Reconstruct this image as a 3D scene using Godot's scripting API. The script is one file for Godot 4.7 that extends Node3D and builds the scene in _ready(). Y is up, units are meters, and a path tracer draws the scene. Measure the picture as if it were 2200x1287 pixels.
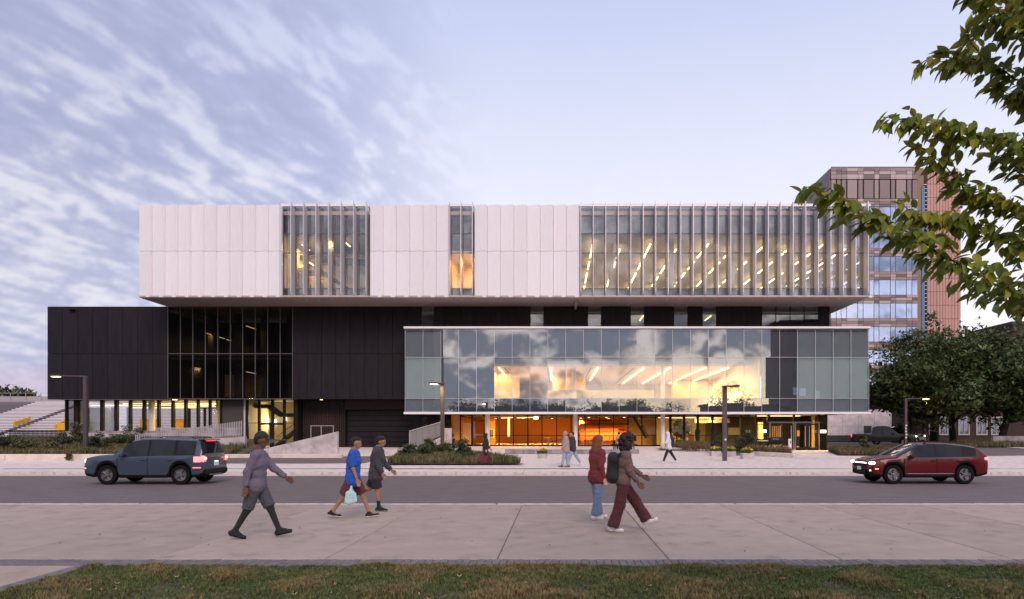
extends Node3D
# Dusk view across a street: a university building of stacked volumes (dark base, glass box, white box), with passers-by and two cars.
# Metres, y up. The lens looks along -z, level, with a raised and shifted centre as a view camera has.

const F := 1467.0        # focal length in photograph pixels
const VX := 1195.0       # vanishing point of everything square to the street
const VY := 928.0
const EYE := 1.8

var rng := RandomNumberGenerator.new()
var used := {}
var mats := {}
var box_cache := {}

func _ready() -> void:
	rng.seed = 20240917
	make_camera()
	make_sky()
	make_materials()
	make_ground()
	make_main_building()
	make_tower()
	make_neighbours()
	make_bleachers()
	make_beds_and_walls()
	make_plaza_things()
	make_trees()
	make_lamps()
	make_cars()
	make_people()
	make_foreground_branch()
	make_lawn()

# ---------------------------------------------------------------- camera, sky, light
func make_camera() -> void:
	var cam := Camera3D.new()
	cam.name = "camera"
	cam.position = Vector3(0, EYE, 0)
	var n := 0.1
	cam.set_frustum(n * 1287.0 / F, Vector2((1100.0 - VX) / F * n, (VY - 643.5) / F * n), n, 1500.0)
	add_child(cam)
	cam.current = true

func make_sky() -> void:
	var we := WorldEnvironment.new()
	we.name = "world_environment"
	var e := Environment.new()
	e.background_mode = Environment.BG_SKY
	e.tonemap_mode = Environment.TONE_MAPPER_LINEAR
	e.tonemap_exposure = 1.06
	e.sdfgi_enabled = true
	e.ssao_enabled = true
	e.ssil_enabled = true
	var sky := Sky.new()
	var pm := PanoramaSkyMaterial.new()
	pm.panorama = ImageTexture.create_from_image(paint_sky(2048, 1024))
	sky.sky_material = pm
	e.sky = sky
	we.environment = e
	add_child(we)
	# the brightest part of the clouds above the sunset: behind the lens, a little to the right
	var sun := DirectionalLight3D.new()
	sun.name = "sun"
	sun.light_energy = 0.60
	sun.light_color = Color(1.0, 0.88, 0.84)
	sun.light_angular_distance = 24.0
	sun.shadow_enabled = true
	sun.rotation_degrees = Vector3(-34, 16, 0)
	add_child(sun)

func sm(a: float, b: float, x: float) -> float:
	return smoothstep(a, b, x)

func paint_sky(w: int, h: int) -> Image:
	# pale lavender dusk ahead with streaked cloud to the left; broken dark cloud over a low sunset behind the lens (seen mirrored in the glass)
	var img := Image.create_empty(w, h, false, Image.FORMAT_RGBF)
	var n1 := FastNoiseLite.new()
	n1.seed = 11
	n1.noise_type = FastNoiseLite.TYPE_SIMPLEX_SMOOTH
	n1.frequency = 1.0
	n1.fractal_type = FastNoiseLite.FRACTAL_FBM
	n1.fractal_octaves = 6
	n1.fractal_gain = 0.52
	var n2: FastNoiseLite = n1.duplicate()
	n2.seed = 47
	n2.fractal_octaves = 5
	n2.fractal_gain = 0.5
	var n3: FastNoiseLite = n1.duplicate()
	n3.seed = 5
	n3.fractal_octaves = 3
	var zen := Vector3(0.36, 0.46, 0.77)
	var hor := Vector3(0.90, 0.90, 1.0)
	for j in h:
		var el := PI * (0.5 - (j + 0.5) / h)
		var eld := rad_to_deg(el)
		if eld < -1.0:
			break
		var sy := sin(maxf(el, 0.0))
		var ce := cos(el)
		for i in w:
			var az := TAU * (i + 0.5) / w              # 0 ahead (-z), growing to the right
			var dx := sin(az) * ce
			var dz := cos(az) * ce                      # positive ahead
			var c := hor.lerp(zen, sm(0.16, 0.78, sy))
			# sheet of cloud above: project on a plane
			var k := 1.0 / (sy + 0.16)
			var px := dx * k
			var pz := dz * k
			# streaks that run away to the left front
			var back := sm(0.25, -0.35, dz)
			if back < 1.0:
				var side := sm(-0.06, -0.34, dx) * 0.97 + 0.03
				var u := pz * 0.98 + px * 0.22
				var v := px * 0.98 - pz * 0.22
				var wob := n3.get_noise_2d(px * 3.0, pz * 3.0)
				var a := n2.get_noise_2d(u * 1.1, v * 2.4 + wob * 0.12)
				var b := n1.get_noise_2d(u * 4.2 + 3.0 + wob * 0.5, v * 9.5 + wob * 0.35)
				var e2 := n1.get_noise_2d(u * 11.0 + 31.0, v * 27.0 + wob * 0.4)
				var g := a * 0.50 + b * 0.75 + e2 * 0.34
				var cov := sm(-0.55, 0.10, g) * side * (1.0 - back)
				var deep := Vector3(0.43, 0.47, 0.70).lerp(Vector3(0.48, 0.52, 0.75), sm(20.0, 8.0, eld))
				var pale := Vector3(0.57, 0.61, 0.85).lerp(Vector3(0.80, 0.82, 0.98), sm(24.0, 5.0, eld))
				var cc := pale.lerp(deep, sm(-0.72, 0.80, g + 0.06 + 0.12 * sm(16.0, 30.0, eld)))
				c = c.lerp(cc, cov * 0.95)
				c = c.lerp(Vector3(0.70, 0.56, 0.74), sm(5.2, 3.4, eld) * sm(1.2, 2.8, eld) * sm(-0.35, -0.6, dx) * 0.6 * (1.0 - back))
				var left_dim := sm(-0.10, -0.62, dx) * (1.0 - back)
				c *= 1.0 - 0.17 * left_dim
				c += Vector3(0.14, 0.12, 0.05) * sm(14.0, 3.0, eld) * sm(0.1, 0.5, dx) * (1.0 - back)
			if back > 0.0:
				var bz := maxf(-dz, 0.001)
				var bx := atan2(dx, bz)                     # radians to the right of straight behind
				var bd := rad_to_deg(bx)
				var base := Vector3(1.45, 1.30, 1.42).lerp(Vector3(1.95, 1.68, 1.55), sm(20.0, 5.0, eld))  # upper sky, outside the mirrored band, brightened to light the white wall
				base = base.lerp(Vector3(0.95, 1.0, 1.30), sm(18.0, 27.0, absf(bd)) * 0.8)
				var gl := exp(-(pow((bd - 13.0) / 8.0, 2.0) + pow((eld - 1.0) / 3.4, 2.0)))
				var gl2 := exp(-(pow((bd - 14.2) / 2.0, 2.0) + pow((eld - 3.0) / 1.4, 2.0)))
				base = base.lerp(Vector3(2.6, 1.80, 0.88), gl * 0.85)
				base += Vector3(3.6, 2.6, 1.3) * gl2
				var wx := n3.get_noise_2d(bx * 9.0, el * 14.0) * 0.03
				var q1 := n1.get_noise_2d(bx * 10.0 + 20.0, (el + wx) * 26.0 + 1.7)
				var q2 := n2.get_noise_2d(bx * 4.5 + 5.0, (el + wx) * 13.0 + 8.0)
				var q3 := n1.get_noise_2d(bx * 40.0 + 7.0, (el + wx) * 110.0)
				# two dark banks with a bright gap between them, a lower blue bank at the left
				var bank := exp(-pow((eld - 7.7) / 1.7, 2.0)) * (sm(-10.5, -6.0, bd) * sm(6.8, 4.6, bd) + sm(7.2, 9.0, bd) * sm(17.5, 13.5, bd))
				var bank2 := exp(-pow((eld - 3.9) / 1.3, 2.0)) * sm(1.0, -4.0, bd) * sm(-30.0, -18.0, bd)
				var bank3 := exp(-pow((eld - 2.2) / 0.6, 2.0)) * sm(-6.0, 0.0, bd) * sm(8.5, 6.0, bd)
				var high := sm(10.5, 13.5, eld) * 0.30 - sm(24.0, 50.0, eld) * 0.2
				var f := q1 * 0.95 + q2 * 0.55 + q3 * 0.30 + bank * 0.40 + bank2 * 0.62 + bank3 * 0.5 + high - 0.10 - gl * 0.10
				var dens := sm(-0.25, 0.50, f)
				var edge := sm(-0.15, 0.05, f) * (1.0 - sm(0.05, 0.22, f))
				var dark := Vector3(0.16, 0.22, 0.32).lerp(Vector3(0.95, 0.62, 0.42), gl * 0.6)
				dark = dark.lerp(Vector3(0.55, 0.58, 0.70), sm(10.0, 18.0, eld))
				dark *= clampf(1.0 - 1.3 * q1 - 0.9 * q3, 0.5, 1.6)
				dens = lerpf(dens, 0.55 + 0.45 * (dens - 0.5), sm(9.5, 13.0, eld))
				var bc := base.lerp(dark, dens * 0.97)
				bc += Vector3(0.30, 0.24, 0.17) * edge * sm(12.0, 2.0, eld)
				c = c.lerp(bc, back)
			img.set_pixel(i, j, Color(c.x, c.y, c.z))
	# what the far ground sends up
	var low := Color(0.16, 0.15, 0.16)
	for j in range(int(h * 0.506), h):
		for i in w:
			img.set_pixel(i, j, low)
	return img

# ---------------------------------------------------------------- helpers
func P(px: float, py: float, d: float) -> Vector3:
	return Vector3((px - VX) / F * d, EYE - (py - VY) / F * d, -d)

func X(px: float, d: float) -> float:
	return (px - VX) / F * d

func Y(py: float, d: float) -> float:
	return EYE - (py - VY) / F * d

func numbered(called: String) -> String:
	var n: int = used.get(called, 0)
	used[called] = n + 1
	return called if n == 0 else "%s_%03d" % [called, n]

func thing(called: String, label: String, category: String, at := Vector3.ZERO, turn := 0.0, group := "") -> Node3D:
	var o := Node3D.new()
	o.name = numbered(called)
	o.position = at
	o.rotation.y = turn
	meta(o, label, category, group)
	add_child(o)
	return o

func meta(o: Node3D, label: String, category: String, group := "") -> void:
	o.set_meta("label", label)
	o.set_meta("category", category)
	if group != "":
		o.set_meta("group", group)

func struct(called: String, m: Mesh, material: Material, label: String, at := Vector3.ZERO) -> MeshInstance3D:
	var o := MeshInstance3D.new()
	o.name = numbered(called)
	o.mesh = m
	o.material_override = material
	o.position = at
	o.set_meta("kind", "structure")
	o.set_meta("label", label)
	add_child(o)
	return o

func part(parent: Node3D, called: String, m: Mesh, material: Material, at := Vector3.ZERO, turn := Vector3.ZERO) -> MeshInstance3D:
	var o := MeshInstance3D.new()
	o.name = called
	o.mesh = m
	o.material_override = material
	o.position = at
	o.rotation = turn
	parent.add_child(o, true)
	return o

func knot(parent: Node3D, called: String, at := Vector3.ZERO, turn := 0.0) -> Node3D:
	var o := Node3D.new()
	o.name = called
	o.position = at
	o.rotation.y = turn
	parent.add_child(o, true)
	return o

func dup(src: Node3D, called: String, at: Vector3, turn: float, label: String) -> Node3D:
	var o: Node3D = src.duplicate()
	o.name = numbered(called)
	o.position = at
	o.rotation.y = turn
	o.set_meta("label", label)
	add_child(o)
	return o

func quad(st: SurfaceTool, a: Vector3, b: Vector3, c: Vector3, d: Vector3) -> void:
	# a b c d counter-clockwise seen from outside
	var n := (c - a).cross(b - a)
	if n.length_squared() < 1e-14:
		n = (d - a).cross(c - a)
	n = -n.normalized()
	for p in [[a, Vector2(0, 0)], [c, Vector2(1, 1)], [b, Vector2(1, 0)], [a, Vector2(0, 0)], [d, Vector2(0, 1)], [c, Vector2(1, 1)]]:
		st.set_normal(n)
		st.set_uv(p[1])
		st.add_vertex(p[0])

func tri(st: SurfaceTool, a: Vector3, b: Vector3, c: Vector3) -> void:
	var n := (b - a).cross(c - a).normalized()
	for p in [a, c, b]:
		st.set_normal(n)
		st.set_uv(Vector2(p.x, p.y))
		st.add_vertex(p)

func new_st() -> SurfaceTool:
	var st := SurfaceTool.new()
	st.begin(Mesh.PRIMITIVE_TRIANGLES)
	return st

func add_box(st: SurfaceTool, c: Vector3, s: Vector3, b := 0.0, basis := Basis.IDENTITY) -> void:
	# box with chamfered edges
	var h := s * 0.5
	b = minf(b, minf(h.x, minf(h.y, h.z)) * 0.9)
	if b <= 0.0:
		var v := []
		for k in 8:
			v.append(c + basis * Vector3(h.x if k & 1 else -h.x, h.y if k & 2 else -h.y, h.z if k & 4 else -h.z))
		quad(st, v[4], v[5], v[7], v[6])
		quad(st, v[1], v[0], v[2], v[3])
		quad(st, v[5], v[1], v[3], v[7])
		quad(st, v[0], v[4], v[6], v[2])
		quad(st, v[6], v[7], v[3], v[2])
		quad(st, v[0], v[1], v[5], v[4])
		return
	var q := h - Vector3(b, b, b)
	for ax in 3:
		var a1 := (ax + 1) % 3
		var a2 := (ax + 2) % 3
		for sg in [-1.0, 1.0]:
			var f := []
			for k in [[-1, -1], [1, -1], [1, 1], [-1, 1]]:
				var p := Vector3.ZERO
				p[ax] = h[ax] * sg
				p[a1] = q[a1] * k[0]
				p[a2] = q[a2] * k[1]
				f.append(c + basis * p)
			if sg > 0:
				quad(st, f[0], f[1], f[2], f[3])
			else:
				quad(st, f[3], f[2], f[1], f[0])
		for s1 in [-1.0, 1.0]:
			for s2 in [-1.0, 1.0]:
				var e := []
				for k in 4:
					var p := Vector3.ZERO
					p[ax] = q[ax] * (-1.0 if k == 0 or k == 3 else 1.0)
					p[a1] = (h[a1] if k < 2 else q[a1]) * s1
					p[a2] = (q[a2] if k < 2 else h[a2]) * s2
					e.append(c + basis * p)
				if s1 * s2 < 0:
					quad(st, e[0], e[1], e[2], e[3])
				else:
					quad(st, e[3], e[2], e[1], e[0])
	for s0 in [-1.0, 1.0]:
		for s1 in [-1.0, 1.0]:
			for s2 in [-1.0, 1.0]:
				var a := c + basis * Vector3(h.x * s0, q.y * s1, q.z * s2)
				var d := c + basis * Vector3(q.x * s0, h.y * s1, q.z * s2)
				var e := c + basis * Vector3(q.x * s0, q.y * s1, h.z * s2)
				if s0 * s1 * s2 > 0:
					tri(st, a, d, e)
				else:
					tri(st, a, e, d)

func box(sx: float, sy: float, sz: float, b := 0.0) -> ArrayMesh:
	var key := "%.3f %.3f %.3f %.3f" % [sx, sy, sz, b]
	if not box_cache.has(key):
		var st := new_st()
		add_box(st, Vector3.ZERO, Vector3(sx, sy, sz), b)
		box_cache[key] = st.commit()
	return box_cache[key]

func add_bar(st: SurfaceTool, a: Vector3, b: Vector3, w: float, h: float) -> void:
	var z := (b - a)
	var l := z.length()
	z /= l
	var up := Vector3.UP if absf(z.y) < 0.95 else Vector3.RIGHT
	var x := up.cross(z).normalized()
	add_box(st, (a + b) * 0.5, Vector3(w, h, l), minf(w, h) * 0.15, Basis(x, z.cross(x), z))

func add_tube(st: SurfaceTool, pts: Array, rad: Array, sides := 8, cap := true) -> void:
	var rings := []
	var prev := Vector3.ZERO
	for i in pts.size():
		var t: Vector3 = (pts[mini(i + 1, pts.size() - 1)] - pts[maxi(i - 1, 0)]).normalized()
		var u := prev
		if i == 0:
			u = Vector3.UP.cross(t) if absf(t.y) < 0.9 else Vector3.RIGHT.cross(t)
		u = (u - t * u.dot(t)).normalized()
		prev = u
		var v := t.cross(u)
		var ring := []
		for k in sides + 1:
			var a := TAU * k / sides
			ring.append([pts[i] + (u * cos(a) + v * sin(a)) * rad[i], u * cos(a) + v * sin(a), Vector2(float(k) / sides, i * 0.5)])
		rings.append(ring)
	for i in rings.size() - 1:
		for k in sides:
			var q := [rings[i][k], rings[i][k + 1], rings[i + 1][k + 1], rings[i + 1][k]]
			for idx in [0, 2, 1, 0, 3, 2]:
				st.set_normal(q[idx][1])
				st.set_uv(q[idx][2])
				st.add_vertex(q[idx][0])
	if cap:
		for e in [[0, -1], [rings.size() - 1, 1]]:
			var ring: Array = rings[e[0]]
			for k in range(1, sides - 1):
				if e[1] > 0:
					tri(st, ring[0][0], ring[k][0], ring[k + 1][0])
				else:
					tri(st, ring[0][0], ring[k + 1][0], ring[k][0])

func add_lathe(st: SurfaceTool, prof: Array, at := Vector3.ZERO, basis := Basis.IDENTITY, sides := 20) -> void:
	# prof: Vector2(radius, height) from bottom to top along the basis' y
	for i in prof.size() - 1:
		var p: Vector2 = prof[i]
		var q: Vector2 = prof[i + 1]
		var sl := Vector2(q.y - p.y, p.x - q.x).normalized()
		for k in sides:
			var a := TAU * k / sides
			var b := TAU * (k + 1) / sides
			var ca := Vector3(cos(a), 0, -sin(a))
			var cb := Vector3(cos(b), 0, -sin(b))
			var v := [ca * p.x + Vector3.UP * p.y, cb * p.x + Vector3.UP * p.y, cb * q.x + Vector3.UP * q.y, ca * q.x + Vector3.UP * q.y]
			var n := [ca * sl.x + Vector3.UP * sl.y, cb * sl.x + Vector3.UP * sl.y]
			for idx in [0, 2, 1, 0, 3, 2]:
				st.set_normal(basis * (n[1] if idx == 1 or idx == 2 else n[0]))
				st.set_uv(Vector2(float(k) / sides, float(i)))
				st.add_vertex(at + basis * v[idx])

func lin(r: float, g: float, b: float, a := 1.0) -> Color:
	var c := Color(r, g, b).linear_to_srgb()
	c.a = a
	return c

func mat(called: String, c: Color, rough := 0.7, metal := 0.0) -> StandardMaterial3D:
	var m := StandardMaterial3D.new()
	m.resource_name = called
	m.albedo_color = c
	m.roughness = rough
	m.metallic = metal
	mats[called] = m
	return m

func noise_tex(sd: int, freq: float, stops: Array, size := 512, octaves := 5, as_normal := false, bump := 4.0, kind := FastNoiseLite.TYPE_SIMPLEX_SMOOTH) -> NoiseTexture2D:
	var n := FastNoiseLite.new()
	n.seed = sd
	n.noise_type = kind
	n.frequency = freq
	n.fractal_octaves = octaves
	n.fractal_gain = 0.58
	var t := NoiseTexture2D.new()
	t.width = size
	t.height = size
	t.seamless = true
	t.seamless_blend_skirt = 0.25
	t.noise = n
	if as_normal:
		t.as_normal_map = true
		t.bump_strength = bump
	elif stops.size() > 0:
		var g := Gradient.new()
		var offs := PackedFloat32Array()
		var cols := PackedColorArray()
		for s in stops:
			offs.append(s[0])
			cols.append(s[1])
		g.offsets = offs
		g.colors = cols
		t.color_ramp = g
	return t

func tri_mat(m: StandardMaterial3D, scale: float) -> void:
	m.uv1_triplanar = true
	m.uv1_world_triplanar = true
	m.uv1_scale = Vector3(scale, scale, scale)

func glow(called: String, c: Color, energy: float) -> StandardMaterial3D:
	var m := mat(called, lin(0.7, 0.7, 0.7), 0.5)
	m.emission_enabled = true
	m.emission = c
	m.emission_energy_multiplier = energy
	return m

func pane(called: String, tint: Color, alpha: float) -> StandardMaterial3D:
	var m := mat(called, Color(tint.r, tint.g, tint.b, alpha), 0.02)
	m.transparency = BaseMaterial3D.TRANSPARENCY_ALPHA
	return m

func coated(called: String, tint: Color, share: float, rough := 0.012) -> StandardMaterial3D:
	# glass with a metal coating: that share of the light is mirrored, the rest passes
	var m := mat(called, Color(tint.r, tint.g, tint.b, share), rough, 1.0)
	m.transparency = BaseMaterial3D.TRANSPARENCY_ALPHA
	var im := Image.create_empty(4, 4, false, Image.FORMAT_RGBA8)
	im.fill(Color.WHITE)
	m.albedo_texture = ImageTexture.create_from_image(im)
	return m

func area_light(called: String, at: Vector3, size: Vector2, c: Color, energy: float, rot := Vector3(-PI / 2, 0, 0)) -> AreaLight3D:
	var l := AreaLight3D.new()
	l.name = numbered(called)
	l.position = at
	l.rotation = rot
	l.area_size = size
	l.light_color = c
	l.light_energy = energy * 6.0
	l.area_range = 60.0
	l.area_attenuation = 2.0
	l.shadow_enabled = true
	add_child(l)
	return l

func cloud_points(n: int, f: Callable) -> Array:
	var out := []
	for i in n:
		out.append(f.call(i))
	return out

func multi(parent: Node3D, called: String, m: Mesh, material: Material, xf: Array, cols: Array = []) -> MultiMeshInstance3D:
	var mm := MultiMesh.new()
	mm.transform_format = MultiMesh.TRANSFORM_3D
	mm.use_colors = cols.size() > 0
	mm.mesh = m
	mm.instance_count = xf.size()
	for i in xf.size():
		mm.set_instance_transform(i, xf[i])
		if cols.size() > 0:
			mm.set_instance_color(i, cols[i])
	var o := MultiMeshInstance3D.new()
	o.name = called
	o.multimesh = mm
	o.material_override = material
	o.set_meta("kind", "stuff")
	parent.add_child(o, true)
	return o

# ---------------------------------------------------------------- materials
func make_materials() -> void:
	var m: StandardMaterial3D
	# concrete slabs of the near pavement: mottled, slightly pink-grey, with fine grain
	for k in 3:
		m = mat("slab%d" % k, lin(1, 1, 1), 0.86)
		m.albedo_texture = noise_tex(31 + k, 0.006, [[0.0, lin(0.235, 0.188, 0.153)], [0.3, lin(0.306 + k * 0.022, 0.244 + k * 0.018, 0.196 + k * 0.015)], [0.5, lin(0.328 + k * 0.022, 0.261 + k * 0.018, 0.210 + k * 0.015)], [0.75, lin(0.345 + k * 0.022, 0.274 + k * 0.018, 0.221 + k * 0.015)], [1.0, lin(0.41, 0.326, 0.264)]], 1024, 7)
		m.normal_enabled = true
		m.normal_texture = noise_tex(37, 0.12, [], 512, 3, true, 1.6)
		m.normal_scale = 0.2
		tri_mat(m, 0.23)
	m = mat("walk", lin(1, 1, 1), 0.88)
	m.albedo_texture = noise_tex(41, 0.012, [[0.0, lin(0.52, 0.46, 0.41)], [0.5, lin(0.645, 0.575, 0.52)], [1.0, lin(0.72, 0.65, 0.60)]], 512, 6)
	tri_mat(m, 0.16)
	m = mat("kerb", lin(1, 1, 1), 0.85)
	m.albedo_texture = noise_tex(43, 0.02, [[0.0, lin(0.30, 0.26, 0.24)], [0.45, lin(0.50, 0.44, 0.41)], [1.0, lin(0.64, 0.57, 0.54)]], 512, 6)
	tri_mat(m, 0.3)
	m = mat("asphalt", lin(1, 1, 1), 0.82)
	m.albedo_texture = noise_tex(51, 0.012, [[0.0, lin(0.095, 0.076, 0.071)], [0.4, lin(0.128, 0.102, 0.094)], [0.6, lin(0.145, 0.116, 0.107)], [1.0, lin(0.185, 0.150, 0.138)]], 1024, 7)
	m.normal_enabled = true
	m.normal_texture = noise_tex(52, 0.3, [], 512, 2, true, 3.0)
	m.normal_scale = 0.5
	tri_mat(m, 0.21)
	m.uv1_scale = Vector3(0.05, 0.2, 0.33)
	for k in 3:
		m = mat("paver%d" % k, lin(1, 1, 1), 0.85)
		m.albedo_texture = noise_tex(61 + k, 0.03, [[0.0, lin(0.085, 0.075, 0.08)], [0.5, lin(0.125 + k * 0.018, 0.11 + k * 0.014, 0.118 + k * 0.014)], [1.0, lin(0.19, 0.17, 0.175)]], 256, 5)
		tri_mat(m, 0.9)
	m = mat("soil", lin(1, 1, 1), 0.95)
	m.albedo_texture = noise_tex(71, 0.02, [[0.0, lin(0.035, 0.028, 0.02)], [0.5, lin(0.075, 0.062, 0.035)], [1.0, lin(0.12, 0.095, 0.05)]], 512, 6)
	tri_mat(m, 0.4)
	m = mat("turf", lin(1, 1, 1), 0.95)
	m.albedo_texture = noise_tex(72, 0.012, [[0.0, lin(0.03, 0.034, 0.013)], [0.45, lin(0.048, 0.050, 0.018)], [0.7, lin(0.075, 0.062, 0.027)], [1.0, lin(0.11, 0.088, 0.045)]], 512, 6)
	tri_mat(m, 0.3)
	# plaza of small pale pavers, too far to tell apart beyond the courses
	m = mat("plaza", lin(1, 1, 1), 0.88)
	m.albedo_texture = ImageTexture.create_from_image(paver_image())
	m.uv1_triplanar = true
	m.uv1_world_triplanar = true
	m.uv1_scale = Vector3(0.25, 0.25, 0.25)
	# cast concrete of walls
	m = mat("concrete", lin(1, 1, 1), 0.85)
	m.albedo_texture = noise_tex(81, 0.009, [[0.0, lin(0.29, 0.26, 0.265)], [0.5, lin(0.43, 0.395, 0.40)], [1.0, lin(0.55, 0.51, 0.515)]], 512, 6)
	tri_mat(m, 0.22)
	m = mat("pale_concrete", lin(1, 1, 1), 0.9)
	m.albedo_texture = noise_tex(84, 0.01, [[0.0, lin(0.50, 0.45, 0.47)], [0.5, lin(0.64, 0.58, 0.61)], [1.0, lin(0.74, 0.68, 0.71)]], 512, 6)
	tri_mat(m, 0.15)
	m = mat("old_concrete", lin(1, 1, 1), 0.9)
	m.albedo_texture = noise_tex(83, 0.01, [[0.0, lin(0.14, 0.125, 0.13)], [0.5, lin(0.25, 0.22, 0.235)], [1.0, lin(0.34, 0.31, 0.32)]], 512, 6)
	tri_mat(m, 0.15)
	# painted metal of the white volume, three close batches
	for k in 3:
		m = mat("white%d" % k, lin(0.80 + k * 0.008, 0.795 + k * 0.008, 0.82 + k * 0.008), 0.42)
		m.albedo_color = m.albedo_color * [1.0, 0.985, 0.965][k]
		m.albedo_texture = noise_tex(111 + k, 0.01, [[0.0, Color(0.962, 0.96, 0.957)], [0.4, Color(0.992, 0.992, 0.992)], [1.0, Color(1, 1, 1)]], 512, 6)
		tri_mat(m, 0.2)
		m.uv1_scale = Vector3(0.9, 0.12, 0.9)
	mat("white_trim", lin(0.74, 0.72, 0.74), 0.4)
	mat("fin", lin(0.62, 0.60, 0.64), 0.38, 0.25)
	mat("soffit", lin(0.40, 0.335, 0.325), 0.6)
	for k in 3:
		m = mat("black%d" % k, lin(0.0205 + k * 0.0016, 0.0178 + k * 0.0014, 0.0222 + k * 0.0016), 0.45)
		m.metallic_specular = 0.24
		m.albedo_texture = noise_tex(121 + k, 0.012, [[0.0, Color(0.80, 0.80, 0.80)], [0.5, Color(0.93, 0.93, 0.93)], [1.0, Color(1, 1, 1)]], 256, 6)
		tri_mat(m, 0.2)
		m.uv1_scale = Vector3(0.8, 0.1, 0.8)
	mat("black_rib", lin(0.032, 0.024, 0.023), 0.5).metallic_specular = 0.25
	mat("black_frame", lin(0.011, 0.010, 0.010), 0.45).metallic_specular = 0.3
	mat("grey_frame", lin(0.135, 0.135, 0.145), 0.45, 0.3)
	mat("pale_frame", lin(0.50, 0.51, 0.54), 0.35, 0.3)
	pane("clear_glass", Color(0.12, 0.14, 0.13), 0.03)
	mats.clear_glass.metallic_specular = 0.36
	pane("smoke_glass", Color(0.03, 0.03, 0.035), 0.45)
	mats.smoke_glass.metallic_specular = 0.33
	coated("mirror_glass", lin(0.86, 0.91, 0.97), 0.165)
	coated("half_glass", lin(0.80, 0.86, 0.90), 0.105)
	coated("tower_glass", lin(0.68, 0.76, 0.93), 0.52)
	mat("spandrel", lin(0.026, 0.036, 0.047), 0.5)
	mat("spandrel_edge", lin(0.15, 0.195, 0.215), 0.5)
	mat("spandrel_pale", lin(0.115, 0.125, 0.135), 0.5)
	mat("frit_wall", lin(0.33, 0.43, 0.42), 0.7)
	# inside
	mat("ceiling", lin(0.56, 0.50, 0.43), 0.8)
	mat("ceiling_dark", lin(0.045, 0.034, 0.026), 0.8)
	mat("floor_in", lin(0.30, 0.25, 0.20), 0.5)
	mat("cream", lin(0.62, 0.55, 0.40), 0.8)
	mat("orange_wood", lin(0.60, 0.24, 0.035), 0.6)
	mat("orange_step", lin(0.62, 0.20, 0.025), 0.6)
	mat("red_seat", lin(0.55, 0.045, 0.02), 0.7)
	mat("maroon_seat", lin(0.14, 0.035, 0.03), 0.7)
	mat("tan_wood", lin(0.52, 0.34, 0.15), 0.6)
	mat("yellow_wall", lin(0.62, 0.50, 0.20), 0.7)
	mat("dark_wall", lin(0.05, 0.045, 0.045), 0.8)
	mat("room_grey", lin(0.30, 0.31, 0.30), 0.8)
	mat("column", lin(0.66, 0.66, 0.62), 0.6)
	glow("strip", Color(1.0, 0.87, 0.60), 2.6)
	glow("studio_strip", Color(1.0, 0.86, 0.58), 4.5)
	glow("strip_soft", Color(1.0, 0.82, 0.50), 1.3)
	glow("lamp_white", Color(1.0, 0.95, 0.85), 3.0)
	glow("street_glow", Color(1.0, 0.86, 0.62), 9.0)
	# colours of things
	mat("pole", lin(0.085, 0.068, 0.075), 0.45, 0.4)
	mat("steel", lin(0.42, 0.42, 0.45), 0.35, 0.7)
	mat("picket", lin(0.46, 0.44, 0.46), 0.45, 0.3)
	mat("mesh_metal", lin(0.20, 0.20, 0.22), 0.5, 0.3)
	mat("yellow_paint", lin(0.72, 0.38, 0.02), 0.6)
	mat("orange_plastic", lin(0.75, 0.16, 0.04), 0.5)
	mat("bench_white", lin(0.70, 0.66, 0.68), 0.6)
	mat("rubber", lin(0.009, 0.009, 0.010), 0.85).metallic_specular = 0.2
	mat("plastic_black", lin(0.012, 0.012, 0.013), 0.6).metallic_specular = 0.25
	mat("chrome", lin(0.7, 0.7, 0.72), 0.15, 1.0)
	mat("rim_grey", lin(0.28, 0.28, 0.30), 0.3, 0.8)
	mat("bark", lin(0.05, 0.036, 0.028), 0.9)
	mats.bark.albedo_texture = noise_tex(91, 0.05, [[0.0, Color(0.5, 0.45, 0.4)], [1.0, Color(1, 1, 1)]], 256, 5)
	tri_mat(mats.bark, 2.0)
	m = mat("leaf_far", lin(1, 1, 1), 0.6)
	m.vertex_color_use_as_albedo = true
	m.backlight_enabled = true
	m.backlight = Color(0.25, 0.27, 0.15)
	m = mat("blade", lin(1, 1, 1), 0.75)
	m.vertex_color_use_as_albedo = true
	m.backlight_enabled = true
	m.backlight = Color(0.25, 0.25, 0.15)
	m = mat("skin_tint", lin(1, 1, 1), 0.6)
	m.vertex_color_use_as_albedo = true

func paver_image() -> Image:
	# four metres square: running-bond pavers 0.2 by 0.1 with joints, some darker and soiled ones
	var s := 512
	var img := Image.create_empty(s, s, false, Image.FORMAT_RGB8)
	var r := RandomNumberGenerator.new()
	r.seed = 77
	var n := FastNoiseLite.new()
	n.seed = 9
	n.frequency = 0.02
	n.fractal_octaves = 5
	var tones := []
	for k in 40 * 21:
		tones.append(r.randf_range(0.88, 1.08) * (0.72 if r.randf() < 0.05 else 1.0))
	for j in s:
		var row := int(j / 12.8)
		var fy := fmod(j, 12.8)
		for i in s:
			var off := 12.8 if row % 2 else 0.0
			var x := fmod(i + off, s)
			var col := int(x / 25.6)
			var fx := fmod(x, 25.6)
			var t: float = tones[row * 20 + col]
			var v := t * (1.0 + 0.16 * n.get_noise_2d(i, j))
			if fy < 1.0 or fx < 1.0:
				v *= 0.62
			var c := Color(0.68, 0.60, 0.54) * v
			img.set_pixel(i, j, c.linear_to_srgb())
	return img

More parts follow.
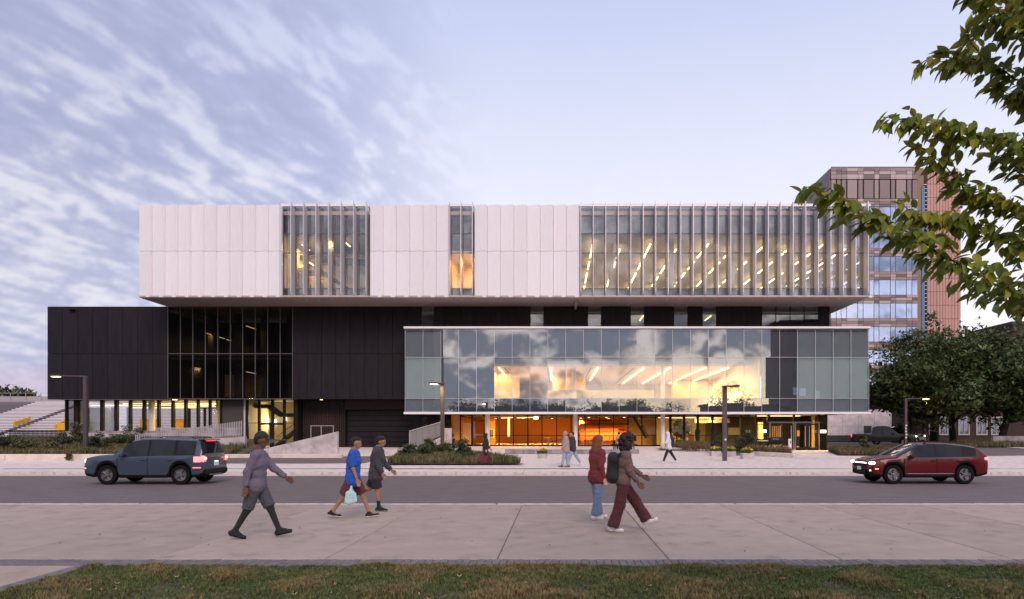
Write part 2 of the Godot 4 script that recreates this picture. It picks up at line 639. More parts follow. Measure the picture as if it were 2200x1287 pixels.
# ---------------------------------------------------------------- ground
func ground_y(x: float, d: float) -> float:
	# the plaza rises gently from the far kerb to the building
	if d < 31.0:
		return 0.0
	var t := clampf((d - 32.0) / 26.0, 0.0, 1.0)
	var top := lerpf(0.55, 0.22, sm(9.0, 16.0, x))
	top = lerpf(top, 0.45, sm(22.0, 34.0, x))
	top = lerpf(top, 0.42, sm(-8.0, -14.0, x))
	return t * top

func sheet(x0: float, x1: float, d0: float, d1: float, nx: int, nd: int, f: Callable) -> ArrayMesh:
	var st := new_st()
	st.set_smooth_group(0)
	for i in nx:
		for j in nd:
			var xa := lerpf(x0, x1, float(i) / nx)
			var xb := lerpf(x0, x1, float(i + 1) / nx)
			var da := lerpf(d0, d1, float(j) / nd)
			var db := lerpf(d0, d1, float(j + 1) / nd)
			quad(st, Vector3(xa, f.call(xa, da), -da), Vector3(xb, f.call(xb, da), -da), Vector3(xb, f.call(xb, db), -db), Vector3(xa, f.call(xa, db), -db))
	return st.commit()

func make_ground() -> void:
	struct("ground", sheet(-700, 700, -500, 900, 1, 1, func(_x, _d): return -0.30), mats.soil, "wide flat ground reaching the horizon round the street")
	# street
	struct("road", sheet(-90, 120, 17.2, 30.4, 30, 4, func(_x, _d): return -0.125), mats.asphalt, "grey asphalt street running across the view")
	var gut := struct("gutter", sheet(-90, 120, 29.75, 30.62, 30, 1, func(_x, _d): return -0.119), mats.kerb, "pale concrete gutter along the far side of the street")
	gut.set_meta("kind", "structure")
	# kerb stones of the far side
	var far_kerb := Node3D.new()
	far_kerb.name = numbered("far_kerb")
	far_kerb.set_meta("kind", "structure")
	far_kerb.set_meta("label", "pale concrete kerb stones along the far side of the street")
	add_child(far_kerb)
	var x := -60.0
	while x < 60.0:
		part(far_kerb, "kerb_stone", box(2.985, 0.3, 0.32, 0.02), mats.kerb, Vector3(x, -0.145 + rng.randf_range(-0.004, 0.004), -30.78 + rng.randf_range(-0.006, 0.006)))
		x += 3.0
	# near kerb: a low flush strip
	var near_kerb := Node3D.new()
	near_kerb.name = numbered("near_kerb")
	near_kerb.set_meta("kind", "structure")
	near_kerb.set_meta("label", "low pale kerb strip between the near pavement and the street")
	add_child(near_kerb)
	x = -27.0
	while x < 27.0:
		part(near_kerb, "kerb_stone", box(2.985, 0.3, 0.30, 0.03), mats.kerb, Vector3(x, -0.152 + rng.randf_range(-0.004, 0.004), -17.12))
		x += 3.0
	# near pavement of large slabs with open joints
	var walk := Node3D.new()
	walk.name = numbered("near_pavement")
	walk.set_meta("kind", "structure")
	walk.set_meta("label", "broad near pavement of large pale concrete slabs")
	add_child(walk)
	var k := 0
	for i in range(-7, 8):
		for row in [[9.66, 13.53], [13.545, 16.955]]:
			var dx: float = row[1] - row[0]
			var sl := box(2.427, 0.2, dx, 0.012)
			part(walk, "slab", sl, mats["slab%d" % ((i * 5 + k * 3 + 70) % 3)], Vector3(-0.84 - 1.22 + 2.44 * i, -0.1 + rng.randf_range(-0.003, 0.003), -(row[0] + row[1]) * 0.5), Vector3(rng.randf_range(-0.0006, 0.0006), 0, rng.randf_range(-0.0008, 0.0008)))
			k += 1
	struct("pavement_bed", sheet(-20, 20, 9.0, 17.3, 1, 1, func(_x, _d): return -0.05), mats.paver0, "dark bedding in the joints of the near pavement")
	# band of dark pavers between pavement and lawn
	var band := Node3D.new()
	band.name = numbered("paver_band")
	band.set_meta("kind", "structure")
	band.set_meta("label", "narrow band of dark grey pavers along the lawn edge")
	add_child(band)
	var xx := -8.6
	while xx < 8.0:
		part(band, "paver", box(0.098, 0.09, 0.215, 0.006), mats["paver%d" % rng.randi_range(0, 2)], Vector3(xx, -0.045 + rng.randf_range(-0.004, 0.003), -9.54))
		part(band, "paver", box(0.098, 0.09, 0.215, 0.006), mats["paver%d" % rng.randi_range(0, 2)], Vector3(xx, -0.045 + rng.randf_range(-0.004, 0.003), -9.32))
		xx += 0.1035
	# paved corner at the lower left: a slab edged with the same pavers, running to the lens
	struct("corner_slab", corner_mesh(-12.0, 0.0), mats.slab1, "small pale concrete slab in the near left corner")
	for i in 26:
		part(band, "paver", box(0.215, 0.09, 0.098, 0.006), mats["paver%d" % rng.randi_range(0, 2)], Vector3(-6.37 + rng.randf_range(-0.003, 0.003), -0.045, -9.16 + 0.1035 * i))
	# far pavement along the kerb, in slabs
	var fw := Node3D.new()
	fw.name = numbered("far_pavement")
	fw.set_meta("kind", "structure")
	fw.set_meta("label", "pale concrete pavement along the far kerb")
	add_child(fw)
	x = -60.0
	while x < 66.0:
		part(fw, "slab", box(2.985, 0.2, 2.2, 0.01), mats.walk, Vector3(x, -0.1 + rng.randf_range(-0.002, 0.002), -32.05))
		x += 3.0
	struct("plaza", sheet(-10.0, 34.0, 33.16, 66.0, 44, 33, func(a, b): return ground_y(a, b) + 0.002), mats.plaza, "gently rising plaza of small pale pavers before the entrance")
	struct("dock_apron", sheet(-27.0, -10.0, 33.16, 66.0, 20, 33, func(a, b): return ground_y(a, b)), mats.walk, "pale concrete apron before the loading door")
	struct("dock_drive", sheet(-24.5, -10.4, 37.0, 44.5, 14, 8, func(a, b): return ground_y(a, b) + 0.006), mats.asphalt, "grey asphalt drive to the loading door")
	struct("side_street", sheet(26.0, 120.0, 45.5, 72.0, 40, 20, func(a, b): return ground_y(a, minf(b, 62.0)) + 0.008 if b < 71 else 0.45), mats.asphalt, "asphalt side street passing behind the plaza on the right")
	struct("side_pavement", sheet(34.0, 120.0, 33.16, 45.5, 40, 6, func(a, b): return ground_y(a, b)), mats.walk, "pale concrete pavement at the right of the plaza")
	struct("side_pavement", sheet(38.0, 120.0, 53.0, 58.0, 30, 5, func(a, b): return ground_y(a, b) + 0.05), mats.walk, "pale strip of pavement along the side street")
	struct("back_ground", sheet(-260, 260, 60.0, 330.0, 20, 20, func(_x, d): return 0.30 + 0.0 * d), mats.soil, "ground behind the buildings")
	struct("left_ground", sheet(-160, -27.0, 33.16, 43.0, 40, 4, func(_x, _d): return 0.0), mats.walk, "pale concrete pavement before the raised bed")
	# path that crosses the plaza edge, and the low bright slab before the glass front
	struct("entrance_slab", sheet(15.0, 26.0, 44.0, 59.0, 8, 10, func(a, b): return ground_y(a, b) + 0.012), mats.walk, "smooth pale slab before the entrance doors")
	# footway behind the lens
	struct("near_lawn_ground", sheet(-60, 60, -40, 9.2, 1, 1, func(_x, _d): return -0.035), mats.turf, "earth under the near lawn")

func corner_mesh(_a: float, _b: float) -> ArrayMesh:
	var st := new_st()
	quad(st, Vector3(-14, -0.004, -6.0), Vector3(-6.485, -0.004, -6.0), Vector3(-6.485, -0.004, -9.2), Vector3(-14, -0.004, -9.2))
	return st.commit()

# ---------------------------------------------------------------- the main building
const DW := 55.15    # mean face of the white volume
const DB := 59.2     # face of the black base
const DG := 57.0     # face of the glass box

func make_main_building() -> void:
	var b := thing("university_building", "large building of a white box over a glass box and a black base", "building")
	white_volume(b)
	black_base(b)
	glass_box(b)
	ground_floor(b)
	dock_side(b)

func zig_panel(h: float, pitch: float) -> ArrayMesh:
	# one folded sheet: the left edge lies back, the right edge stands 0.28 m proud and returns
	var st := new_st()
	var g := 0.009
	var l := g
	var r := pitch - g
	var fold := pitch * 0.885
	var zb := -0.13
	var zf := 0.13
	var y0 := -h * 0.5 + 0.011
	var y1 := h * 0.5 - 0.011
	quad(st, Vector3(l, y0, zb), Vector3(fold, y0, zf), Vector3(fold, y1, zf), Vector3(l, y1, zb))
	quad(st, Vector3(fold, y0, zf), Vector3(r, y0, zb), Vector3(r, y1, zb), Vector3(fold, y1, zf))
	var back := -0.22
	quad(st, Vector3(l, y0, back), Vector3(l, y0, zb), Vector3(l, y1, zb), Vector3(l, y1, back))
	quad(st, Vector3(r, y0, zb), Vector3(r, y0, back), Vector3(r, y1, back), Vector3(r, y1, zb))
	for s in [0, 1]:
		var y := y1 if s else y0
		var a := Vector3(l, y, back)
		var bb := Vector3(l, y, zb)
		var c := Vector3(fold, y, zf)
		var d := Vector3(r, y, zb)
		var e := Vector3(r, y, back)
		if s:
			quad(st, bb, c, d, e)
			tri(st, bb, e, a)
		else:
			quad(st, e, d, c, bb)
			tri(st, a, e, bb)
	return st.commit()

func fin_mesh(h: float) -> ArrayMesh:
	# tapered blade with its outer corner cut at top and bottom
	var st := new_st()
	var t := 0.024
	var o := [Vector2(0.0, 0.0), Vector2(0.80, 0.28), Vector2(0.88, 0.50), Vector2(0.88, h - 0.02), Vector2(0.80, h), Vector2(0.0, h - 0.36)]
	for s in [-1.0, 1.0]:
		for k in range(1, o.size() - 1):
			var a := Vector3(t * s, o[0].y, o[0].x)
			var bb := Vector3(t * s, o[k].y, o[k].x)
			var c := Vector3(t * s, o[k + 1].y, o[k + 1].x)
			if s < 0:
				tri(st, a, bb, c)
			else:
				tri(st, a, c, bb)
	for k in o.size():
		var p: Vector2 = o[k]
		var q: Vector2 = o[(k + 1) % o.size()]
		quad(st, Vector3(-t, p.y, p.x), Vector3(t, p.y, p.x), Vector3(t, q.y, q.x), Vector3(-t, q.y, q.x))
	return st.commit()

func white_volume(b: Node3D) -> void:
	var y0 := Y(639.0, DW)
	var y1 := Y(440.0, DW)
	var ym := Y(539.5, DW)
	var wall := knot(b, "white_wall")
	for run in [[297.0, 604.0, 11], [794.0, 966.0, 6], [1019.0, 1246.0, 8]]:
		var n: int = run[2]
		var xa := X(run[0], DW)
		var pitch := (X(run[1], DW) - xa) / n
		for i in n:
			for row in [[y0, ym], [ym, y1]]:
				part(wall, "panel", zig_panel(row[1] - row[0], pitch), mats["white%d" % rng.randi_range(0, 2)], Vector3(xa + pitch * i, (row[0] + row[1]) * 0.5, -DW))
		# backing behind the joints
		part(wall, "backing", box(X(run[1], DW) - xa - 0.04, y1 - y0 - 0.06, 0.2), mats.white_trim, Vector3((xa + X(run[1], DW)) * 0.5, (y0 + y1) * 0.5, -DW - 0.34))
	# end wall at the left, roof, soffit panels
	var xl := X(297.0, DW)
	var xr := X(1868.5, DW)
	var deep := 31.0
	part(wall, "end_wall", box(0.2, y1 - y0, deep - 0.3), mats.white0, Vector3(xl + 0.11, (y0 + y1) * 0.5, -DW - 0.3 - deep * 0.5))
	part(b, "roof", box(xr - xl - 0.3, 0.3, deep), mats.soffit, Vector3((xl + xr) * 0.5, y1 - 0.42, -DW - 0.8 - deep * 0.5))
	part(b, "back_wall", box(xr - xl, y1 - y0 - 0.4, 0.3), mats.white0, Vector3((xl + xr) * 0.5, (y0 + y1) * 0.5, -DW - deep - 0.9))
	var soffit := knot(b, "soffit")
	var n := 40
	for i in n:
		var pw := (xr - xl - 0.1) / n
		part(soffit, "panel", box(pw - 0.012, 0.12, 5.9), mats.soffit, Vector3(xl + 0.05 + pw * (i + 0.5), y0 + 0.075 + (i % 3) * 0.0015, -DW - 2.9))
	# underside behind the black base at the right end
	part(soffit, "panel", box(xr - X(1783, DB) - 0.05, 0.1, 24.0), mats.soffit, Vector3((xr + X(1783, DB)) * 0.5, y0 + 0.08, -DW - 5.9 - 12.02))
	# windows with fins
	var floor_in := part(b, "upper_floor_slab", box(xr - xl - 0.6, 0.35, deep - 1.2), mats.floor_in, Vector3((xl + xr) * 0.5, y0 + 0.42, -DW - 1.6 - deep * 0.5))
	floor_in.set_meta("label", "inner floor of the white volume")
	fin_window(b, 607.0, 792.5, 7, y0, y1, 0)
	fin_window(b, 968.5, 1017.5, 2, y0, y1, 1)
	fin_window(b, 1247.0, 1868.0, 0, y0, y1, 2)
	upper_rooms(b, y0, y1)

func fin_window(b: Node3D, pa: float, pb: float, bays: int, y0: float, y1: float, which: int) -> void:
	var d := 55.95
	var w := knot(b, "fin_window")
	var edges := []
	if which == 2:
		var k := 0
		while pa + 26.45 * k < pb - 8.0:
			edges.append(X(pa + 26.45 * k, d))
			k += 1
		edges.append(X(pb - 1.0, d))
	else:
		for k in bays + 1:
			edges.append(X(lerpf(pa, pb, float(k) / bays), d))
	var yt := Y(445.0, d)
	var rows := [[Y(638.5, d) + 0.05, Y(620.0, d), "spandrel"], [Y(620.0, d), Y(543.5, d), "vision"], [Y(543.5, d), Y(501.5, d), "vision"], [Y(501.5, d), yt, "spandrel"]]
	var xa: float = edges[0]
	var xb: float = edges[-1]
	part(w, "head_frame", box(xb - xa + 0.1, 0.22, 0.34), mats.white_trim, Vector3((xa + xb) * 0.5, yt + 0.115, -d + 0.02))
	part(w, "sill_frame", box(xb - xa + 0.1, 0.16, 0.62), mats.white_trim, Vector3((xa + xb) * 0.5, rows[0][0] - 0.09, -d + 0.20))
	for r in 3:
		part(w, "transom", box(xb - xa, 0.055, 0.12), mats.grey_frame, Vector3((xa + xb) * 0.5, rows[r][1], -d - 0.03))
	var fm := fin_mesh(y1 - y0 + 0.34)
	for i in edges.size():
		if which == 2 and i == edges.size() - 1:
			part(w, "mullion", box(0.07, yt - rows[0][0], 0.14), mats.grey_frame, Vector3(edges[i], (yt + rows[0][0]) * 0.5, -d - 0.02))
		else:
			part(w, "fin", fm, mats.fin, Vector3(edges[i], y0 - 0.06, -d + 0.01))
			part(w, "mullion", box(0.075, yt - rows[0][0], 0.30), mats.grey_frame, Vector3(edges[i], (yt + rows[0][0]) * 0.5, -d - 0.17))
			if which == 2:
				part(w, "warm_lit_jamb", box(0.06, rows[2][1] - rows[1][0], 0.34), mats.tan_wood, Vector3(edges[i], (rows[2][1] + rows[1][0]) * 0.5, -d - 0.50))  # tan colour puts the warm room light on the mullion backs
		if i + 1 < edges.size():
			var pw: float = edges[i + 1] - edges[i]
			for r in rows:
				var ph: float = r[1] - r[0]
				var at := Vector3((edges[i] + edges[i + 1]) * 0.5, (r[0] + r[1]) * 0.5, -d)
				part(w, "pane", box(pw - 0.08, ph - 0.05, 0.012), mats.half_glass, at + Vector3(0, 0, rng.randf_range(-0.002, 0.002)), Vector3(rng.randf_range(-0.0025, 0.0025), rng.randf_range(-0.003, 0.003), 0))
				if r[2] == "spandrel":
					part(w, "spandrel_panel", box(pw - 0.08, ph - 0.05, 0.03), mats.spandrel if which < 2 else mats.spandrel_pale, at + Vector3(0, 0, -0.16))
				if which == 2 or i > 0:
					# printed lines on the glass, as fine upright rods
					pass

func upper_rooms(b: Node3D, y0: float, y1: float) -> void:
	# the long lit studio behind the right-hand fins
	var d0 := 56.3
	var yc := Y(505.0, 56.0)
	var yf := Y(622.0, 56.0)
	var xa := X(1247.0, DW) - 0.2
	var xb := X(1868.5, DW) - 0.2
	var room := knot(b, "studio")
	part(room, "ceiling", box(xb - xa, 0.2, 27.0), mats.ceiling, Vector3((xa + xb) * 0.5, yc + 0.12, -d0 - 13.5))
	part(room, "floor", box(xb - xa, 0.1, 27.0), mats.floor_in, Vector3((xa + xb) * 0.5, yf - 0.06, -d0 - 13.5))
	part(room, "wall", box(xb - xa, yc - yf, 0.2), mats.cream, Vector3((xa + xb) * 0.5, (yc + yf) * 0.5, -d0 - 26.8))
	part(room, "wall", box(0.2, y1 - y0 - 0.8, 27.0), mats.room_grey, Vector3(xa - 0.1, (yc + yf) * 0.5, -d0 - 13.5))
	for k in 5:
		part(room, "column", tube_mesh(0.22, yc - yf), mats.column, Vector3(xa + 3.0 + k * 5.2, yf, -d0 - 2.6))
	# glazed right end
	var ye0 := y0 + 0.2
	var ye1 := y1 - 0.5
	for k in 9:
		part(room, "end_pane", box(0.012, ye1 - ye0, 2.9), mats.half_glass, Vector3(xb + 0.14, (ye0 + ye1) * 0.5, -d0 - 1.3 - k * 3.0))
		part(room, "end_mullion", box(0.09, ye1 - ye0, 0.09), mats.grey_frame, Vector3(xb + 0.14, (ye0 + ye1) * 0.5, -d0 - 2.8 - k * 3.0))
	var row := 0
	for k in 10:
		var x := xa + 1.3 + 2.42 * k
		var z := d0 + 0.9 + (1.6 if row % 2 else 0.0)
		while z < d0 + 25.0:
			var l := 4.4 if int(z * 7.0) % 3 else 3.0
			part(room, "light_strip", box(0.13, 0.08, l), mats.studio_strip, Vector3(x, yc - 0.42, -z - l * 0.5))
			area_light("studio_strip_light", Vector3(x, yc - 0.47, -z - l * 0.5), Vector2(0.09, l), Color(1.0, 0.86, 0.68), 0.18)
			z += l + 1.5
		row += 1
	# stair hall behind the left-hand fins
	var ha := X(604.0, DW)
	var hb := X(795.0, DW)
	var hall := knot(b, "stair_hall")
	part(hall, "wall", box(hb - ha, y1 - y0 - 0.9, 0.2), mats.room_grey, Vector3((ha + hb) * 0.5, (y0 + y1) * 0.5, -d0 - 5.2))
	part(hall, "wall", box(0.2, y1 - y0 - 0.9, 5.4), mats.cream, Vector3(ha - 0.1, (y0 + y1) * 0.5, -d0 - 2.6))
	part(hall, "wall", box(0.2, y1 - y0 - 0.9, 5.4), mats.room_grey, Vector3(hb + 0.1, (y0 + y1) * 0.5, -d0 - 2.6))
	part(hall, "ceiling", box(hb - ha, 0.2, 5.4), mats.room_grey, Vector3((ha + hb) * 0.5, yc + 0.12, -d0 - 2.7))
	part(hall, "landing", box(hb - ha, 0.3, 2.4), mats.dark_wall, Vector3((ha + hb) * 0.5, Y(545, 58), -d0 - 4.0))
	part(hall, "landing", box(1.6, 0.25, 2.0), mats.tan_wood, Vector3(ha + 0.9, Y(575, 58), -d0 - 3.2))
	for k in 9:
		part(hall, "stair_tread", box(0.32, 0.18, 1.5), mats.dark_wall, Vector3(ha + 1.9 + k * 0.3, Y(575, 58) - 0.2 * k - 0.1, -d0 - 2.2))
	var rail := new_st()
	add_bar(rail, Vector3(ha + 1.8, Y(575, 58) + 0.9, -d0 - 1.4), Vector3(ha + 4.6, Y(575, 58) - 0.9, -d0 - 1.4), 0.05, 0.05)
	add_bar(rail, Vector3(ha + 0.2, Y(545, 58) + 1.1, -d0 - 2.7), Vector3(hb - 0.2, Y(545, 58) + 1.1, -d0 - 2.7), 0.05, 0.05)
	part(hall, "handrail", rail.commit(), mats.grey_frame)
	for s in [[0.7, 2.4], [4.6, 1.2]]:
		part(hall, "light_strip", box(0.10, 0.06, 1.8), mats.strip, Vector3(ha + s[0], yc - 0.3, -d0 - s[1]))
		area_light("hall_strip_light", Vector3(ha + s[0], yc - 0.36, -d0 - s[1]), Vector2(0.1, 1.8), Color(1.0, 0.83, 0.55), 1.3)
	part(hall, "light_strip", box(0.10, 0.06, 1.2), mats.strip, Vector3(ha + 0.7, Y(548, 58) - 0.25, -d0 - 3.6))
	area_light("hall_strip_light", Vector3(ha + 0.7, Y(548, 58) - 0.31, -d0 - 3.6), Vector2(0.1, 1.2), Color(1.0, 0.72, 0.35), 1.6)
	# bright small room behind the pair of windows
	var sa := X(964.0, DW)
	var sb := X(1021.0, DW)
	var small := knot(b, "lit_room")
	var mid := Y(541.0, 56.2)
	part(small, "wall", box(sb - sa, y1 - y0 - 0.9, 0.2), mats.cream, Vector3((sa + sb) * 0.5, (y0 + y1) * 0.5, -d0 - 4.0))
	for s in [sa - 0.1, sb + 0.1]:
		part(small, "wall", box(0.2, y1 - y0 - 0.9, 4.2), mats.cream, Vector3(s, (y0 + y1) * 0.5, -d0 - 2.0))
	part(small, "ceiling", box(sb - sa, 0.16, 4.0), mats.cream, Vector3((sa + sb) * 0.5, mid, -d0 - 2.0))
	part(small, "ceiling", box(sb - sa, 0.16, 4.0), mats.room_grey, Vector3((sa + sb) * 0.5, yc + 0.1, -d0 - 2.0))
	part(small, "floor", box(sb - sa, 0.16, 4.0), mats.floor_in, Vector3((sa + sb) * 0.5, Y(622.0, 56.2), -d0 - 2.0))
	part(small, "light_strip", box(0.12, 0.06, 3.0), mats.strip, Vector3(sb - 0.35, mid - 0.35, -d0 - 1.9))
	area_light("room_strip_light", Vector3(sb - 0.35, mid - 0.41, -d0 - 1.9), Vector2(0.12, 3.0), Color(1.0, 0.72, 0.36), 2.6)

func tube_mesh(r: float, h: float, sides := 16) -> ArrayMesh:
	var key := "tube %.3f %.3f %d" % [r, h, sides]
	if not box_cache.has(key):
		var st := new_st()
		add_tube(st, [Vector3.ZERO, Vector3(0, h, 0)], [r, r], sides)
		box_cache[key] = st.commit()
	return box_cache[key]

func black_panel_run(parent: Node3D, pa: float, pb: float, n: int, rows: Array, d: float) -> void:
	var xa := X(pa, d)
	var pitch := (X(pb, d) - xa) / n
	for i in n:
		for r in rows:
			part(parent, "panel", box(pitch - 0.022, r[1] - r[0] - 0.022, 0.06, 0.008), mats["black%d" % rng.randi_range(0, 2)], Vector3(xa + pitch * (i + 0.5), (r[0] + r[1]) * 0.5, -d - 0.03 + rng.randf_range(-0.003, 0.003)))

func black_base(b: Node3D) -> void:
	var yb := Y(857.5, DB)
	var ym := Y(760.0, DB)
	var yt := Y(658.3, DB)
	var ys := Y(639.0, DW) + 0.01
	var left := knot(b, "black_wall")
	black_panel_run(left, 101.5, 360.5, 8, [[yb, ym], [ym, yt]], DB)
	black_panel_run(left, 629.5, 874.0, 8, [[yb, ym], [ym, ys]], DB)
	var core_x0 := X(101.5, DB) + 0.03
	var core_x1 := X(1783.0, DB) - 0.03
	part(left, "backing", box(X(360.5, DB) - core_x0, yt - yb - 0.05, 0.3), mats.black_frame, Vector3((X(360.5, DB) + core_x0) * 0.5, (yt + yb) * 0.5, -DB - 0.24))
	part(left, "backing", box(X(874.0, DB) - X(629.5, DB), ys - yb - 0.02, 0.3), mats.black_frame, Vector3((X(874.0, DB) + X(629.5, DB)) * 0.5, (ys + yb) * 0.5 - 0.01, -DB - 0.24))
	part(left, "end_wall", box(0.2, yt - yb, 24.0), mats.black1, Vector3(core_x0 + 0.1, (yt + yb) * 0.5, -DB - 12.1))
	part(b, "left_roof", box(X(380.0, DB) - core_x0 - 0.2, 0.3, 24.0), mats.soffit, Vector3((X(380.0, DB) + core_x0) * 0.5, yt - 0.35, -DB - 12.2))
	part(b, "left_soffit", box(X(636.0, DB) - core_x0 - 0.1, 0.2, 24.0), mats.dark_wall, Vector3((X(636.0, DB) + core_x0) * 0.5, yb + 0.1, -DB - 12.2))
	part(b, "base_trim", box(X(360.5, DB) - core_x0, 0.05, 0.1), mats.grey_frame, Vector3((X(360.5, DB) + core_x0) * 0.5, yb - 0.03, -DB - 0.02))
	# security light under the parapet at the left
	var fl := new_st()
	add_box(fl, Vector3(0, 0, 0.10), Vector3(0.45, 0.14, 0.28), 0.04)
	add_bar(fl, Vector3(0.1, 0.0, 0.0), Vector3(0.35, -0.16, -0.02), 0.06, 0.06)
	part(b, "wall_camera", fl.commit(), mats.rubber, Vector3(X(157, DB), Y(666.5, DB), -DB + 0.06))
	# dark curtain wall
	var cw := knot(b, "dark_curtain_wall")
	var n := 10
	var xa := X(361.0, DB)
	var pitch := (X(629.0, DB) - xa) / n
	var rows := [[yb + 0.03, ym], [ym, ys - 0.04]]
	for i in n + 1:
		part(cw, "mullion", box(0.045, ys - yb, 0.16), mats.grey_frame, Vector3(xa + pitch * i, (ys + yb) * 0.5, -DB - 0.03))
	for y in [yb + 0.02, ym, ys - 0.04]:
		part(cw, "transom", box(pitch * n, 0.045, 0.14), mats.grey_frame, Vector3(xa + pitch * n * 0.5, y, -DB - 0.035))
	for i in n:
		for r in rows:
			part(cw, "pane", box(pitch - 0.05, r[1] - r[0] - 0.05, 0.012), mats.smoke_glass, Vector3(xa + pitch * (i + 0.5), (r[0] + r[1]) * 0.5, -DB), Vector3(rng.randf_range(-0.002, 0.002), rng.randf_range(-0.002, 0.002), 0))
	# dim rooms behind it
	var dim := knot(b, "dim_rooms")
	var xb := xa + pitch * n
	part(dim, "wall", box(xb - xa, ys - yb, 0.2), mats.dark_wall, Vector3((xa + xb) * 0.5, (ys + yb) * 0.5, -DB - 9.0))
	for x in [xa - 0.1, xb + 0.12]:
		part(dim, "wall", box(0.2, ys - yb, 9.0), mats.dark_wall, Vector3(x, (ys + yb) * 0.5, -DB - 4.6))
	part(dim, "floor", box(xb - xa, 0.35, 8.6), mats.dark_wall, Vector3((xa + xb) * 0.5, ym - 0.3, -DB - 4.7))
	for k in 4:
		part(dim, "pillar", box(0.5, ys - yb - 0.02, 0.5), mats.dark_wall, Vector3(xa + 2.2 + k * 2.4, (ys + yb) * 0.5, -DB - 3.2))
	for k in 2:
		part(dim, "partition", box(1.6, 2.2, 0.1), mats.tan_wood, Vector3(xa + 2.6 + k * 1.9, ym - 2.4, -DB - 6.5))
	for s in [[451.0, 718.0, 62.0, 1.1], [477.0, 726.0, 64.0, 1.0], [492.0, 731.0, 66.0, 1.0], [540.0, 704.0, 61.5, 2.0], [425.0, 791.0, 64.0, 1.0], [540.0, 801.0, 61.5, 2.0]]:
		var at := P(s[0], s[1], s[2])
		part(dim, "light_strip", box(0.08, 0.05, s[3]), mats.strip_soft, at)
		area_light("dim_room_light", at + Vector3(0, -0.05, 0), Vector2(0.08, s[3]), Color(1.0, 0.80, 0.4), 0.5)
	# black strip over the glass box, with its small windows
	var strip := knot(b, "upper_black_wall")
	var y0 := Y(768.0, DB)
	var cells := []
	var wins := [[905.0, 932.0, 1], [1139.0, 1168.0, 1], [1262.5, 1291.5, 1], [1354.5, 1384.0, 1], [1447.5, 1477.5, 1], [1509.0, 1538.5, 1], [1636.5, 1758.5, 4]]
	var at_px := 874.0
	for w in wins:
		cells.append([at_px, w[0], 0])
		cells.append([w[0], w[1], w[2]])
		at_px = w[1]
	cells.append([at_px, 1783.0, 0])
	for c in cells:
		if c[2] == 0:
			black_panel_run(strip, c[0], c[1], maxi(1, roundi((c[1] - c[0]) / 31.0)), [[y0, ys]], DB)
			part(strip, "backing", box(X(c[1], DB) - X(c[0], DB) - 0.01, ys - y0, 0.25), mats.black_frame, Vector3((X(c[0], DB) + X(c[1], DB)) * 0.5, (y0 + ys) * 0.5, -DB - 0.22))
		else:
			for k in c[2]:
				var wa := X(lerpf(c[0], c[1], float(k) / c[2]), DB)
				var wb := X(lerpf(c[0], c[1], float(k + 1) / c[2]), DB)
				var win := knot(strip, "window")
				part(win, "pane", box(wb - wa - 0.05, ys - y0, 0.012), mats.half_glass, Vector3((wa + wb) * 0.5, (y0 + ys) * 0.5, -DB - 0.06), Vector3(rng.randf_range(-0.004, 0.004), rng.randf_range(-0.004, 0.004), 0))
				part(win, "frame", box(0.05, ys - y0, 0.1), mats.black_frame, Vector3(wa + 0.012, (y0 + ys) * 0.5, -DB - 0.05))
	var wx0 := X(905.0, DB)
	part(strip, "inner_wall", box(X(1783.0, DB) - wx0, ys - y0, 0.2), mats.dark_wall, Vector3((X(1783.0, DB) + wx0) * 0.5, (ys + y0) * 0.5, -DB - 5.5))
	part(strip, "inner_ceiling", box(X(1783.0, DB) - wx0, 0.1, 5.0), mats.room_grey, Vector3((X(1783.0, DB) + wx0) * 0.5, ys - 0.45, -DB - 2.9))
	for px in [[1380.0, 61.0], [1524.0, 61.0]]:
		var at := Vector3(X(px[0], px[1]), ys - 0.62, -px[1] - 0.6)
		part(strip, "light_strip", box(0.07, 0.05, 2.6), mats.strip, at)
		area_light("upper_strip_light", at + Vector3(0, -0.05, 0), Vector2(0.07, 2.6), Color(1.0, 0.85, 0.55), 0.5)
	part(strip, "end_wall", box(0.2, ys - y0, 22.0), mats.black1, Vector3(core_x1 - 0.1, (ys + y0) * 0.5, -DB - 11.1))

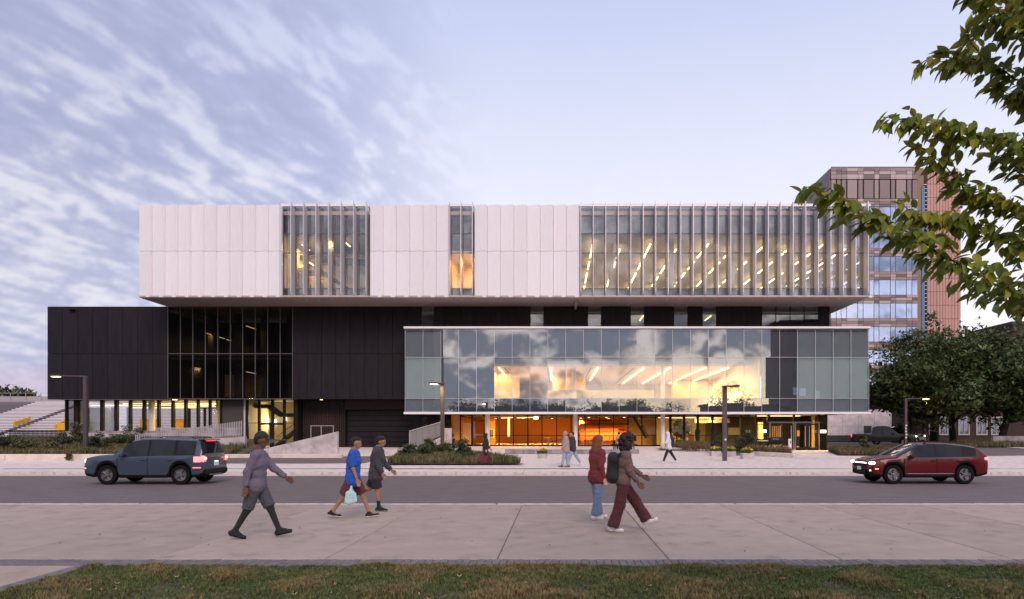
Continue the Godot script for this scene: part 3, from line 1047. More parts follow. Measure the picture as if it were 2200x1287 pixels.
func glass_box(b: Node3D) -> void:
	var xa := X(870.5, DG)
	var xb := X(1866.5, DG)
	var n := 26
	var pitch := (xb - xa) / n
	var yt := Y(706.5, DG)
	var y2 := Y(767.5, DG)
	var y1 := Y(856.0, DG)
	var yb := Y(885.0, DG)
	var gb := knot(b, "glass_box")
	part(gb, "top_cap", box(xb - xa + 0.16, 0.17, 0.5, 0.02), mats.white_trim, Vector3((xa + xb) * 0.5, yt + 0.08, -DG + 0.02))
	part(gb, "bottom_cap", box(xb - xa + 0.16, 0.19, 0.5, 0.02), mats.white_trim, Vector3((xa + xb) * 0.5, yb - 0.10, -DG + 0.02))
	for i in n:
		var x := xa + pitch * (i + 0.5)
		for r in [[yb, y1, 0], [y1, y2, 1], [y2, yt, 0]]:
			var ph: float = r[1] - r[0]
			var edge := i < 2 or i > 21
			var blind := i < 5 or i > 19
			part(gb, "pane", box(pitch - 0.03, ph - 0.03, 0.014), mats.mirror_glass, Vector3(x, (r[0] + r[1]) * 0.5, -DG + rng.randf_range(-0.001, 0.001)), Vector3(rng.randf_range(-0.0035, 0.0035), rng.randf_range(-0.0042, 0.0042), 0))
			if r[2] == 0:
				part(gb, "spandrel_panel", box(pitch - 0.01, ph, 0.03), mats.spandrel_edge if edge else mats.spandrel, Vector3(x, (r[0] + r[1]) * 0.5, -DG - 0.17))
			elif blind:
				part(gb, "lining_shade_panel", box(pitch - 0.01, ph, 0.03), mats.frit_wall if edge else mats.spandrel, Vector3(x, (r[0] + r[1]) * 0.5, -DG - 0.19))  # between edges and room, dark sheets stand for the unlit space behind
		part(gb, "mullion", box(0.028, yt - yb, 0.05), mats.pale_frame, Vector3(xa + pitch * i, (yt + yb) * 0.5, -DG + 0.0))
	part(gb, "mullion", box(0.028, yt - yb, 0.05), mats.pale_frame, Vector3(xb, (yt + yb) * 0.5, -DG))
	for y in [y1, y2]:
		part(gb, "transom", box(xb - xa, 0.028, 0.046), mats.pale_frame, Vector3((xa + xb) * 0.5, y, -DG + 0.001))
	# shell
	var deep := 26.0
	part(gb, "roof", box(xb - xa - 0.1, 0.16, 2.0), mats.soffit, Vector3((xa + xb) * 0.5, yt - 0.05, -DG - 1.26))
	part(gb, "soffit", box(xb - xa - 0.1, 0.14, deep), mats.soffit, Vector3((xa + xb) * 0.5, yb - 0.02, -DG - deep * 0.5 - 0.26))
	part(gb, "end_wall", box(0.08, yt - yb, deep), mats.spandrel, Vector3(xa + 0.08, (yt + yb) * 0.5, -DG - deep * 0.5 - 0.28))
	part(gb, "end_wall", box(0.08, yt - yb, deep), mats.spandrel, Vector3(xb - 0.08, (yt + yb) * 0.5, -DG - deep * 0.5 - 0.28))
	# the reading room inside
	var room := knot(b, "reading_room")
	var yc := Y(787.0, 59.0)
	var ra := xa + pitch * 4.6
	var rb := xa + pitch * 20
	var fy := y1 - 0.02
	part(room, "ceiling", box(rb - ra, 0.16, 25.0), mats.ceiling, Vector3((ra + rb) * 0.5, yc + 0.08, -DG - 14.2))
	part(room, "bulkhead", box(rb - ra, y2 - yc - 0.1, 0.2), mats.room_grey, Vector3((ra + rb) * 0.5, (y2 + yc) * 0.5 + 0.1, -DG - 1.6))
	part(room, "floor", box(rb - ra, 0.16, 25.0), mats.floor_in, Vector3((ra + rb) * 0.5, fy - 0.09, -DG - 12.9))
	part(room, "wall", box(rb - ra, yc - fy, 0.2), mats.cream, Vector3((ra + rb) * 0.5, (yc + fy) * 0.5, -DG - 25.4))
	part(room, "wall", box(0.2, y2 - fy, 25.0), mats.cream, Vector3(ra + 0.1, (y2 + fy) * 0.5, -DG - 12.9))
	part(room, "wall", box(0.2, y2 - fy, 25.0), mats.cream, Vector3(rb - 0.1, (y2 + fy) * 0.5, -DG - 12.9))
	part(room, "partition", box(2.2, yc - fy, 0.2), mats.cream, Vector3(ra + 1.2, (yc + fy) * 0.5, -DG - 7.5))
	part(room, "partition", box(3.2, yc - fy, 0.2), mats.yellow_wall, Vector3(ra + 7.0, (yc + fy) * 0.5, -DG - 9.5))
	part(room, "partition", box(4.5, yc - fy, 0.2), mats.tan_wood, Vector3(rb - 2.4, (yc + fy) * 0.5, -DG - 17.0))
	for px in [1234.0, 1424.0]:
		part(room, "column", tube_mesh(0.17, yc - fy), mats.column, Vector3(X(px, 59.5), fy, -59.5))
	part(room, "low_wall", box(10.0, 1.15, 0.2), mats.room_grey, Vector3(X(1290.0, 64.0), fy + 0.57, -64.0))
	for k in 4:
		part(room, "duct", tube_mesh(0.05, 18.0, 8), mats.dark_wall, Vector3(X(1085.0 + k * 92.0, 60.0), yc - 0.10, -59.6), Vector3(-PI / 2, 0, 0))
	for px in [1072.0, 1183.0, 1285.0, 1384.0, 1440.0, 1516.0, 1565.0]:
		var len := 14.5 if px < 1300.0 else 19.0
		var at := Vector3(X(px, 59.0), yc - 0.14, -59.0 - len * 0.5)
		part(room, "light_strip", box(0.13, 0.07, len), mats.strip, at)
		for k in 3:
			area_light("reading_strip_light", at + Vector3(0, -0.06, (k - 1) * len / 3.0), Vector2(0.13, len / 3.0), Color(1.0, 0.77, 0.44), 3.2)

func glazed_front(parent: Node3D, px: Array, d: float, ylow: float, yhigh: float, ytr: float, glass: Material, fw: float, frame: Material) -> void:
	# upright mullions at the given pixels, one pane in each bay above and one below the transom
	for i in px.size():
		part(parent, "mullion", box(fw, yhigh - ylow, 0.16), frame, Vector3(X(px[i], d), (yhigh + ylow) * 0.5, -d))
		if i + 1 < px.size():
			var xa := X(px[i], d)
			var xb := X(px[i + 1], d)
			var spans := [[ylow, yhigh]]
			if ytr > ylow:
				spans = [[ylow, ytr], [ytr, yhigh]]
				part(parent, "transom", box(xb - xa - fw, 0.05, 0.1), frame, Vector3((xa + xb) * 0.5, ytr, -d))
			for s in spans:
				part(parent, "pane", box(xb - xa - fw, s[1] - s[0] - 0.05, 0.012), glass, Vector3((xa + xb) * 0.5, (s[0] + s[1]) * 0.5, -d), Vector3(rng.randf_range(-0.002, 0.002), rng.randf_range(-0.002, 0.002), 0))

func ground_floor(b: Node3D) -> void:
	var d := 59.6
	var yh := Y(885.0, DG) - 0.1
	var y0 := 0.50
	var front := knot(b, "ground_floor_front")
	var ml: Array = [1045.0, 1072.5, 1103.5, 1134.0, 1164.5, 1196.0, 1227.0, 1257.0, 1287.5, 1318.0, 1349.0, 1379.0, 1409.0]
	glazed_front(front, ml, d, y0 + 0.14, yh, Y(935.5, d), mats.clear_glass, 0.08, mats.black_frame)
	glazed_front(front, [1426.0, 1440.0, 1469.5, 1499.0, 1530.5], d, y0 + 0.14, yh, Y(935.5, d), mats.clear_glass, 0.22, mats.black_frame)
	glazed_front(front, [1530.5, 1560.0, 1592.0, 1624.0], d, y0 + 0.14, yh, -1.0, mats.clear_glass, 0.16, mats.black_frame)
	part(front, "pane", box(X(1426.0, d) - X(1409.0, d), yh - y0 - 0.2, 0.012), mats.clear_glass, Vector3((X(1426.0, d) + X(1409.0, d)) * 0.5, (yh + y0) * 0.5, -d))
	part(front, "kick_plate", box(X(1624.0, d) - X(985.0, d), 0.26, 0.2), mats.black_frame, Vector3((X(1624.0, d) + X(985.0, d)) * 0.5, y0 + 0.03, -d))
	part(front, "head_frame", box(X(1624.0, d) - X(960.0, d), 0.1, 0.18), mats.black_frame, Vector3((X(1624.0, d) + X(960.0, d)) * 0.5, yh - 0.05, -d))
	for px in [1047.5, 1236.5, 1424.0]:
		part(front, "column", tube_mesh(0.19, yh - 0.5), mats.column, Vector3(X(px, 58.6), 0.5, -58.6))
	# double door at the left of the orange room
	var door := knot(b, "glass_door")
	part(door, "frame", box(0.10, yh - y0, 0.2), mats.black_frame, Vector3(X(989.5, d), (yh + y0) * 0.5, -d))
	part(door, "frame", box(0.16, yh - y0, 0.2), mats.black_frame, Vector3(X(1014.5, d), (yh + y0) * 0.5, -d))
	part(door, "frame", box(0.10, yh - y0, 0.2), mats.black_frame, Vector3(X(1040.5, d), (yh + y0) * 0.5, -d))
	for s in [[992.0, 1011.5], [1018.0, 1038.5]]:
		var xa := X(s[0], d)
		var xb := X(s[1], d)
		part(door, "pane", box(xb - xa, yh - y0 - 0.5, 0.012), mats.clear_glass, Vector3((xa + xb) * 0.5, (yh + y0) * 0.5, -d))
		part(door, "push_bar", box(xb - xa - 0.06, 0.05, 0.05), mats.steel, Vector3((xa + xb) * 0.5, Y(934.0, d), -d + 0.09))
		part(door, "rail", box(xb - xa, 0.2, 0.07), mats.black_frame, Vector3((xa + xb) * 0.5, y0 + 0.12, -d))
		part(door, "pull_handle", box(0.05, 1.5, 0.05), mats.steel, Vector3(xb - 0.04 if s[0] < 1000 else xa + 0.08, Y(925.0, d), -d + 0.10))
	part(front, "orange_wall", box(X(988.0, d) - X(974.0, d), yh - y0, 0.14), mats.orange_wood, Vector3((X(988.0, d) + X(974.0, d)) * 0.5, (yh + y0) * 0.5, -d - 0.02))
	# the orange room
	var room := knot(b, "orange_room")
	var xa := X(974.0, d)
	var xb := X(1412.0, 66.0)
	part(room, "floor", box(X(1640.0, 70.0) - xa, 0.1, 16.0), mats.floor_in, Vector3((X(1640.0, 70.0) + xa) * 0.5, 0.49, -d - 8.1))
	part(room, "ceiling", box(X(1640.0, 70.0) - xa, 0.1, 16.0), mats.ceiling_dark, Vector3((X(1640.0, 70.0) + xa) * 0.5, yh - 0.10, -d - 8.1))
	var zb := 75.0
	part(room, "back_wall", box(X(1412.0, zb) - X(960.0, zb), yh - 0.5, 0.2), mats.orange_wood, Vector3((X(1412.0, zb) + X(960.0, zb)) * 0.5, (yh + 0.5) * 0.5, -zb))
	part(room, "side_wall", box(0.2, yh - 0.5, 15.0), mats.orange_wood, Vector3(xa - 0.1, (yh + 0.5) * 0.5, -d - 7.6))
	part(room, "side_wall", box(X(1066.0, 63.5) - X(1045.0, 63.5), yh - 0.5, 0.2), mats.orange_wood, Vector3((X(1066.0, 63.5) + X(1040.0, 63.5)) * 0.5, (yh + 0.5) * 0.5, -63.5))
	part(room, "cream_door", box(0.75, 2.1, 0.08), mats.cream, Vector3(X(1003.0, 63.0), 1.6, -63.0))
	part(room, "notice_frame", box(0.55, 0.85, 0.06), mats.cream, Vector3(X(1055.0, 63.2), Y(931.0, 63.2), -63.35))
	part(room, "notice_panel", box(0.40, 0.66, 0.02), mats.spandrel_pale, Vector3(X(1055.0, 63.2), Y(931.0, 63.2), -63.31))
	part(room, "lit_column", box(0.22, 1.75, 0.22), mats.strip_soft, Vector3(X(1093.0, 66.0), Y(918.0, 66.0), -66.0))
	area_light("lit_column_light", Vector3(X(1093.0, 66.0), Y(918.0, 66.0), -65.86), Vector2(0.22, 1.75), Color(1.0, 0.72, 0.35), 0.5, Vector3(0, PI, 0))
	for s in [[1088.0, 897.0, 62.0, 2.4, 0.5], [1127.0, 896.0, 61.5, 2.6, 0.62]]:
		var at := Vector3(X(s[0], s[2]), yh - 0.28, -s[2] - 0.6)
		part(room, "light_strip", box(0.07, 0.05, s[3]), mats.strip, at, Vector3(0, s[4], 0))
		area_light("orange_room_light", at + Vector3(0, -0.06, 0), Vector2(0.07, s[3]), Color(1.0, 0.72, 0.36), 8.0)
	for k in 6:
		var at := Vector3(X(1062.0 + 62.0 * k, 70.0), yh - 0.20, -71.5 + 1.5 * (k % 2))
		part(room, "downlight", tube_mesh(0.11, 0.05, 12), mats.strip, at)
		var sp := SpotLight3D.new()
		sp.name = numbered("downlight_beam")
		sp.position = at + Vector3(0, -0.04, 0)
		sp.rotation = Vector3(-PI / 2 + 0.12, 0, 0)
		sp.spot_angle = 48.0
		sp.spot_range = 12.0
		sp.spot_attenuation = 2.0
		sp.light_size = 0.1
		sp.light_color = Color(1.0, 0.70, 0.32)
		sp.light_energy = 170.0
		sp.shadow_enabled = true
		add_child(sp)
	part(room, "exit_sign", box(0.42, 0.24, 0.06), mats.lamp_white, Vector3(X(1151.5, 61.0), yh - 0.32, -61.0))
	# stepped seating with cushions
	var sx0 := X(1246.0, 68.0)
	var sx1 := X(1342.0, 68.0)
	var steps := knot(b, "stepped_seating")
	for k in 6:
		part(steps, "step", box(sx1 - sx0 - 0.18 * k, 0.40, 0.9, 0.015), mats.orange_step, Vector3((sx0 + sx1) * 0.5 - 0.09 * k, 0.74 + 0.40 * k, -66.4 - 0.85 * k))
		for q in 3:
			if (k * 3 + q * 5) % 4 != 1:
				var w := 0.8 + 0.5 * float((k + q * 2) % 3)
				part(steps, "cushion", box(w, 0.12, 0.5, 0.03), mats.red_seat if (k + q) % 3 else mats.maroon_seat, Vector3(sx0 + 0.7 + q * 1.75 + 0.3 * float(k % 2), 1.00 + 0.40 * k, -66.25 - 0.85 * k))
	for k in 3:  # downlights with spots, added to brighten the seating
		var at := Vector3(sx0 + 0.8 + 1.7 * k, yh - 0.2, -66.0)
		part(room, "downlight", tube_mesh(0.11, 0.05, 12), mats.strip, at)
		var sp := SpotLight3D.new()
		sp.name = numbered("added_seating_beam")
		sp.position = at + Vector3(0, -0.04, 0)
		sp.rotation = Vector3(-PI / 2 + 0.55, 0, 0)
		sp.spot_angle = 50.0
		sp.spot_range = 12.0
		sp.spot_attenuation = 2.0
		sp.light_size = 0.1
		sp.light_color = Color(1.0, 0.74, 0.40)
		sp.light_energy = 34.0
		sp.shadow_enabled = true
		add_child(sp)
	# dark stair to the right of the seating
	var stair := knot(b, "dark_stair")
	part(stair, "wall", box(X(1420.0, 69.0) - X(1344.0, 69.0), yh - 0.5, 0.2), mats.tan_wood, Vector3((X(1420.0, 69.0) + X(1344.0, 69.0)) * 0.5, (yh + 0.5) * 0.5, -70.0))
	var st := new_st()
	add_bar(st, P(1360.0, 893.0, 62.5), P(1389.0, 941.0, 62.5), 0.10, 0.24)
	add_bar(st, P(1364.0, 886.0, 63.6), P(1395.0, 941.0, 63.6), 0.06, 0.06)
	part(stair, "stringer", st.commit(), mats.dark_wall)
	for k in 14:
		part(stair, "tread", box(0.3, 0.05, 1.1), mats.tan_wood, P(1362.0 + 2.05 * k, 897.0 + 3.35 * k, 63.1))
	# yellow lobby
	var lob := knot(b, "yellow_lobby")
	part(lob, "back_wall", box(X(1530.0, 68.0) - X(1412.0, 68.0), yh - 0.5, 0.2), mats.yellow_wall, Vector3((X(1530.0, 68.0) + X(1412.0, 68.0)) * 0.5, (yh + 0.5) * 0.5, -68.4))
	part(lob, "door", box(1.5, 2.1, 0.08), mats.cream, Vector3(X(1484.0, 67.8), 1.56, -68.2))
	for k in 2:
		part(lob, "door_frame", box(0.05, 1.6, 0.1), mats.dark_wall, Vector3(X(1481.0 + 5.0 * k, 67.8), 1.7, -68.1))
	part(lob, "bulkhead", box(3.0, 0.42, 1.2), mats.cream, Vector3(X(1532.0, 64.0), yh - 0.50, -64.4))
	part(lob, "dark_wall", box(X(1555.0, 66.0) - X(1516.0, 66.0), 2.2, 0.2), mats.dark_wall, Vector3((X(1555.0, 66.0) + X(1516.0, 66.0)) * 0.5, 1.6, -66.0))
	part(lob, "wing_wall", box(X(1640.0, 66.0) - X(1552.0, 66.0), yh - 0.5, 0.2), mats.dark_wall, Vector3((X(1640.0, 66.0) + X(1552.0, 66.0)) * 0.5, (yh + 0.5) * 0.5, -65.0))
	part(lob, "screen", box(1.25, 0.68, 0.06), mats.room_grey, Vector3(X(1580.0, 64.5), Y(926.5, 64.5), -64.8))
	for s in [[1445.0, 894.0], [1500.0, 893.0], [1536.0, 893.0]]:
		var at := Vector3(X(s[0], 62.5), yh - 0.26, -63.4)
		part(lob, "light_strip", box(0.07, 0.05, 2.8), mats.strip, at, Vector3(0, -1.1, 0))
		area_light("lobby_strip_light", at + Vector3(0, -0.06, 0), Vector2(0.07, 2.8), Color(1.0, 0.80, 0.40), 3.6)
	# entrance vestibule with its doors
	var ev := knot(b, "entrance_vestibule")
	var dv := 57.9
	var yl := 0.24
	var yv := yh + 0.02
	glazed_front(ev, [1624.5, 1650.0], dv, yl, yv, Y(912.0, dv), mats.clear_glass, 0.10, mats.black_frame)
	glazed_front(ev, [1650.0, 1706.0, 1760.0, 1775.0], dv, Y(908.5, dv), yv, -1.0, mats.clear_glass, 0.14, mats.black_frame)
	part(ev, "head_frame", box(X(1776.0, dv) - X(1624.0, dv), 0.12, 0.2), mats.black_frame, Vector3((X(1776.0, dv) + X(1624.0, dv)) * 0.5, yv - 0.04, -dv))
	part(ev, "transom", box(X(1760.0, dv) - X(1650.0, dv), 0.11, 0.2), mats.grey_frame, Vector3((X(1760.0, dv) + X(1650.0, dv)) * 0.5, Y(907.5, dv), -dv + 0.01))
	for px in [1654.5, 1704.3, 1708.5, 1759.0]:
		part(ev, "post", box(0.07, Y(909.0, dv) - yl, 0.18), mats.grey_frame, Vector3(X(px, dv), (Y(909.0, dv) + yl) * 0.5, -dv + 0.012))
	for s in [[1656.0, 1679.5], [1680.5, 1703.0], [1710.0, 1733.0], [1734.0, 1757.5]]:
		var xl := X(s[0], dv)
		var xr := X(s[1], dv)
		var leaf := knot(ev, "door")
		var yd := Y(910.5, dv)
		part(leaf, "pane", box(xr - xl - 0.12, yd - yl - 0.3, 0.012), mats.clear_glass, Vector3((xl + xr) * 0.5, (yd + yl) * 0.5, -dv))
		for e in [xl + 0.035, xr - 0.035]:
			part(leaf, "stile", box(0.07, yd - yl, 0.07), mats.black_frame, Vector3(e, (yd + yl) * 0.5, -dv))
		part(leaf, "rail", box(xr - xl - 0.14, 0.24, 0.06), mats.black_frame, Vector3((xl + xr) * 0.5, yl + 0.13, -dv))
		part(leaf, "rail", box(xr - xl - 0.14, 0.10, 0.06), mats.black_frame, Vector3((xl + xr) * 0.5, yd - 0.05, -dv))
		part(leaf, "handle", box(0.045, 1.75, 0.05), mats.steel, Vector3(xr - 0.15 if int(s[0]) % 4 == 0 or s[0] == 1710.0 else xl + 0.15, yl + 1.2, -dv + 0.10))
	part(ev, "side_pane", box(X(1775.0, dv) - X(1761.0, dv) - 0.1, Y(909.0, dv) - yl, 0.012), mats.smoke_glass, Vector3((X(1775.0, dv) + X(1761.0, dv)) * 0.5, (Y(909.0, dv) + yl) * 0.5, -dv))
	part(ev, "corner_post", box(0.12, yv - yl, 0.2), mats.black_frame, Vector3(X(1775.5, dv), (yv + yl) * 0.5, -dv))
	part(ev, "side_wall", box(0.16, yv - yl, 6.0), mats.black1, Vector3(X(1776.5, dv) - 0.02, (yv + yl) * 0.5, -dv - 3.15))
	part(ev, "back_wall", box(X(1776.0, 64.0) - X(1640.0, 64.0), yv - yl, 0.2), mats.dark_wall, Vector3((X(1776.0, 64.0) + X(1640.0, 64.0)) * 0.5, (yv + yl) * 0.5, -64.6))
	part(ev, "yellow_column", box(0.42, yv - yl - 0.1, 0.3), mats.yellow_wall, Vector3(X(1750.0, 60.5), (yv + yl) * 0.5, -60.5))
	part(ev, "yellow_column", box(0.42, 1.5, 0.3), mats.yellow_wall, Vector3(X(1633.5, 60.5), Y(925.0, 60.5), -60.5))
	part(ev, "notice_panel", box(0.36, 0.50, 0.02), mats.yellow_paint, Vector3(X(1713.5, 58.3), Y(931.0, 58.3), -58.3))
	for k in 6:
		part(ev, "slat", box(0.09, 2.0, 0.09), mats.tan_wood, Vector3(X(1660.0 + 4.0 * k, 63.0), 1.35, -63.0))
	part(ev, "floor", box(X(1776.0, dv) - X(1624.0, dv), 0.1, 7.0), mats.floor_in, Vector3((X(1776.0, dv) + X(1624.0, dv)) * 0.5, yl - 0.03, -dv - 3.6))
	part(ev, "ceiling", box(X(1776.0, dv) - X(1624.0, dv), 0.08, 6.4), mats.ceiling, Vector3((X(1776.0, dv) + X(1624.0, dv)) * 0.5, yv - 0.11, -dv - 3.4))
	for s in [[1636.5, 0.9], [1678.0, 1.9], [1712.0, 0.5]]:
		var at := Vector3(X(s[0], dv + 1.0), yv - 0.22, -dv - 0.9)
		part(ev, "light_strip", box(s[1], 0.05, 0.07), mats.strip, at)
		area_light("vestibule_light", at + Vector3(0, -0.06, 0), Vector2(s[1], 0.07), Color(1.0, 0.78, 0.40), 3.0)
	for px in [[1640.5, 926.5], [1768.5, 927.0]]:
		var at := Vector3(X(px[0], 57.2), Y(px[1], 57.2), -57.2)
		part(ev, "wall_lamp", box(0.42, 0.24, 0.20), mats.lamp_white, at)
		part(ev, "lamp_bracket", box(0.05, 0.05, 0.55), mats.black_frame, at + Vector3(0, 0.06, -0.35))
		area_light("wall_lamp_light", at + Vector3(0, -0.125, 0), Vector2(0.42, 0.2), Color(1.0, 0.85, 0.6), 0.5)
	# soffit lamps
	for px in [1676.0, 1718.0]:
		var at := Vector3(X(px, 57.4), yh + 0.05, -57.62)
		part(ev, "downlight", tube_mesh(0.08, 0.03, 10), mats.strip, at + Vector3(0, -0.04, 0))

func dock_side(b: Node3D) -> void:
	# recessed front beneath the black wall: ribbed metal, loading door, stair hall, glazed hall with the stands behind
	var yb := Y(857.5, DB)
	var dr := 61.2
	var ribs := knot(b, "ribbed_wall")
	var yl := 0.3
	var x := X(637.0, dr)
	part(ribs, "backing", box(X(964.0, dr) - x, yb - yl + 0.1, 0.2), mats.black_frame, Vector3((X(964.0, dr) + x) * 0.5, (yb + yl) * 0.5, -dr - 0.6))
	while x < X(742.0, dr):
		part(ribs, "rib", box(0.105, yb - yl, 0.12, 0.015), mats.black_rib, Vector3(x, (yb + yl) * 0.5, -dr))
		x += 0.165
	part(ribs, "backing", box(X(742.0, dr) - X(637.0, dr), yb - yl, 0.06), mats.black_frame, Vector3((X(742.0, dr) + X(637.0, dr)) * 0.5, (yb + yl) * 0.5, -dr - 0.09))
	part(ribs, "corner_post", box(0.22, yb - yl, 1.2), mats.black_frame, Vector3(X(647.5, dr), (yb + yl) * 0.5, -dr + 0.6))
	part(ribs, "soffit", box(X(968.0, DB) - X(630.0, DB), 0.1, 2.4), mats.black1, Vector3((X(968.0, DB) + X(630.0, DB)) * 0.5, yb + 0.06, -DB - 1.2))
	part(ribs, "door_head", box(X(886.0, dr) - X(742.0, dr), yb - Y(880.0, dr), 0.25), mats.black_rib, Vector3((X(886.0, dr) + X(742.0, dr)) * 0.5, (yb + Y(880.0, dr)) * 0.5, -dr))
	part(ribs, "side_panel", box(X(975.0, dr) - X(886.0, dr), yb - yl, 0.25), mats.black1, Vector3((X(975.0, dr) + X(886.0, dr)) * 0.5, (yb + yl) * 0.5, -dr))
	var gate := knot(b, "loading_door")
	var gx := (X(886.0, dr) + X(745.0, dr)) * 0.5
	var gw := X(886.0, dr) - X(745.0, dr)
	for k in 7:
		var hh := (Y(880.5, dr) - 0.35) / 7.0
		part(gate, "slat", box(gw, hh - 0.02, 0.08, 0.02), mats.black0, Vector3(gx, 0.35 + hh * (k + 0.5), -dr - 0.3))
	var dl := Vector3(X(690.0, 59.9), yb - 0.02, -59.95)
	part(b, "soffit_lamp", tube_mesh(0.12, 0.05, 12), mats.strip, dl + Vector3(0, -0.02, 0))
	var sp := SpotLight3D.new()
	sp.name = numbered("soffit_lamp_beam")
	sp.position = dl + Vector3(0, -0.05, 0)
	sp.rotation = Vector3(-PI / 2, 0, 0)
	sp.spot_angle = 55.0
	sp.spot_range = 10.0
	sp.spot_attenuation = 2.0
	sp.light_size = 0.12
	sp.light_color = Color(1.0, 0.72, 0.45)
	sp.light_energy = 10.0
	sp.shadow_enabled = true
	add_child(sp)
	# stair hall with its door
	var ds := 60.6
	var hall := knot(b, "stair_lobby")
	glazed_front(hall, [531.5, 557.0, 586.0, 611.0, 634.0], ds, 0.4, yb, Y(909.0, ds), mats.clear_glass, 0.22, mats.black_frame)
	part(hall, "door_frame", box(0.16, Y(911.0, ds) - 0.4, 0.2), mats.black_frame, Vector3(X(582.5, ds), (Y(911.0, ds) + 0.4) * 0.5, -ds + 0.02))
	part(hall, "door_frame", box(X(607.0, ds) - X(560.0, ds), 0.16, 0.2), mats.black_frame, Vector3((X(607.0, ds) + X(560.0, ds)) * 0.5, Y(911.0, ds), -ds + 0.02))
	part(hall, "white_pier", box(0.34, yb - 0.4, 0.3), mats.column, Vector3(X(524.5, ds), (yb + 0.4) * 0.5, -ds + 0.1))
	part(hall, "back_wall", box(X(640.0, 66.0) - X(522.0, 66.0), yb - 0.3, 0.2), mats.cream, Vector3((X(640.0, 66.0) + X(522.0, 66.0)) * 0.5, (yb + 0.3) * 0.5, -66.0))
	for px in [527.0, 640.0]:
		part(hall, "side_wall", box(0.2, yb - 0.3, 5.2), mats.cream, Vector3(X(px, ds) - 0.05, (yb + 0.3) * 0.5, -ds - 2.8))
	part(hall, "floor", box(X(640.0, ds) - X(524.0, ds), 0.1, 5.6), mats.floor_in, Vector3((X(640.0, ds) + X(524.0, ds)) * 0.5, 0.42, -ds - 2.8))
	part(hall, "ceiling", box(X(640.0, ds) - X(524.0, ds), 0.1, 5.6), mats.dark_wall, Vector3((X(640.0, ds) + X(524.0, ds)) * 0.5, yb + 0.03, -ds - 2.8))
	var st := new_st()
	add_bar(st, P(578.0, 872.0, 62.6), P(606.0, 893.0, 62.6), 1.1, 0.30)
	add_bar(st, P(530.0, 873.0, 62.8), P(579.0, 873.0, 62.8), 1.1, 0.34)
	add_bar(st, P(604.0, 892.0, 62.9), P(638.0, 892.0, 62.9), 1.1, 0.34)
	part(hall, "upper_flight", st.commit(), mats.dark_wall)
	st = new_st()
	add_bar(st, P(592.0, 960.0, 64.6), P(640.0, 922.0, 64.6), 1.0, 0.24)
	part(hall, "lower_flight", st.commit(), mats.dark_wall)
	st = new_st()
	add_bar(st, P(590.0, 941.0, 63.9), P(640.0, 905.0, 63.9), 0.05, 0.05)
	part(hall, "handrail", st.commit(), mats.dark_wall)
	part(hall, "notice_panel", box(0.22, 0.36, 0.02), mats.yellow_paint, P(590.0, 936.5, 60.75))
	for s in [[544.5, 901.0, 0.7], [590.5, 906.0, 0.28], [612.5, 899.0, 0.22]]:
		var at := P(s[0], s[1], 65.6)
		part(hall, "wall_lamp", box(s[2], 0.4, 0.12), mats.lamp_white, at)
		area_light("stair_lobby_light", at + Vector3(0, 0, 0.075), Vector2(s[2], 0.4), Color(1.0, 0.86, 0.58), 1.6, Vector3(0, PI, 0))
	# dark concrete stretch left of it
	part(b, "dark_pier", box(X(524.0, 60.4) - X(476.0, 60.4), yb - 0.4, 0.5), mats.dark_wall, Vector3((X(524.0, 60.4) + X(476.0, 60.4)) * 0.5, (yb + 0.4) * 0.5, -60.5))
	# glazed hall, seen through to the stands
	var gh := knot(b, "glazed_hall")
	var dg := 60.3
	var yf := Y(925.5, dg)
	part(gh, "floor", box(X(478.0, dg) - X(142.0, dg), 0.5, 20.0), mats.old_concrete, Vector3((X(478.0, dg) + X(142.0, dg)) * 0.5, yf - 0.25, -dg - 9.9))
	part(gh, "plinth", box(X(478.0, dg) - X(142.0, dg), 1.9, 0.3), mats.concrete, Vector3((X(478.0, dg) + X(142.0, dg)) * 0.5, yf - 1.16, -dg + 0.06))
	for px in [[143.5, 0.2], [165.0, 0.5], [220.0, 0.36], [250.5, 0.36], [280.5, 0.28], [310.5, 0.28], [341.5, 0.28], [372.0, 0.28], [399.5, 0.28], [426.0, 0.26], [451.5, 0.22], [476.0, 0.25]]:
		part(gh, "mullion", box(px[1] * 0.72, yb - yf, 0.3), mats.black_frame, Vector3(X(px[0], dg), (yb + yf) * 0.5, -dg))
	var mp := [143.5, 165.0, 192.0, 220.0, 250.5, 280.5, 310.5, 341.5, 372.0, 399.5, 426.0, 451.5, 476.0]
	for i in mp.size() - 1:
		var xa := X(mp[i], dg)
		var xb := X(mp[i + 1], dg)
		part(gh, "pane", box(xb - xa - 0.05, yb - yf, 0.012), mats.half_glass if i > 1 else mats.smoke_glass, Vector3((xa + xb) * 0.5, (yb + yf) * 0.5, -dg))
	for px in [172.5, 326.0]:
		part(gh, "column", tube_mesh(0.27, yb - yf), mats.column, Vector3(X(px, 60.9), yf, -60.9))
	part(gh, "ceiling", box(X(478.0, dg) - X(160.0, dg), 0.06, 18.0), mats.cream, Vector3((X(478.0, dg) + X(160.0, dg)) * 0.5, yb - 0.04, -dg - 9.3))
	var dk := 79.0
	for k in range(2, 14):
		var px := 110.0 + 33.0 * k
		part(gh, "rear_mullion", box(0.22, yb - yf, 0.2), mats.black_frame, Vector3(X(px, dk), (yb + yf) * 0.5, -dk))
		part(gh, "rear_pane", box(X(33.0 + VX, dk) - 0.25, yb - yf, 0.012), mats.clear_glass, Vector3(X(px + 16.5, dk), (yb + yf) * 0.5, -dk))
	part(gh, "end_wall", box(0.2, yb - yf, 18.0), mats.cream, Vector3(X(478.0, 62.0) + 0.2, (yb + yf) * 0.5, -dg - 9.3))
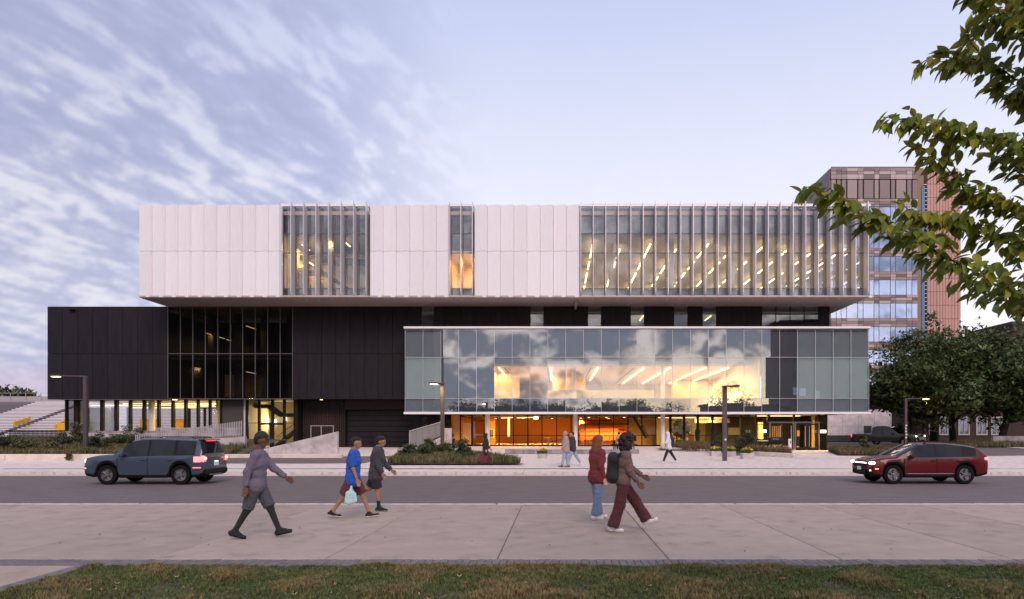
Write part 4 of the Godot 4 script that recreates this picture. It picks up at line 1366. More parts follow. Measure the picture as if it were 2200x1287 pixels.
	part(gh, "partition", box(0.15, 2.2, 5.0), mats.dark_wall, Vector3(X(160.0, 62.0), yf + 1.1, -64.5))
	for k in 3:
		part(gh, "door", box(0.9, 1.3, 0.06), mats.yellow_paint, Vector3(X(310.0 + 18.0 * k + (40.0 if k == 2 else 0.0), 76.0), yf + 0.65, -76.0))
	for s in [[307.0, 62.5, 9.0], [372.0, 66.0, 10.0], [416.0, 70.0, 9.0], [438.0, 64.0, 4.0], [235.0, 67.0, 9.0], [400.0, 62.0, 8.0], [330.0, 73.0, 12.0]]:
		var at := Vector3(X(s[0], s[1]) + s[2] * 0.1, yb - 0.26, -s[1])
		part(gh, "light_strip", box(s[2] * 0.6, 0.06, 0.1), mats.strip, at)
		area_light("glazed_hall_light", at + Vector3(0, -0.06, 0), Vector2(s[2] * 0.6, 0.1), Color(1.0, 0.84, 0.55), 3.2)
	part(b, "left_soffit_lamp", tube_mesh(0.2, 0.05, 12), mats.strip, Vector3(X(375.0, 59.7), yb - 0.06, -59.75))

# ---------------------------------------------------------------- tower and neighbours
func make_tower() -> void:
	var d := 115.0
	var t := thing("tower_block", "tall tower clad in mixed grey-brown panels with blue mirrored window bands and a terracotta end", "tower")
	for k in 4:
		var c: Color = [lin(0.185, 0.138, 0.138), lin(0.27, 0.21, 0.205), lin(0.42, 0.335, 0.33), lin(0.12, 0.088, 0.09)][k]
		mat("clad%d" % k, c, 0.45)
	for k in 3:
		mat("terracotta%d" % k, lin(0.45 + 0.03 * k, 0.265 + 0.015 * k, 0.222 + 0.012 * k), 0.7)
	var xs := [1785.0, 1797.0, 1807.5, 1819.5, 1843.0, 1855.0, 1878.0, 1889.0, 1913.5, 1924.5, 1948.0, 1959.5, 1972.0]
	var top := Y(358.0, d)
	# bands: pixel rows from the top down, with what fills each
	var bands := [[358.0, 361.5, "cap"], [361.5, 368.0, "clad"], [368.0, 374.5, "clad"], [374.5, 385.0, "clad"], [385.0, 427.0, "louvre"], [427.0, 433.5, "clad"], [433.5, 439.0, "clad"], [439.0, 444.5, "clad"]]
	var y := 444.5
	for k in 9:
		bands.append([y, y + 32.0 if k else y + 38.0, "glass"])
		y += 32.0 if k else 38.0
		for q in 3:
			bands.append([y, y + 6.1, "clad"])
			y += 6.1
	var front := knot(t, "front_wall")
	var r := RandomNumberGenerator.new()
	r.seed = 5
	for bd in bands:
		var ya := Y(bd[1], d)
		var yb := Y(bd[0], d)
		for i in xs.size() - 1:
			var xa := X(xs[i], d)
			var xb := X(xs[i + 1], d)
			var at := Vector3((xa + xb) * 0.5, (ya + yb) * 0.5, -d)
			if bd[2] == "glass":
				part(front, "window", box(xb - xa - 0.10, yb - ya - 0.06, 0.05), mats.tower_glass, at + Vector3(0, 0, -0.08), Vector3(r.randf_range(-0.004, 0.004), r.randf_range(-0.005, 0.005), 0))
			elif bd[2] == "louvre":
				part(front, "louvre_panel", box(xb - xa - 0.22, yb - ya - 0.2, 0.08), mats["clad%d" % (0 if i % 3 else 1)], at + Vector3(0, 0, -0.05))
			else:
				var w := 2.0 if bd[2] == "cap" else r.randf()
				var k := 0 if w < 0.35 else (1 if w < 0.65 else (2 if w < 0.9 else 3))
				if bd[2] == "cap":
					k = 3
				part(front, "panel", box(xb - xa - 0.05, yb - ya - 0.05, 0.10), mats["clad%d" % k], at + Vector3(0, 0, r.randf_range(0.0, 0.02)))
	var x0 := X(1785.0, d)
	var x1 := X(1972.0, d)
	var yb0 := -0.3
	part(t, "core", box(x1 - x0 - 0.2, top - yb0 - 0.2, 25.0), mats.clad3, Vector3((x0 + x1) * 0.5, (top + yb0) * 0.5, -d - 13.0))
	var side := knot(t, "side_wall")
	for k in 12:
		part(side, "panel", box(0.12, 3.3, 24.6), mats["clad%d" % (k % 2)], Vector3(x0 - 0.02, top - 1.9 - 3.5 * k, -d - 12.5))
	part(t, "corner_strip", box(1.1, top - yb0 - 0.3, 1.4), mat("corner_tan", lin(0.23, 0.165, 0.115), 0.7), Vector3(X(1979.0, d), (top + yb0) * 0.5, -d - 0.9))
	# blue escape-ladder strip with rungs
	var lad := knot(t, "blue_ladder")
	mat("blue_metal", lin(0.09, 0.17, 0.30), 0.5, 0.0)
	part(lad, "rail", box(0.5, top - 4.5, 0.3), mats.blue_metal, Vector3(X(1984.5, d), (top - 2.0) * 0.5, -d - 0.2))
	part(lad, "rail", box(0.10, top - 4.5, 0.3), mats.blue_metal, Vector3(X(1992.5, d), (top - 2.0) * 0.5, -d - 0.2))
	for k in 60:
		part(lad, "rung", box(0.62, 0.10, 0.26), mats.pale_frame, Vector3(X(1988.5, d), top - 3.0 - 0.68 * k, -d - 0.19))
	var end := knot(t, "terracotta_wall")
	var xa := X(1993.0, d)
	var n := 11
	var pw := (X(2065.0, d) - xa) / n
	var py := Y(366.0, d)
	for j in 16:
		for i in n:
			part(end, "panel", box(pw - 0.07, 2.2, 0.12), mats["terracotta%d" % r.randi_range(0, 2)], Vector3(xa + pw * (i + 0.5), py - 1.15 - 2.27 * j, -d - 0.12 + r.randf_range(-0.01, 0.01)))
	part(end, "backing", box(pw * n - 0.1, py - yb0, 14.0), mats.terracotta0, Vector3(xa + pw * n * 0.5, (py + yb0) * 0.5, -d - 7.3))

func make_neighbours() -> void:
	# low pale concrete building with a dark plinth line, right of the entrance
	var d := 101.0
	var b := thing("concrete_annex", "long low building of board-marked grey concrete behind the dark pickup", "building")
	var xa := X(1740.0, d)
	var xb := X(1982.0, d)
	var top := Y(880.0, d)
	for i in 7:
		for j in 2:
			var w := (xb - xa) / 7.0
			var h := (top - 0.2) / 2.0
			part(b, "panel", box(w - 0.03, h - 0.03, 0.3), mats.pale_concrete, Vector3(xa + w * (i + 0.5), 0.2 + h * (j + 0.5), -d + rng.randf_range(-0.01, 0.01)))
	part(b, "core", box(xb - xa - 0.1, top - 0.1, 14.0), mats.pale_concrete, Vector3((xa + xb) * 0.5, top * 0.5, -d - 7.2))
	part(b, "door", box(1.1, 2.2, 0.1), mats.dark_wall, Vector3(X(1863.0, d), 1.6, -d + 0.18))
	part(b, "plinth", box((xb - xa) * 0.42, 0.9, 0.2), mats.dark_wall, Vector3(xa + (xb - xa) * 0.25, 0.85, -d + 0.28))
	# dark brick house under the trees with pale window frames
	mat("brown_brick", lin(0.055, 0.032, 0.026), 0.85)
	mats.brown_brick.albedo_texture = noise_tex(101, 0.2, [[0.0, Color(0.75, 0.72, 0.7)], [1.0, Color(1, 1, 1)]], 256, 3)
	tri_mat(mats.brown_brick, 0.8)
	mat("frame_dim", lin(0.34, 0.33, 0.34), 0.6)
	var h := thing("brick_house", "dark brown brick house with pale window frames beneath the big trees", "house")
	d = 84.0
	xa = X(1984.0, d)
	part(h, "wall", box(24.0, 9.0, 8.0), mats.brown_brick, Vector3(xa + 12.0, 4.5, -d - 4.0))
	for px in [2007.0, 2024.0, 2070.0, 2108.0, 2140.0]:
		var win := knot(h, "window", Vector3(X(px, d), Y(915.0, d), -d + 0.03))
		part(win, "pane", box(1.1, 1.9, 0.04), mats.half_glass, Vector3(0, 0, 0.03))
		for s in [-1.0, 1.0]:
			part(win, "frame", box(0.16, 2.3, 0.14), mats.frame_dim, Vector3(0.62 * s, 0, 0.05))
		part(win, "frame", box(1.08, 0.2, 0.14), mats.frame_dim, Vector3(0, -1.05, 0.05))
		part(win, "frame", box(1.08, 0.2, 0.14), mats.frame_dim, Vector3(0, 1.05, 0.05))
		part(win, "frame", box(0.08, 1.9, 0.10), mats.frame_dim, Vector3(0, 0, 0.05))
	part(h, "upper_wing", box(30.0, 18.0, 12.0), mats.brown_brick, Vector3(X(2166.0, 105.0) + 15.0, 9.3, -110.0), Vector3(0, 0, 0))
	part(h, "roof", box(30.2, 0.5, 12.2), mats.dark_wall, Vector3(X(2166.0, 105.0) + 15.0, 18.4, -110.0))
	# behind the lens: what the glass mirrors
	var far_wall := mat("dusk_brick", lin(0.10, 0.085, 0.075), 0.8)
	var hall := thing("low_hall", "long low brick hall behind the viewer, behind a row of trees", "building")
	part(hall, "wall", box(54.0, 7.4, 12.0), far_wall, Vector3(-3.5, 3.4, 64.0))
	part(hall, "roof", box(55.0, 0.5, 13.0), mats.dark_wall, Vector3(-3.5, 7.3, 64.0))
	var hall2 := thing("low_hall", "short low brick hall behind the viewer, right of the sunset", "building")
	part(hall2, "wall", box(17.0, 8.6, 12.0), far_wall, Vector3(47.0, 4.0, 58.0))
	part(hall2, "roof", box(18.0, 0.5, 13.0), mats.dark_wall, Vector3(47.0, 8.4, 58.0))
	for q in [[-104.0, -29.0, 32.0, 47.0, "brown brick residence block behind the viewer, at the left"], [56.0, 92.0, 30.0, 52.0, "brown brick residence block behind the viewer, at the right"]]:
		var o := thing("residence_block", q[4], "building", Vector3.ZERO, 0.0, "residence blocks facing the university building")
		part(o, "wall", box(q[1] - q[0], q[2], 14.0), far_wall, Vector3((q[0] + q[1]) * 0.5, q[2] * 0.5 - 0.3, q[3] + 7.0))
		part(o, "roof", box(q[1] - q[0] + 0.6, 0.5, 14.6), mats.dark_wall, Vector3((q[0] + q[1]) * 0.5, q[2] - 0.1, q[3] + 7.0))
		for j in 7:
			for i in 8:
				var x := lerpf(q[0] + 3.0, q[1] - 3.0, i / 7.0)
				part(o, "window", box(1.5, 1.9, 0.2), mats.tower_glass if j == 2 and i < 2 and q[0] > 0.0 else mats.dark_wall, Vector3(x, 3.0 + 4.0 * j, q[3] - 0.02))

# ---------------------------------------------------------------- stadium stands
func make_bleachers() -> void:
	var o := thing("grandstand", "open stand of long white benches rising beyond the black corner, with yellow aisle walls", "grandstand")
	var d0 := 104.0
	var rows := 24
	var run := 0.86
	var rise := 0.262
	var x0 := -150.0
	var x1 := -38.0
	var y0 := 1.0
	mat("stand_step", lin(0.10, 0.09, 0.10), 0.85)
	mat("bench_grey", lin(0.16, 0.15, 0.17), 0.7)
	for k in rows:
		var y := y0 + rise * k
		var z := -(d0 + run * k)
		part(o, "step", box(x1 - x0, 0.24, run + 0.02), mats.stand_step, Vector3((x0 + x1) * 0.5, y - 0.14, z - run * 0.5))
		# the grey block at the far left, the white block right of the diagonal edge
		var edge := -95.0 + 0.02 * k
		var g0 := part(o, "bench", box(edge - x0, 0.17, 0.34), mats.bench_grey, Vector3((edge + x0) * 0.5, y + 0.16, z - 0.2))
		g0.set_meta("label", "grey bench row")
		var gap := -85.6 + 0.01 * k
		part(o, "bench", box(gap - 0.7 - edge, 0.17, 0.36, 0.02), mats.bench_white, Vector3((edge + gap - 0.7) * 0.5, y + 0.16, z - 0.2))
		part(o, "bench", box(x1 - gap - 0.7, 0.17, 0.36, 0.02), mats.bench_white, Vector3((x1 + gap + 0.7) * 0.5, y + 0.16, z - 0.2))
	part(o, "back_wall", box(x1 - x0, y0 + rise * rows + 1.2, 0.3), mats.frame_dim, Vector3((x0 + x1) * 0.5, (y0 + rise * rows + 1.2) * 0.5 - 0.2, -(d0 + run * rows) - 0.2))
	var st := new_st()
	for k in 40:
		add_box(st, Vector3(x0 + 2.8 * k, y0 + rise * rows + 1.0, -(d0 + run * rows) + 0.06), Vector3(0.08, 1.2, 0.08))
	add_box(st, Vector3((x0 + x1) * 0.5, y0 + rise * rows + 1.6, -(d0 + run * rows) + 0.06), Vector3(x1 - x0, 0.07, 0.07))
	part(o, "top_railing", st.commit(), mats.frame_dim)
	# yellow sloping walls of the two gangways
	for q in [[30.0, 64.0, 911.0, 900.0], [119.0, 142.0, 917.0, 905.0]]:
		var a := P(q[0], q[2], 104.5)
		var c := P(q[1], q[3], 110.0)
		st = new_st()
		add_bar(st, a, c, 0.3, 0.75)
		part(o, "yellow_wall", st.commit(), mats.yellow_paint)
	part(o, "yellow_gate", box(1.5, 1.7, 0.2), mats.yellow_paint, P(134.0, 921.0, 103.8))
	# dark fence before the stand
	var f := thing("dark_fence", "low black fence of thin uprights before the white stand", "fence")
	for k in 46:
		part(f, "picket", box(0.09, 1.25, 0.05), mats.black_frame, P(20.0 + 2.75 * k, 933.0, 98.0))
	part(f, "rail", box(9.0, 0.08, 0.07), mats.black_frame, P(82.0, 926.5, 98.0) + Vector3(0, 0, 0.07))
	part(f, "rail", box(9.0, 0.08, 0.07), mats.black_frame, P(82.0, 938.0, 98.0) + Vector3(0, 0, 0.07))

# ---------------------------------------------------------------- beds, ramps, railings
func bed_mesh(pts: Array, f: Callable, seg := 14) -> ArrayMesh:
	# a bed between two edge lines: pts [near-left, near-right, far-right, far-left] as Vector2(x, d)
	var st := new_st()
	for i in seg:
		for j in seg:
			var c := []
			for q in [[i, j], [i + 1, j], [i + 1, j + 1], [i, j + 1]]:
				var u: float = float(q[0]) / seg
				var v: float = float(q[1]) / seg
				var p: Vector2 = pts[0].lerp(pts[1], u).lerp(pts[3].lerp(pts[2], u), v)
				c.append(Vector3(p.x, f.call(p.x, p.y, u, v), -p.y))
			quad(st, c[0], c[1], c[2], c[3])
	return st.commit()

func bed_y(x: float, d: float) -> float:
	return lerpf(0.36, 1.18, sm(42.8, 55.0, d)) + 0.05 * sin(x * 0.9) * sm(42.8, 46.0, d)

func wedge(st: SurfaceTool, xa: float, xb: float, d: float, th: float, ya0: float, ya1: float, yb0: float, yb1: float) -> void:
	# upright slab along x, with its own bottom and top at either end
	var z0 := -d
	var z1 := -d - th
	quad(st, Vector3(xa, ya0, z0), Vector3(xb, yb0, z0), Vector3(xb, yb1, z0), Vector3(xa, ya1, z0))
	quad(st, Vector3(xb, yb0, z1), Vector3(xa, ya0, z1), Vector3(xa, ya1, z1), Vector3(xb, yb1, z1))
	quad(st, Vector3(xa, ya1, z0), Vector3(xb, yb1, z0), Vector3(xb, yb1, z1), Vector3(xa, ya1, z1))
	quad(st, Vector3(xb, yb0, z0), Vector3(xb, yb0, z1), Vector3(xb, yb1, z1), Vector3(xb, yb1, z0))
	quad(st, Vector3(xa, ya0, z1), Vector3(xa, ya0, z0), Vector3(xa, ya1, z0), Vector3(xa, ya1, z1))

func make_beds_and_walls() -> void:
	# raised bed at the left with its low wall
	var wall := thing("retaining_wall", "low pale concrete retaining wall along the left planting bed", "wall")
	var x := X(-230.0, 42.6)
	while x < X(505.0, 42.6):
		var w := 7.0
		part(wall, "segment", box(w - 0.02, 0.78, 0.35, 0.012), mats.walk, Vector3(x + w * 0.5, 0.02, -42.75))
		x += w
	struct("bed_ground", bed_mesh([Vector2(-46, 42.9), Vector2(-20.0, 42.9), Vector2(-22.5, 58.5), Vector2(-62, 58.5)], func(a, b, _u, _v): return bed_y(a, b)), mats.soil, "sloping soil of the left planting bed")
	# ramp walls
	var ramp := thing("ramp_wall", "tapering pale concrete wall rising to the right beside the loading drive", "wall")
	var st := new_st()
	var d := 45.6
	wedge(st, X(528.0, d), X(725.0, d), d, 0.3, 0.05, Y(974.0, d), 0.05, Y(927.0, d))
	part(ramp, "wall", st.commit(), mats.concrete)
	for k in 4:
		part(ramp, "joint", box(0.025, Y(927.0 + 14.5 * (4 - k), d) - 0.10 + 0.05, 0.012), mats.old_concrete, Vector3(X(690.0 - 38.0 * k + 0.0, d), (Y(927.0 + 14.5 * (4 - k), d)) * 0.5 - 0.06, -d + 0.003))
	var kerb := thing("drive_kerb", "long low concrete kerb at the foot of the tapering ramp wall", "kerb")
	st = new_st()
	add_box(st, Vector3(0, 0, 0), Vector3(X(760.0, 44.9) - X(520.0, 44.9), 0.34, 0.35), 0.03)
	part(kerb, "stone", st.commit(), mats.kerb, Vector3(X(640.0, 44.9), 0.12, -44.9))
	# posts and rail behind the wall
	var rail := thing("steel_railing", "thin steel railing behind the top of the tapering ramp wall", "railing")
	st = new_st()
	for px in [668.0, 690.0, 716.0]:
		add_tube(st, [P(px, 950.0, 47.0), P(px, 915.0, 47.0)], [0.03, 0.03], 6)
	add_tube(st, [P(667.0, 915.0, 47.0), P(718.0, 915.0, 47.0)], [0.03, 0.03], 6)
	part(rail, "rail", st.commit(), mats.steel)
	var mark := thing("marker_post", "small orange and white delineator post against the ramp wall", "marker post", P(657.0, 986.0, 44.6))
	part(mark, "post", tube_mesh(0.06, 0.18, 10), mats.bench_white, Vector3(0, 0, 0))
	part(mark, "cap", tube_mesh(0.07, 0.16, 10), mats.orange_plastic, Vector3(0, 0.18, 0))
	dup(mark, "marker_post", P(642.5, 987.0, 44.6), 0.0, "fainter orange delineator post left of the other one at the ramp wall")
	# right-hand ramp walls beside the loading door
	var r2 := thing("ramp_wall", "short pale concrete wedge wall right of the loading drive", "wall")
	st = new_st()
	d = 46.0
	wedge(st, X(770.0, d), X(865.0, d), d, 0.3, 0.05, Y(984.0, d), 0.1, Y(961.5, d))
	part(r2, "wall", st.commit(), mats.concrete)
	var r3 := thing("parapet_wall", "long pale concrete parapet sloping up to the left of the glass doors", "wall")
	st = new_st()
	d = 45.0
	wedge(st, X(848.0, d), X(958.0, d), d, 0.3, 0.0, Y(984.0, d), 0.3, Y(934.0, d))
	part(r3, "wall", st.commit(), mats.concrete)
	part(r3, "end_post", box(0.55, 1.5, 0.4, 0.02), mats.concrete, Vector3(X(961.5, 46.0), Y(944.0, 46.0), -46.0))
	var r4 := thing("mesh_railing", "pale perforated metal railing panel above the sloping parapet", "railing")
	d = 45.3
	for k in 5:
		st = new_st()
		var pa := lerpf(880.0, 950.0, k / 5.0)
		var pb := lerpf(880.0, 950.0, (k + 1) / 5.0) - 0.5
		var ta := lerpf(927.0, 906.0, k / 5.0)
		var tb := lerpf(927.0, 906.0, (k + 1) / 5.0)
		var ba := lerpf(967.0, 935.0, k / 5.0)
		var bb := lerpf(967.0, 935.0, (k + 1) / 5.0)
		wedge(st, X(pa, d), X(pb, d), d, 0.04, Y(ba, d), Y(ta, d), Y(bb, d), Y(tb, d))
		part(r4, "panel", st.commit(), mats.mesh_metal)
	st = new_st()
	add_bar(st, P(879.0, 926.5, d - 0.03), P(951.0, 905.5, d - 0.03), 0.06, 0.05)
	add_bar(st, P(880.0, 927.0, d), P(880.0, 968.0, d), 0.05, 0.05)
	part(r4, "frame", st.commit(), mats.picket)
	# picket balustrade of the ramp at the left
	var f := thing("picket_balustrade", "white-grey balustrade of upright pickets along the left ramp, behind the grey car", "railing")
	var n := 62
	for k in n:
		var t := float(k) / (n - 1)
		var px := lerpf(292.0, 519.0, t)
		var dd := lerpf(48.0, 50.5, t)
		var top := lerpf(933.5, 904.0, pow(t, 1.15))
		var bot := lerpf(948.0, 934.0, t)
		var h := Y(top, dd) - Y(bot, dd)
		part(f, "picket", box(0.055, h, 0.05), mats.picket, Vector3(X(px, dd), (Y(top, dd) + Y(bot, dd)) * 0.5, -dd))
	st = new_st()
	add_bar(st, P(291.0, 946.0, 48.05), P(520.0, 932.5, 50.55), 0.05, 0.06)
	part(f, "rail", st.commit(), mats.picket)
	var f2 := thing("picket_balustrade", "lower farther balustrade of pale pickets between the left ramp and the glazed hall", "railing")
	for k in 54:
		var t := k / 53.0
		var px := lerpf(338.0, 519.0, t)
		part(f2, "picket", box(0.055, 0.72, 0.05), mats.picket, P(px, lerpf(930.0, 928.5, t), 54.0))
	part(f2, "rail", box(X(520.0, 54.0) - X(337.0, 54.0), 0.05, 0.06), mats.picket, P(428.5, 919.5, 54.0))
	var base := thing("ramp_base", "pale concrete base under the picket balustrade behind the grey car", "wall")
	st = new_st()
	wedge(st, X(292.0, 48.3), X(526.0, 48.3), 48.3, 0.3, 0.2, Y(950.0, 48.3), 0.2, Y(938.0, 48.3))
	part(base, "wall", st.commit(), mats.concrete)

# ---------------------------------------------------------------- plaza furniture
func make_plaza_things() -> void:
	# low seat wall that curves across the plaza
	var ledge := thing("seat_ledge", "long low grey concrete seat ledge across the plaza before the orange windows", "bench")
	var st := new_st()
	var pts := []
	for k in 15:
		var t := k / 14.0
		pts.append(Vector2(X(lerpf(1085.0, 1372.0, t), 47.0), 47.0 - 0.6 * sin(t * PI)))
	for k in 14:
		var a: Vector2 = pts[k]
		var c: Vector2 = pts[k + 1]
		var y := ground_y(a.x, a.y)
		part(ledge, "stone", box(c.x - a.x - 0.02, 0.30, 0.6, 0.02), mats.old_concrete, Vector3((a.x + c.x) * 0.5, y + 0.15, -(a.y + c.y) * 0.5))
	# slanting low concrete edge of the bed by the entrance
	var edge := thing("bed_edge", "low pale concrete edging that slants across the plaza to the entrance bed", "kerb")
	st = new_st()
	var e0 := Vector3(X(1430.0, 50.0), ground_y(8.0, 50.0) + 0.1, -51.5)
	var e1 := Vector3(X(1720.0, 43.5), 0.22, -44.5)
	add_bar(st, e0, e1, 0.3, 0.36)
	part(edge, "stone", st.commit(), mats.kerb)
	struct("entrance_bed", bed_mesh([Vector2(7.5, 51.4), Vector2(15.6, 44.8), Vector2(16.4, 48.5), Vector2(9.5, 57.0)], func(a, b, _u, _v): return ground_y(a, b) + 0.12), mats.soil, "soil of the planting bed before the entrance")
	struct("kerbside_bed", bed_mesh([Vector2(-8.9, 35.3), Vector2(-1.6, 35.3), Vector2(-5.6, 44.6), Vector2(-9.2, 44.6)], func(a, b, u, v): return ground_y(a, b) + 0.08 + 0.22 * sin(clampf(u, 0, 1) * PI) * sin(clampf(v, 0, 1) * PI)), mats.soil, "soil of the planting bed left of the plaza")
	struct("verge_bed", bed_mesh([Vector2(19.6, 47.5), Vector2(27.5, 46.5), Vector2(28.0, 52.5), Vector2(22.0, 55.5)], func(a, b, _u, _v): return ground_y(a, b) + 0.06), mats.soil, "soil of the grassy verge right of the entrance")
	# concrete planters with yellow flowers
	var planters := [[1165.5, 991.0, 41.5, 0.60, "round concrete planter of red and yellow flowers alone on the open plaza"], [1537.0, 984.0, 44.0, 0.60, "concrete planter of yellow flowers just left of the tall lamp post"], [1569.0, 985.0, 43.5, 0.58, "concrete planter of yellow flowers just right of the tall lamp post"], [1605.0, 989.0, 41.5, 0.68, "largest concrete planter of yellow flowers, beside the entrance bed"]]
	for i in planters.size():
		var q: Array = planters[i]
		var at := P(q[0], q[1], q[2])
		var o := thing("flower_planter", q[4], "planter", at, 0.0, "concrete planters on the plaza")
		st = new_st()
		var r: float = q[3] * 0.52
		if i == 0:
			add_lathe(st, [Vector2(0.0, 0), Vector2(r * 0.82, 0), Vector2(r, 0.46), Vector2(r * 0.9, 0.47), Vector2(r * 0.86, 0.40), Vector2(0, 0.40)], Vector3.ZERO, Basis.IDENTITY, 18)
		else:
			add_box(st, Vector3(0, 0.22, 0), Vector3(r * 2.0, 0.46, r * 1.8), 0.03)
		part(o, "pot", st.commit(), mats.concrete)
		var xf := []
		var cols := []
		for k in 150:
			var a := rng.randf() * TAU
			var rr := sqrt(rng.randf()) * r * 1.0
			var hgt := 0.45 + rng.randf() * 0.34 * (1.1 - rr / r * 0.6)
			xf.append(leaf_xf(Vector3(cos(a) * rr, hgt, sin(a) * rr), 0.11))
			if hgt > 0.60 and rng.randf() < 0.75:
				cols.append(Color(0.62, 0.48, 0.03) if i > 0 or rng.randf() < 0.6 else Color(0.5, 0.06, 0.02))
			else:
				cols.append(Color(0.08, 0.12, 0.025))
		multi(o, "flowers", leaf_quad(), mats.leaf_far, xf, cols)
	# table with benches, used by two people
	var tb := thing("picnic_table", "dark picnic table with benches near the orange windows", "table", Vector3(X(1340.0, 51.5), ground_y(5.0, 51.5), -51.5))
	part(tb, "tabletop", box(1.9, 0.06, 0.8, 0.01), mats.plastic_black, Vector3(0, 0.74, 0))
	for s in [-1.0, 1.0]:
		part(tb, "bench", box(1.9, 0.05, 0.3, 0.01), mats.plastic_black, Vector3(0, 0.44, 0.75 * s))
		st = new_st()
		add_bar(st, Vector3(0.7 * s, 0.0, -0.8), Vector3(0.7 * s, 0.72, -0.2), 0.07, 0.07)
		add_bar(st, Vector3(0.7 * s, 0.0, 0.8), Vector3(0.7 * s, 0.72, 0.2), 0.07, 0.07)
		add_bar(st, Vector3(0.7 * s + 0.08, 0.40, -0.85), Vector3(0.7 * s + 0.08, 0.40, 0.85), 0.06, 0.06)
		part(tb, "leg", st.commit(), mats.plastic_black)
	# tables and chairs seen through the glass
	for q in [[1262.0, 62.0, "pale cafe table behind the glass left of the seating steps", "cafe table left of the seating steps"], [1290.0, 63.5, "pale cafe table behind the glass near the seating steps", "cafe table nearest the seating steps"], [1178.0, 62.5, "pale cafe table behind the glass at the foot of the orange wall", "cafe table before the orange wall"], [1206.0, 61.2, "pale cafe table behind the glass beside the white column", "cafe table beside the white column"]]:
		var o := thing("cafe_table", q[2], "table", Vector3(X(q[0], q[1]), 0.54, -q[1]), 0.0, "cafe tables inside the orange room")
		part(o, "tabletop", box(0.8, 0.04, 0.8, 0.01), mats.bench_white, Vector3(0, 0.72, 0))
		part(o, "leg", tube_mesh(0.04, 0.70, 8), mats.steel)
		part(o, "base", tube_mesh(0.25, 0.03, 12), mats.steel)
		for s in [-1.0, 1.0]:
			var c := thing("cafe_chair", "black chair %s the %s" % ["left of" if s < 0 else "right of", q[3]], "chair", Vector3(X(q[0], q[1]) + 0.68 * s, 0.54, -q[1] + 0.05), PI / 2 * s, "cafe chairs inside the orange room")
			part(c, "seat", box(0.42, 0.04, 0.42, 0.01), mats.plastic_black, Vector3(0, 0.44, 0))
			part(c, "backrest", box(0.42, 0.36, 0.03, 0.01), mats.plastic_black, Vector3(0, 0.68, 0.20))
			for k in 4:
				part(c, "leg", box(0.03, 0.43, 0.03), mats.steel, Vector3(0.18 if k & 1 else -0.18, 0.21, 0.18 if k & 2 else -0.18))
	# potted tree inside the yellow lobby
	var pot := thing("potted_plant", "bushy potted plant behind the glass of the yellow lobby", "plant", Vector3(X(1462.0, 62.0), 0.54, -62.0))
	st = new_st()
	add_lathe(st, [Vector2(0.0, 0), Vector2(0.34, 0), Vector2(0.44, 0.55), Vector2(0.38, 0.56), Vector2(0, 0.5)])
	part(pot, "pot", st.commit(), mats.plastic_black)
	var lx := []
	var lc := []
	for k in 420:
		var v := Vector3(rng.randfn(), rng.randfn(), rng.randfn()).normalized() * pow(rng.randf(), 0.4)
		lx.append(leaf_xf(Vector3(v.x * 0.95, 1.45 + v.y * 0.95, v.z * 0.8), 0.20))
		lc.append(Color(0.03, 0.05, 0.015) * rng.randf_range(0.6, 1.6))
	multi(pot, "foliage", leaf_quad(), mats.leaf_far, lx, lc)
	st = new_st()
	add_tube(st, [Vector3(0, 0.5, 0), Vector3(0.1, 1.0, 0.05), Vector3(0.0, 1.7, 0)], [0.05, 0.04, 0.02], 6)
	part(pot, "stem", st.commit(), mats.bark)
	# folding wet-floor style board in the lobby
	var sign := thing("floor_sign", "orange folding floor sign behind the glass of the yellow lobby", "sign", Vector3(X(1485.5, 61.0), 0.55, -61.0))
	st = new_st()
	for s in [-1.0, 1.0]:
		var bs := Basis(Vector3.RIGHT, 0.2 * s)
		add_box(st, Vector3(0, 0.5, -0.11 * s), Vector3(0.52, 1.05, 0.03), 0.005, bs)
	part(sign, "board", st.commit(), mats.orange_step)
	# barrel grill cart beside the doors
	var g := thing("barrel_grill", "black barrel grill on white-hubbed wheels left of the entrance doors", "grill", Vector3(X(1664.0, 55.5), 0.28, -55.5))
	st = new_st()
	add_lathe(st, [Vector2(0.0, -0.55), Vector2(0.26, -0.55), Vector2(0.30, -0.50), Vector2(0.30, 0.50), Vector2(0.26, 0.55), Vector2(0, 0.55)], Vector3(0, 0.78, 0), Basis(Vector3.BACK, PI / 2), 18)
	part(g, "barrel", st.commit(), mats.plastic_black)
	part(g, "shelf", box(0.75, 0.05, 0.5, 0.01), mats.bench_white, Vector3(-0.95, 0.80, 0.0))
	part(g, "lid_handle", box(0.5, 0.04, 0.04), mats.steel, Vector3(0, 0.95, 0.30))
	for s in [-0.25, 0.42]:
		st = new_st()
		add_lathe(st, [Vector2(0.0, -0.03), Vector2(0.15, -0.03), Vector2(0.17, 0), Vector2(0.15, 0.03), Vector2(0, 0.03)], Vector3(s, 0.17, 0.30), Basis(Vector3.RIGHT, PI / 2), 14)
		var wh := part(g, "wheel", st.commit(), mats.rubber)
		st = new_st()
		add_lathe(st, [Vector2(0.0, 0.0), Vector2(0.08, 0.0), Vector2(0.08, 0.02), Vector2(0, 0.03)], Vector3(s, 0.17, 0.325), Basis(Vector3.RIGHT, PI / 2), 12)
		part(wh, "hub", st.commit(), mats.bench_white)
	for s in [[-0.45, -0.25], [-0.45, 0.25], [0.45, -0.25], [0.45, 0.25]]:
		part(g, "leg", box(0.05, 0.6, 0.05), mats.plastic_black, Vector3(s[0], 0.32, s[1]))
	# white push-button bollard
	var bo := thing("button_bollard", "slim white bollard with black buttons before the entrance doors", "bollard", Vector3(X(1697.0, 53.0), 0.22, -53.0))
	part(bo, "post", box(0.22, 1.05, 0.2, 0.02), mats.bench_white, Vector3(0, 0.52, 0))
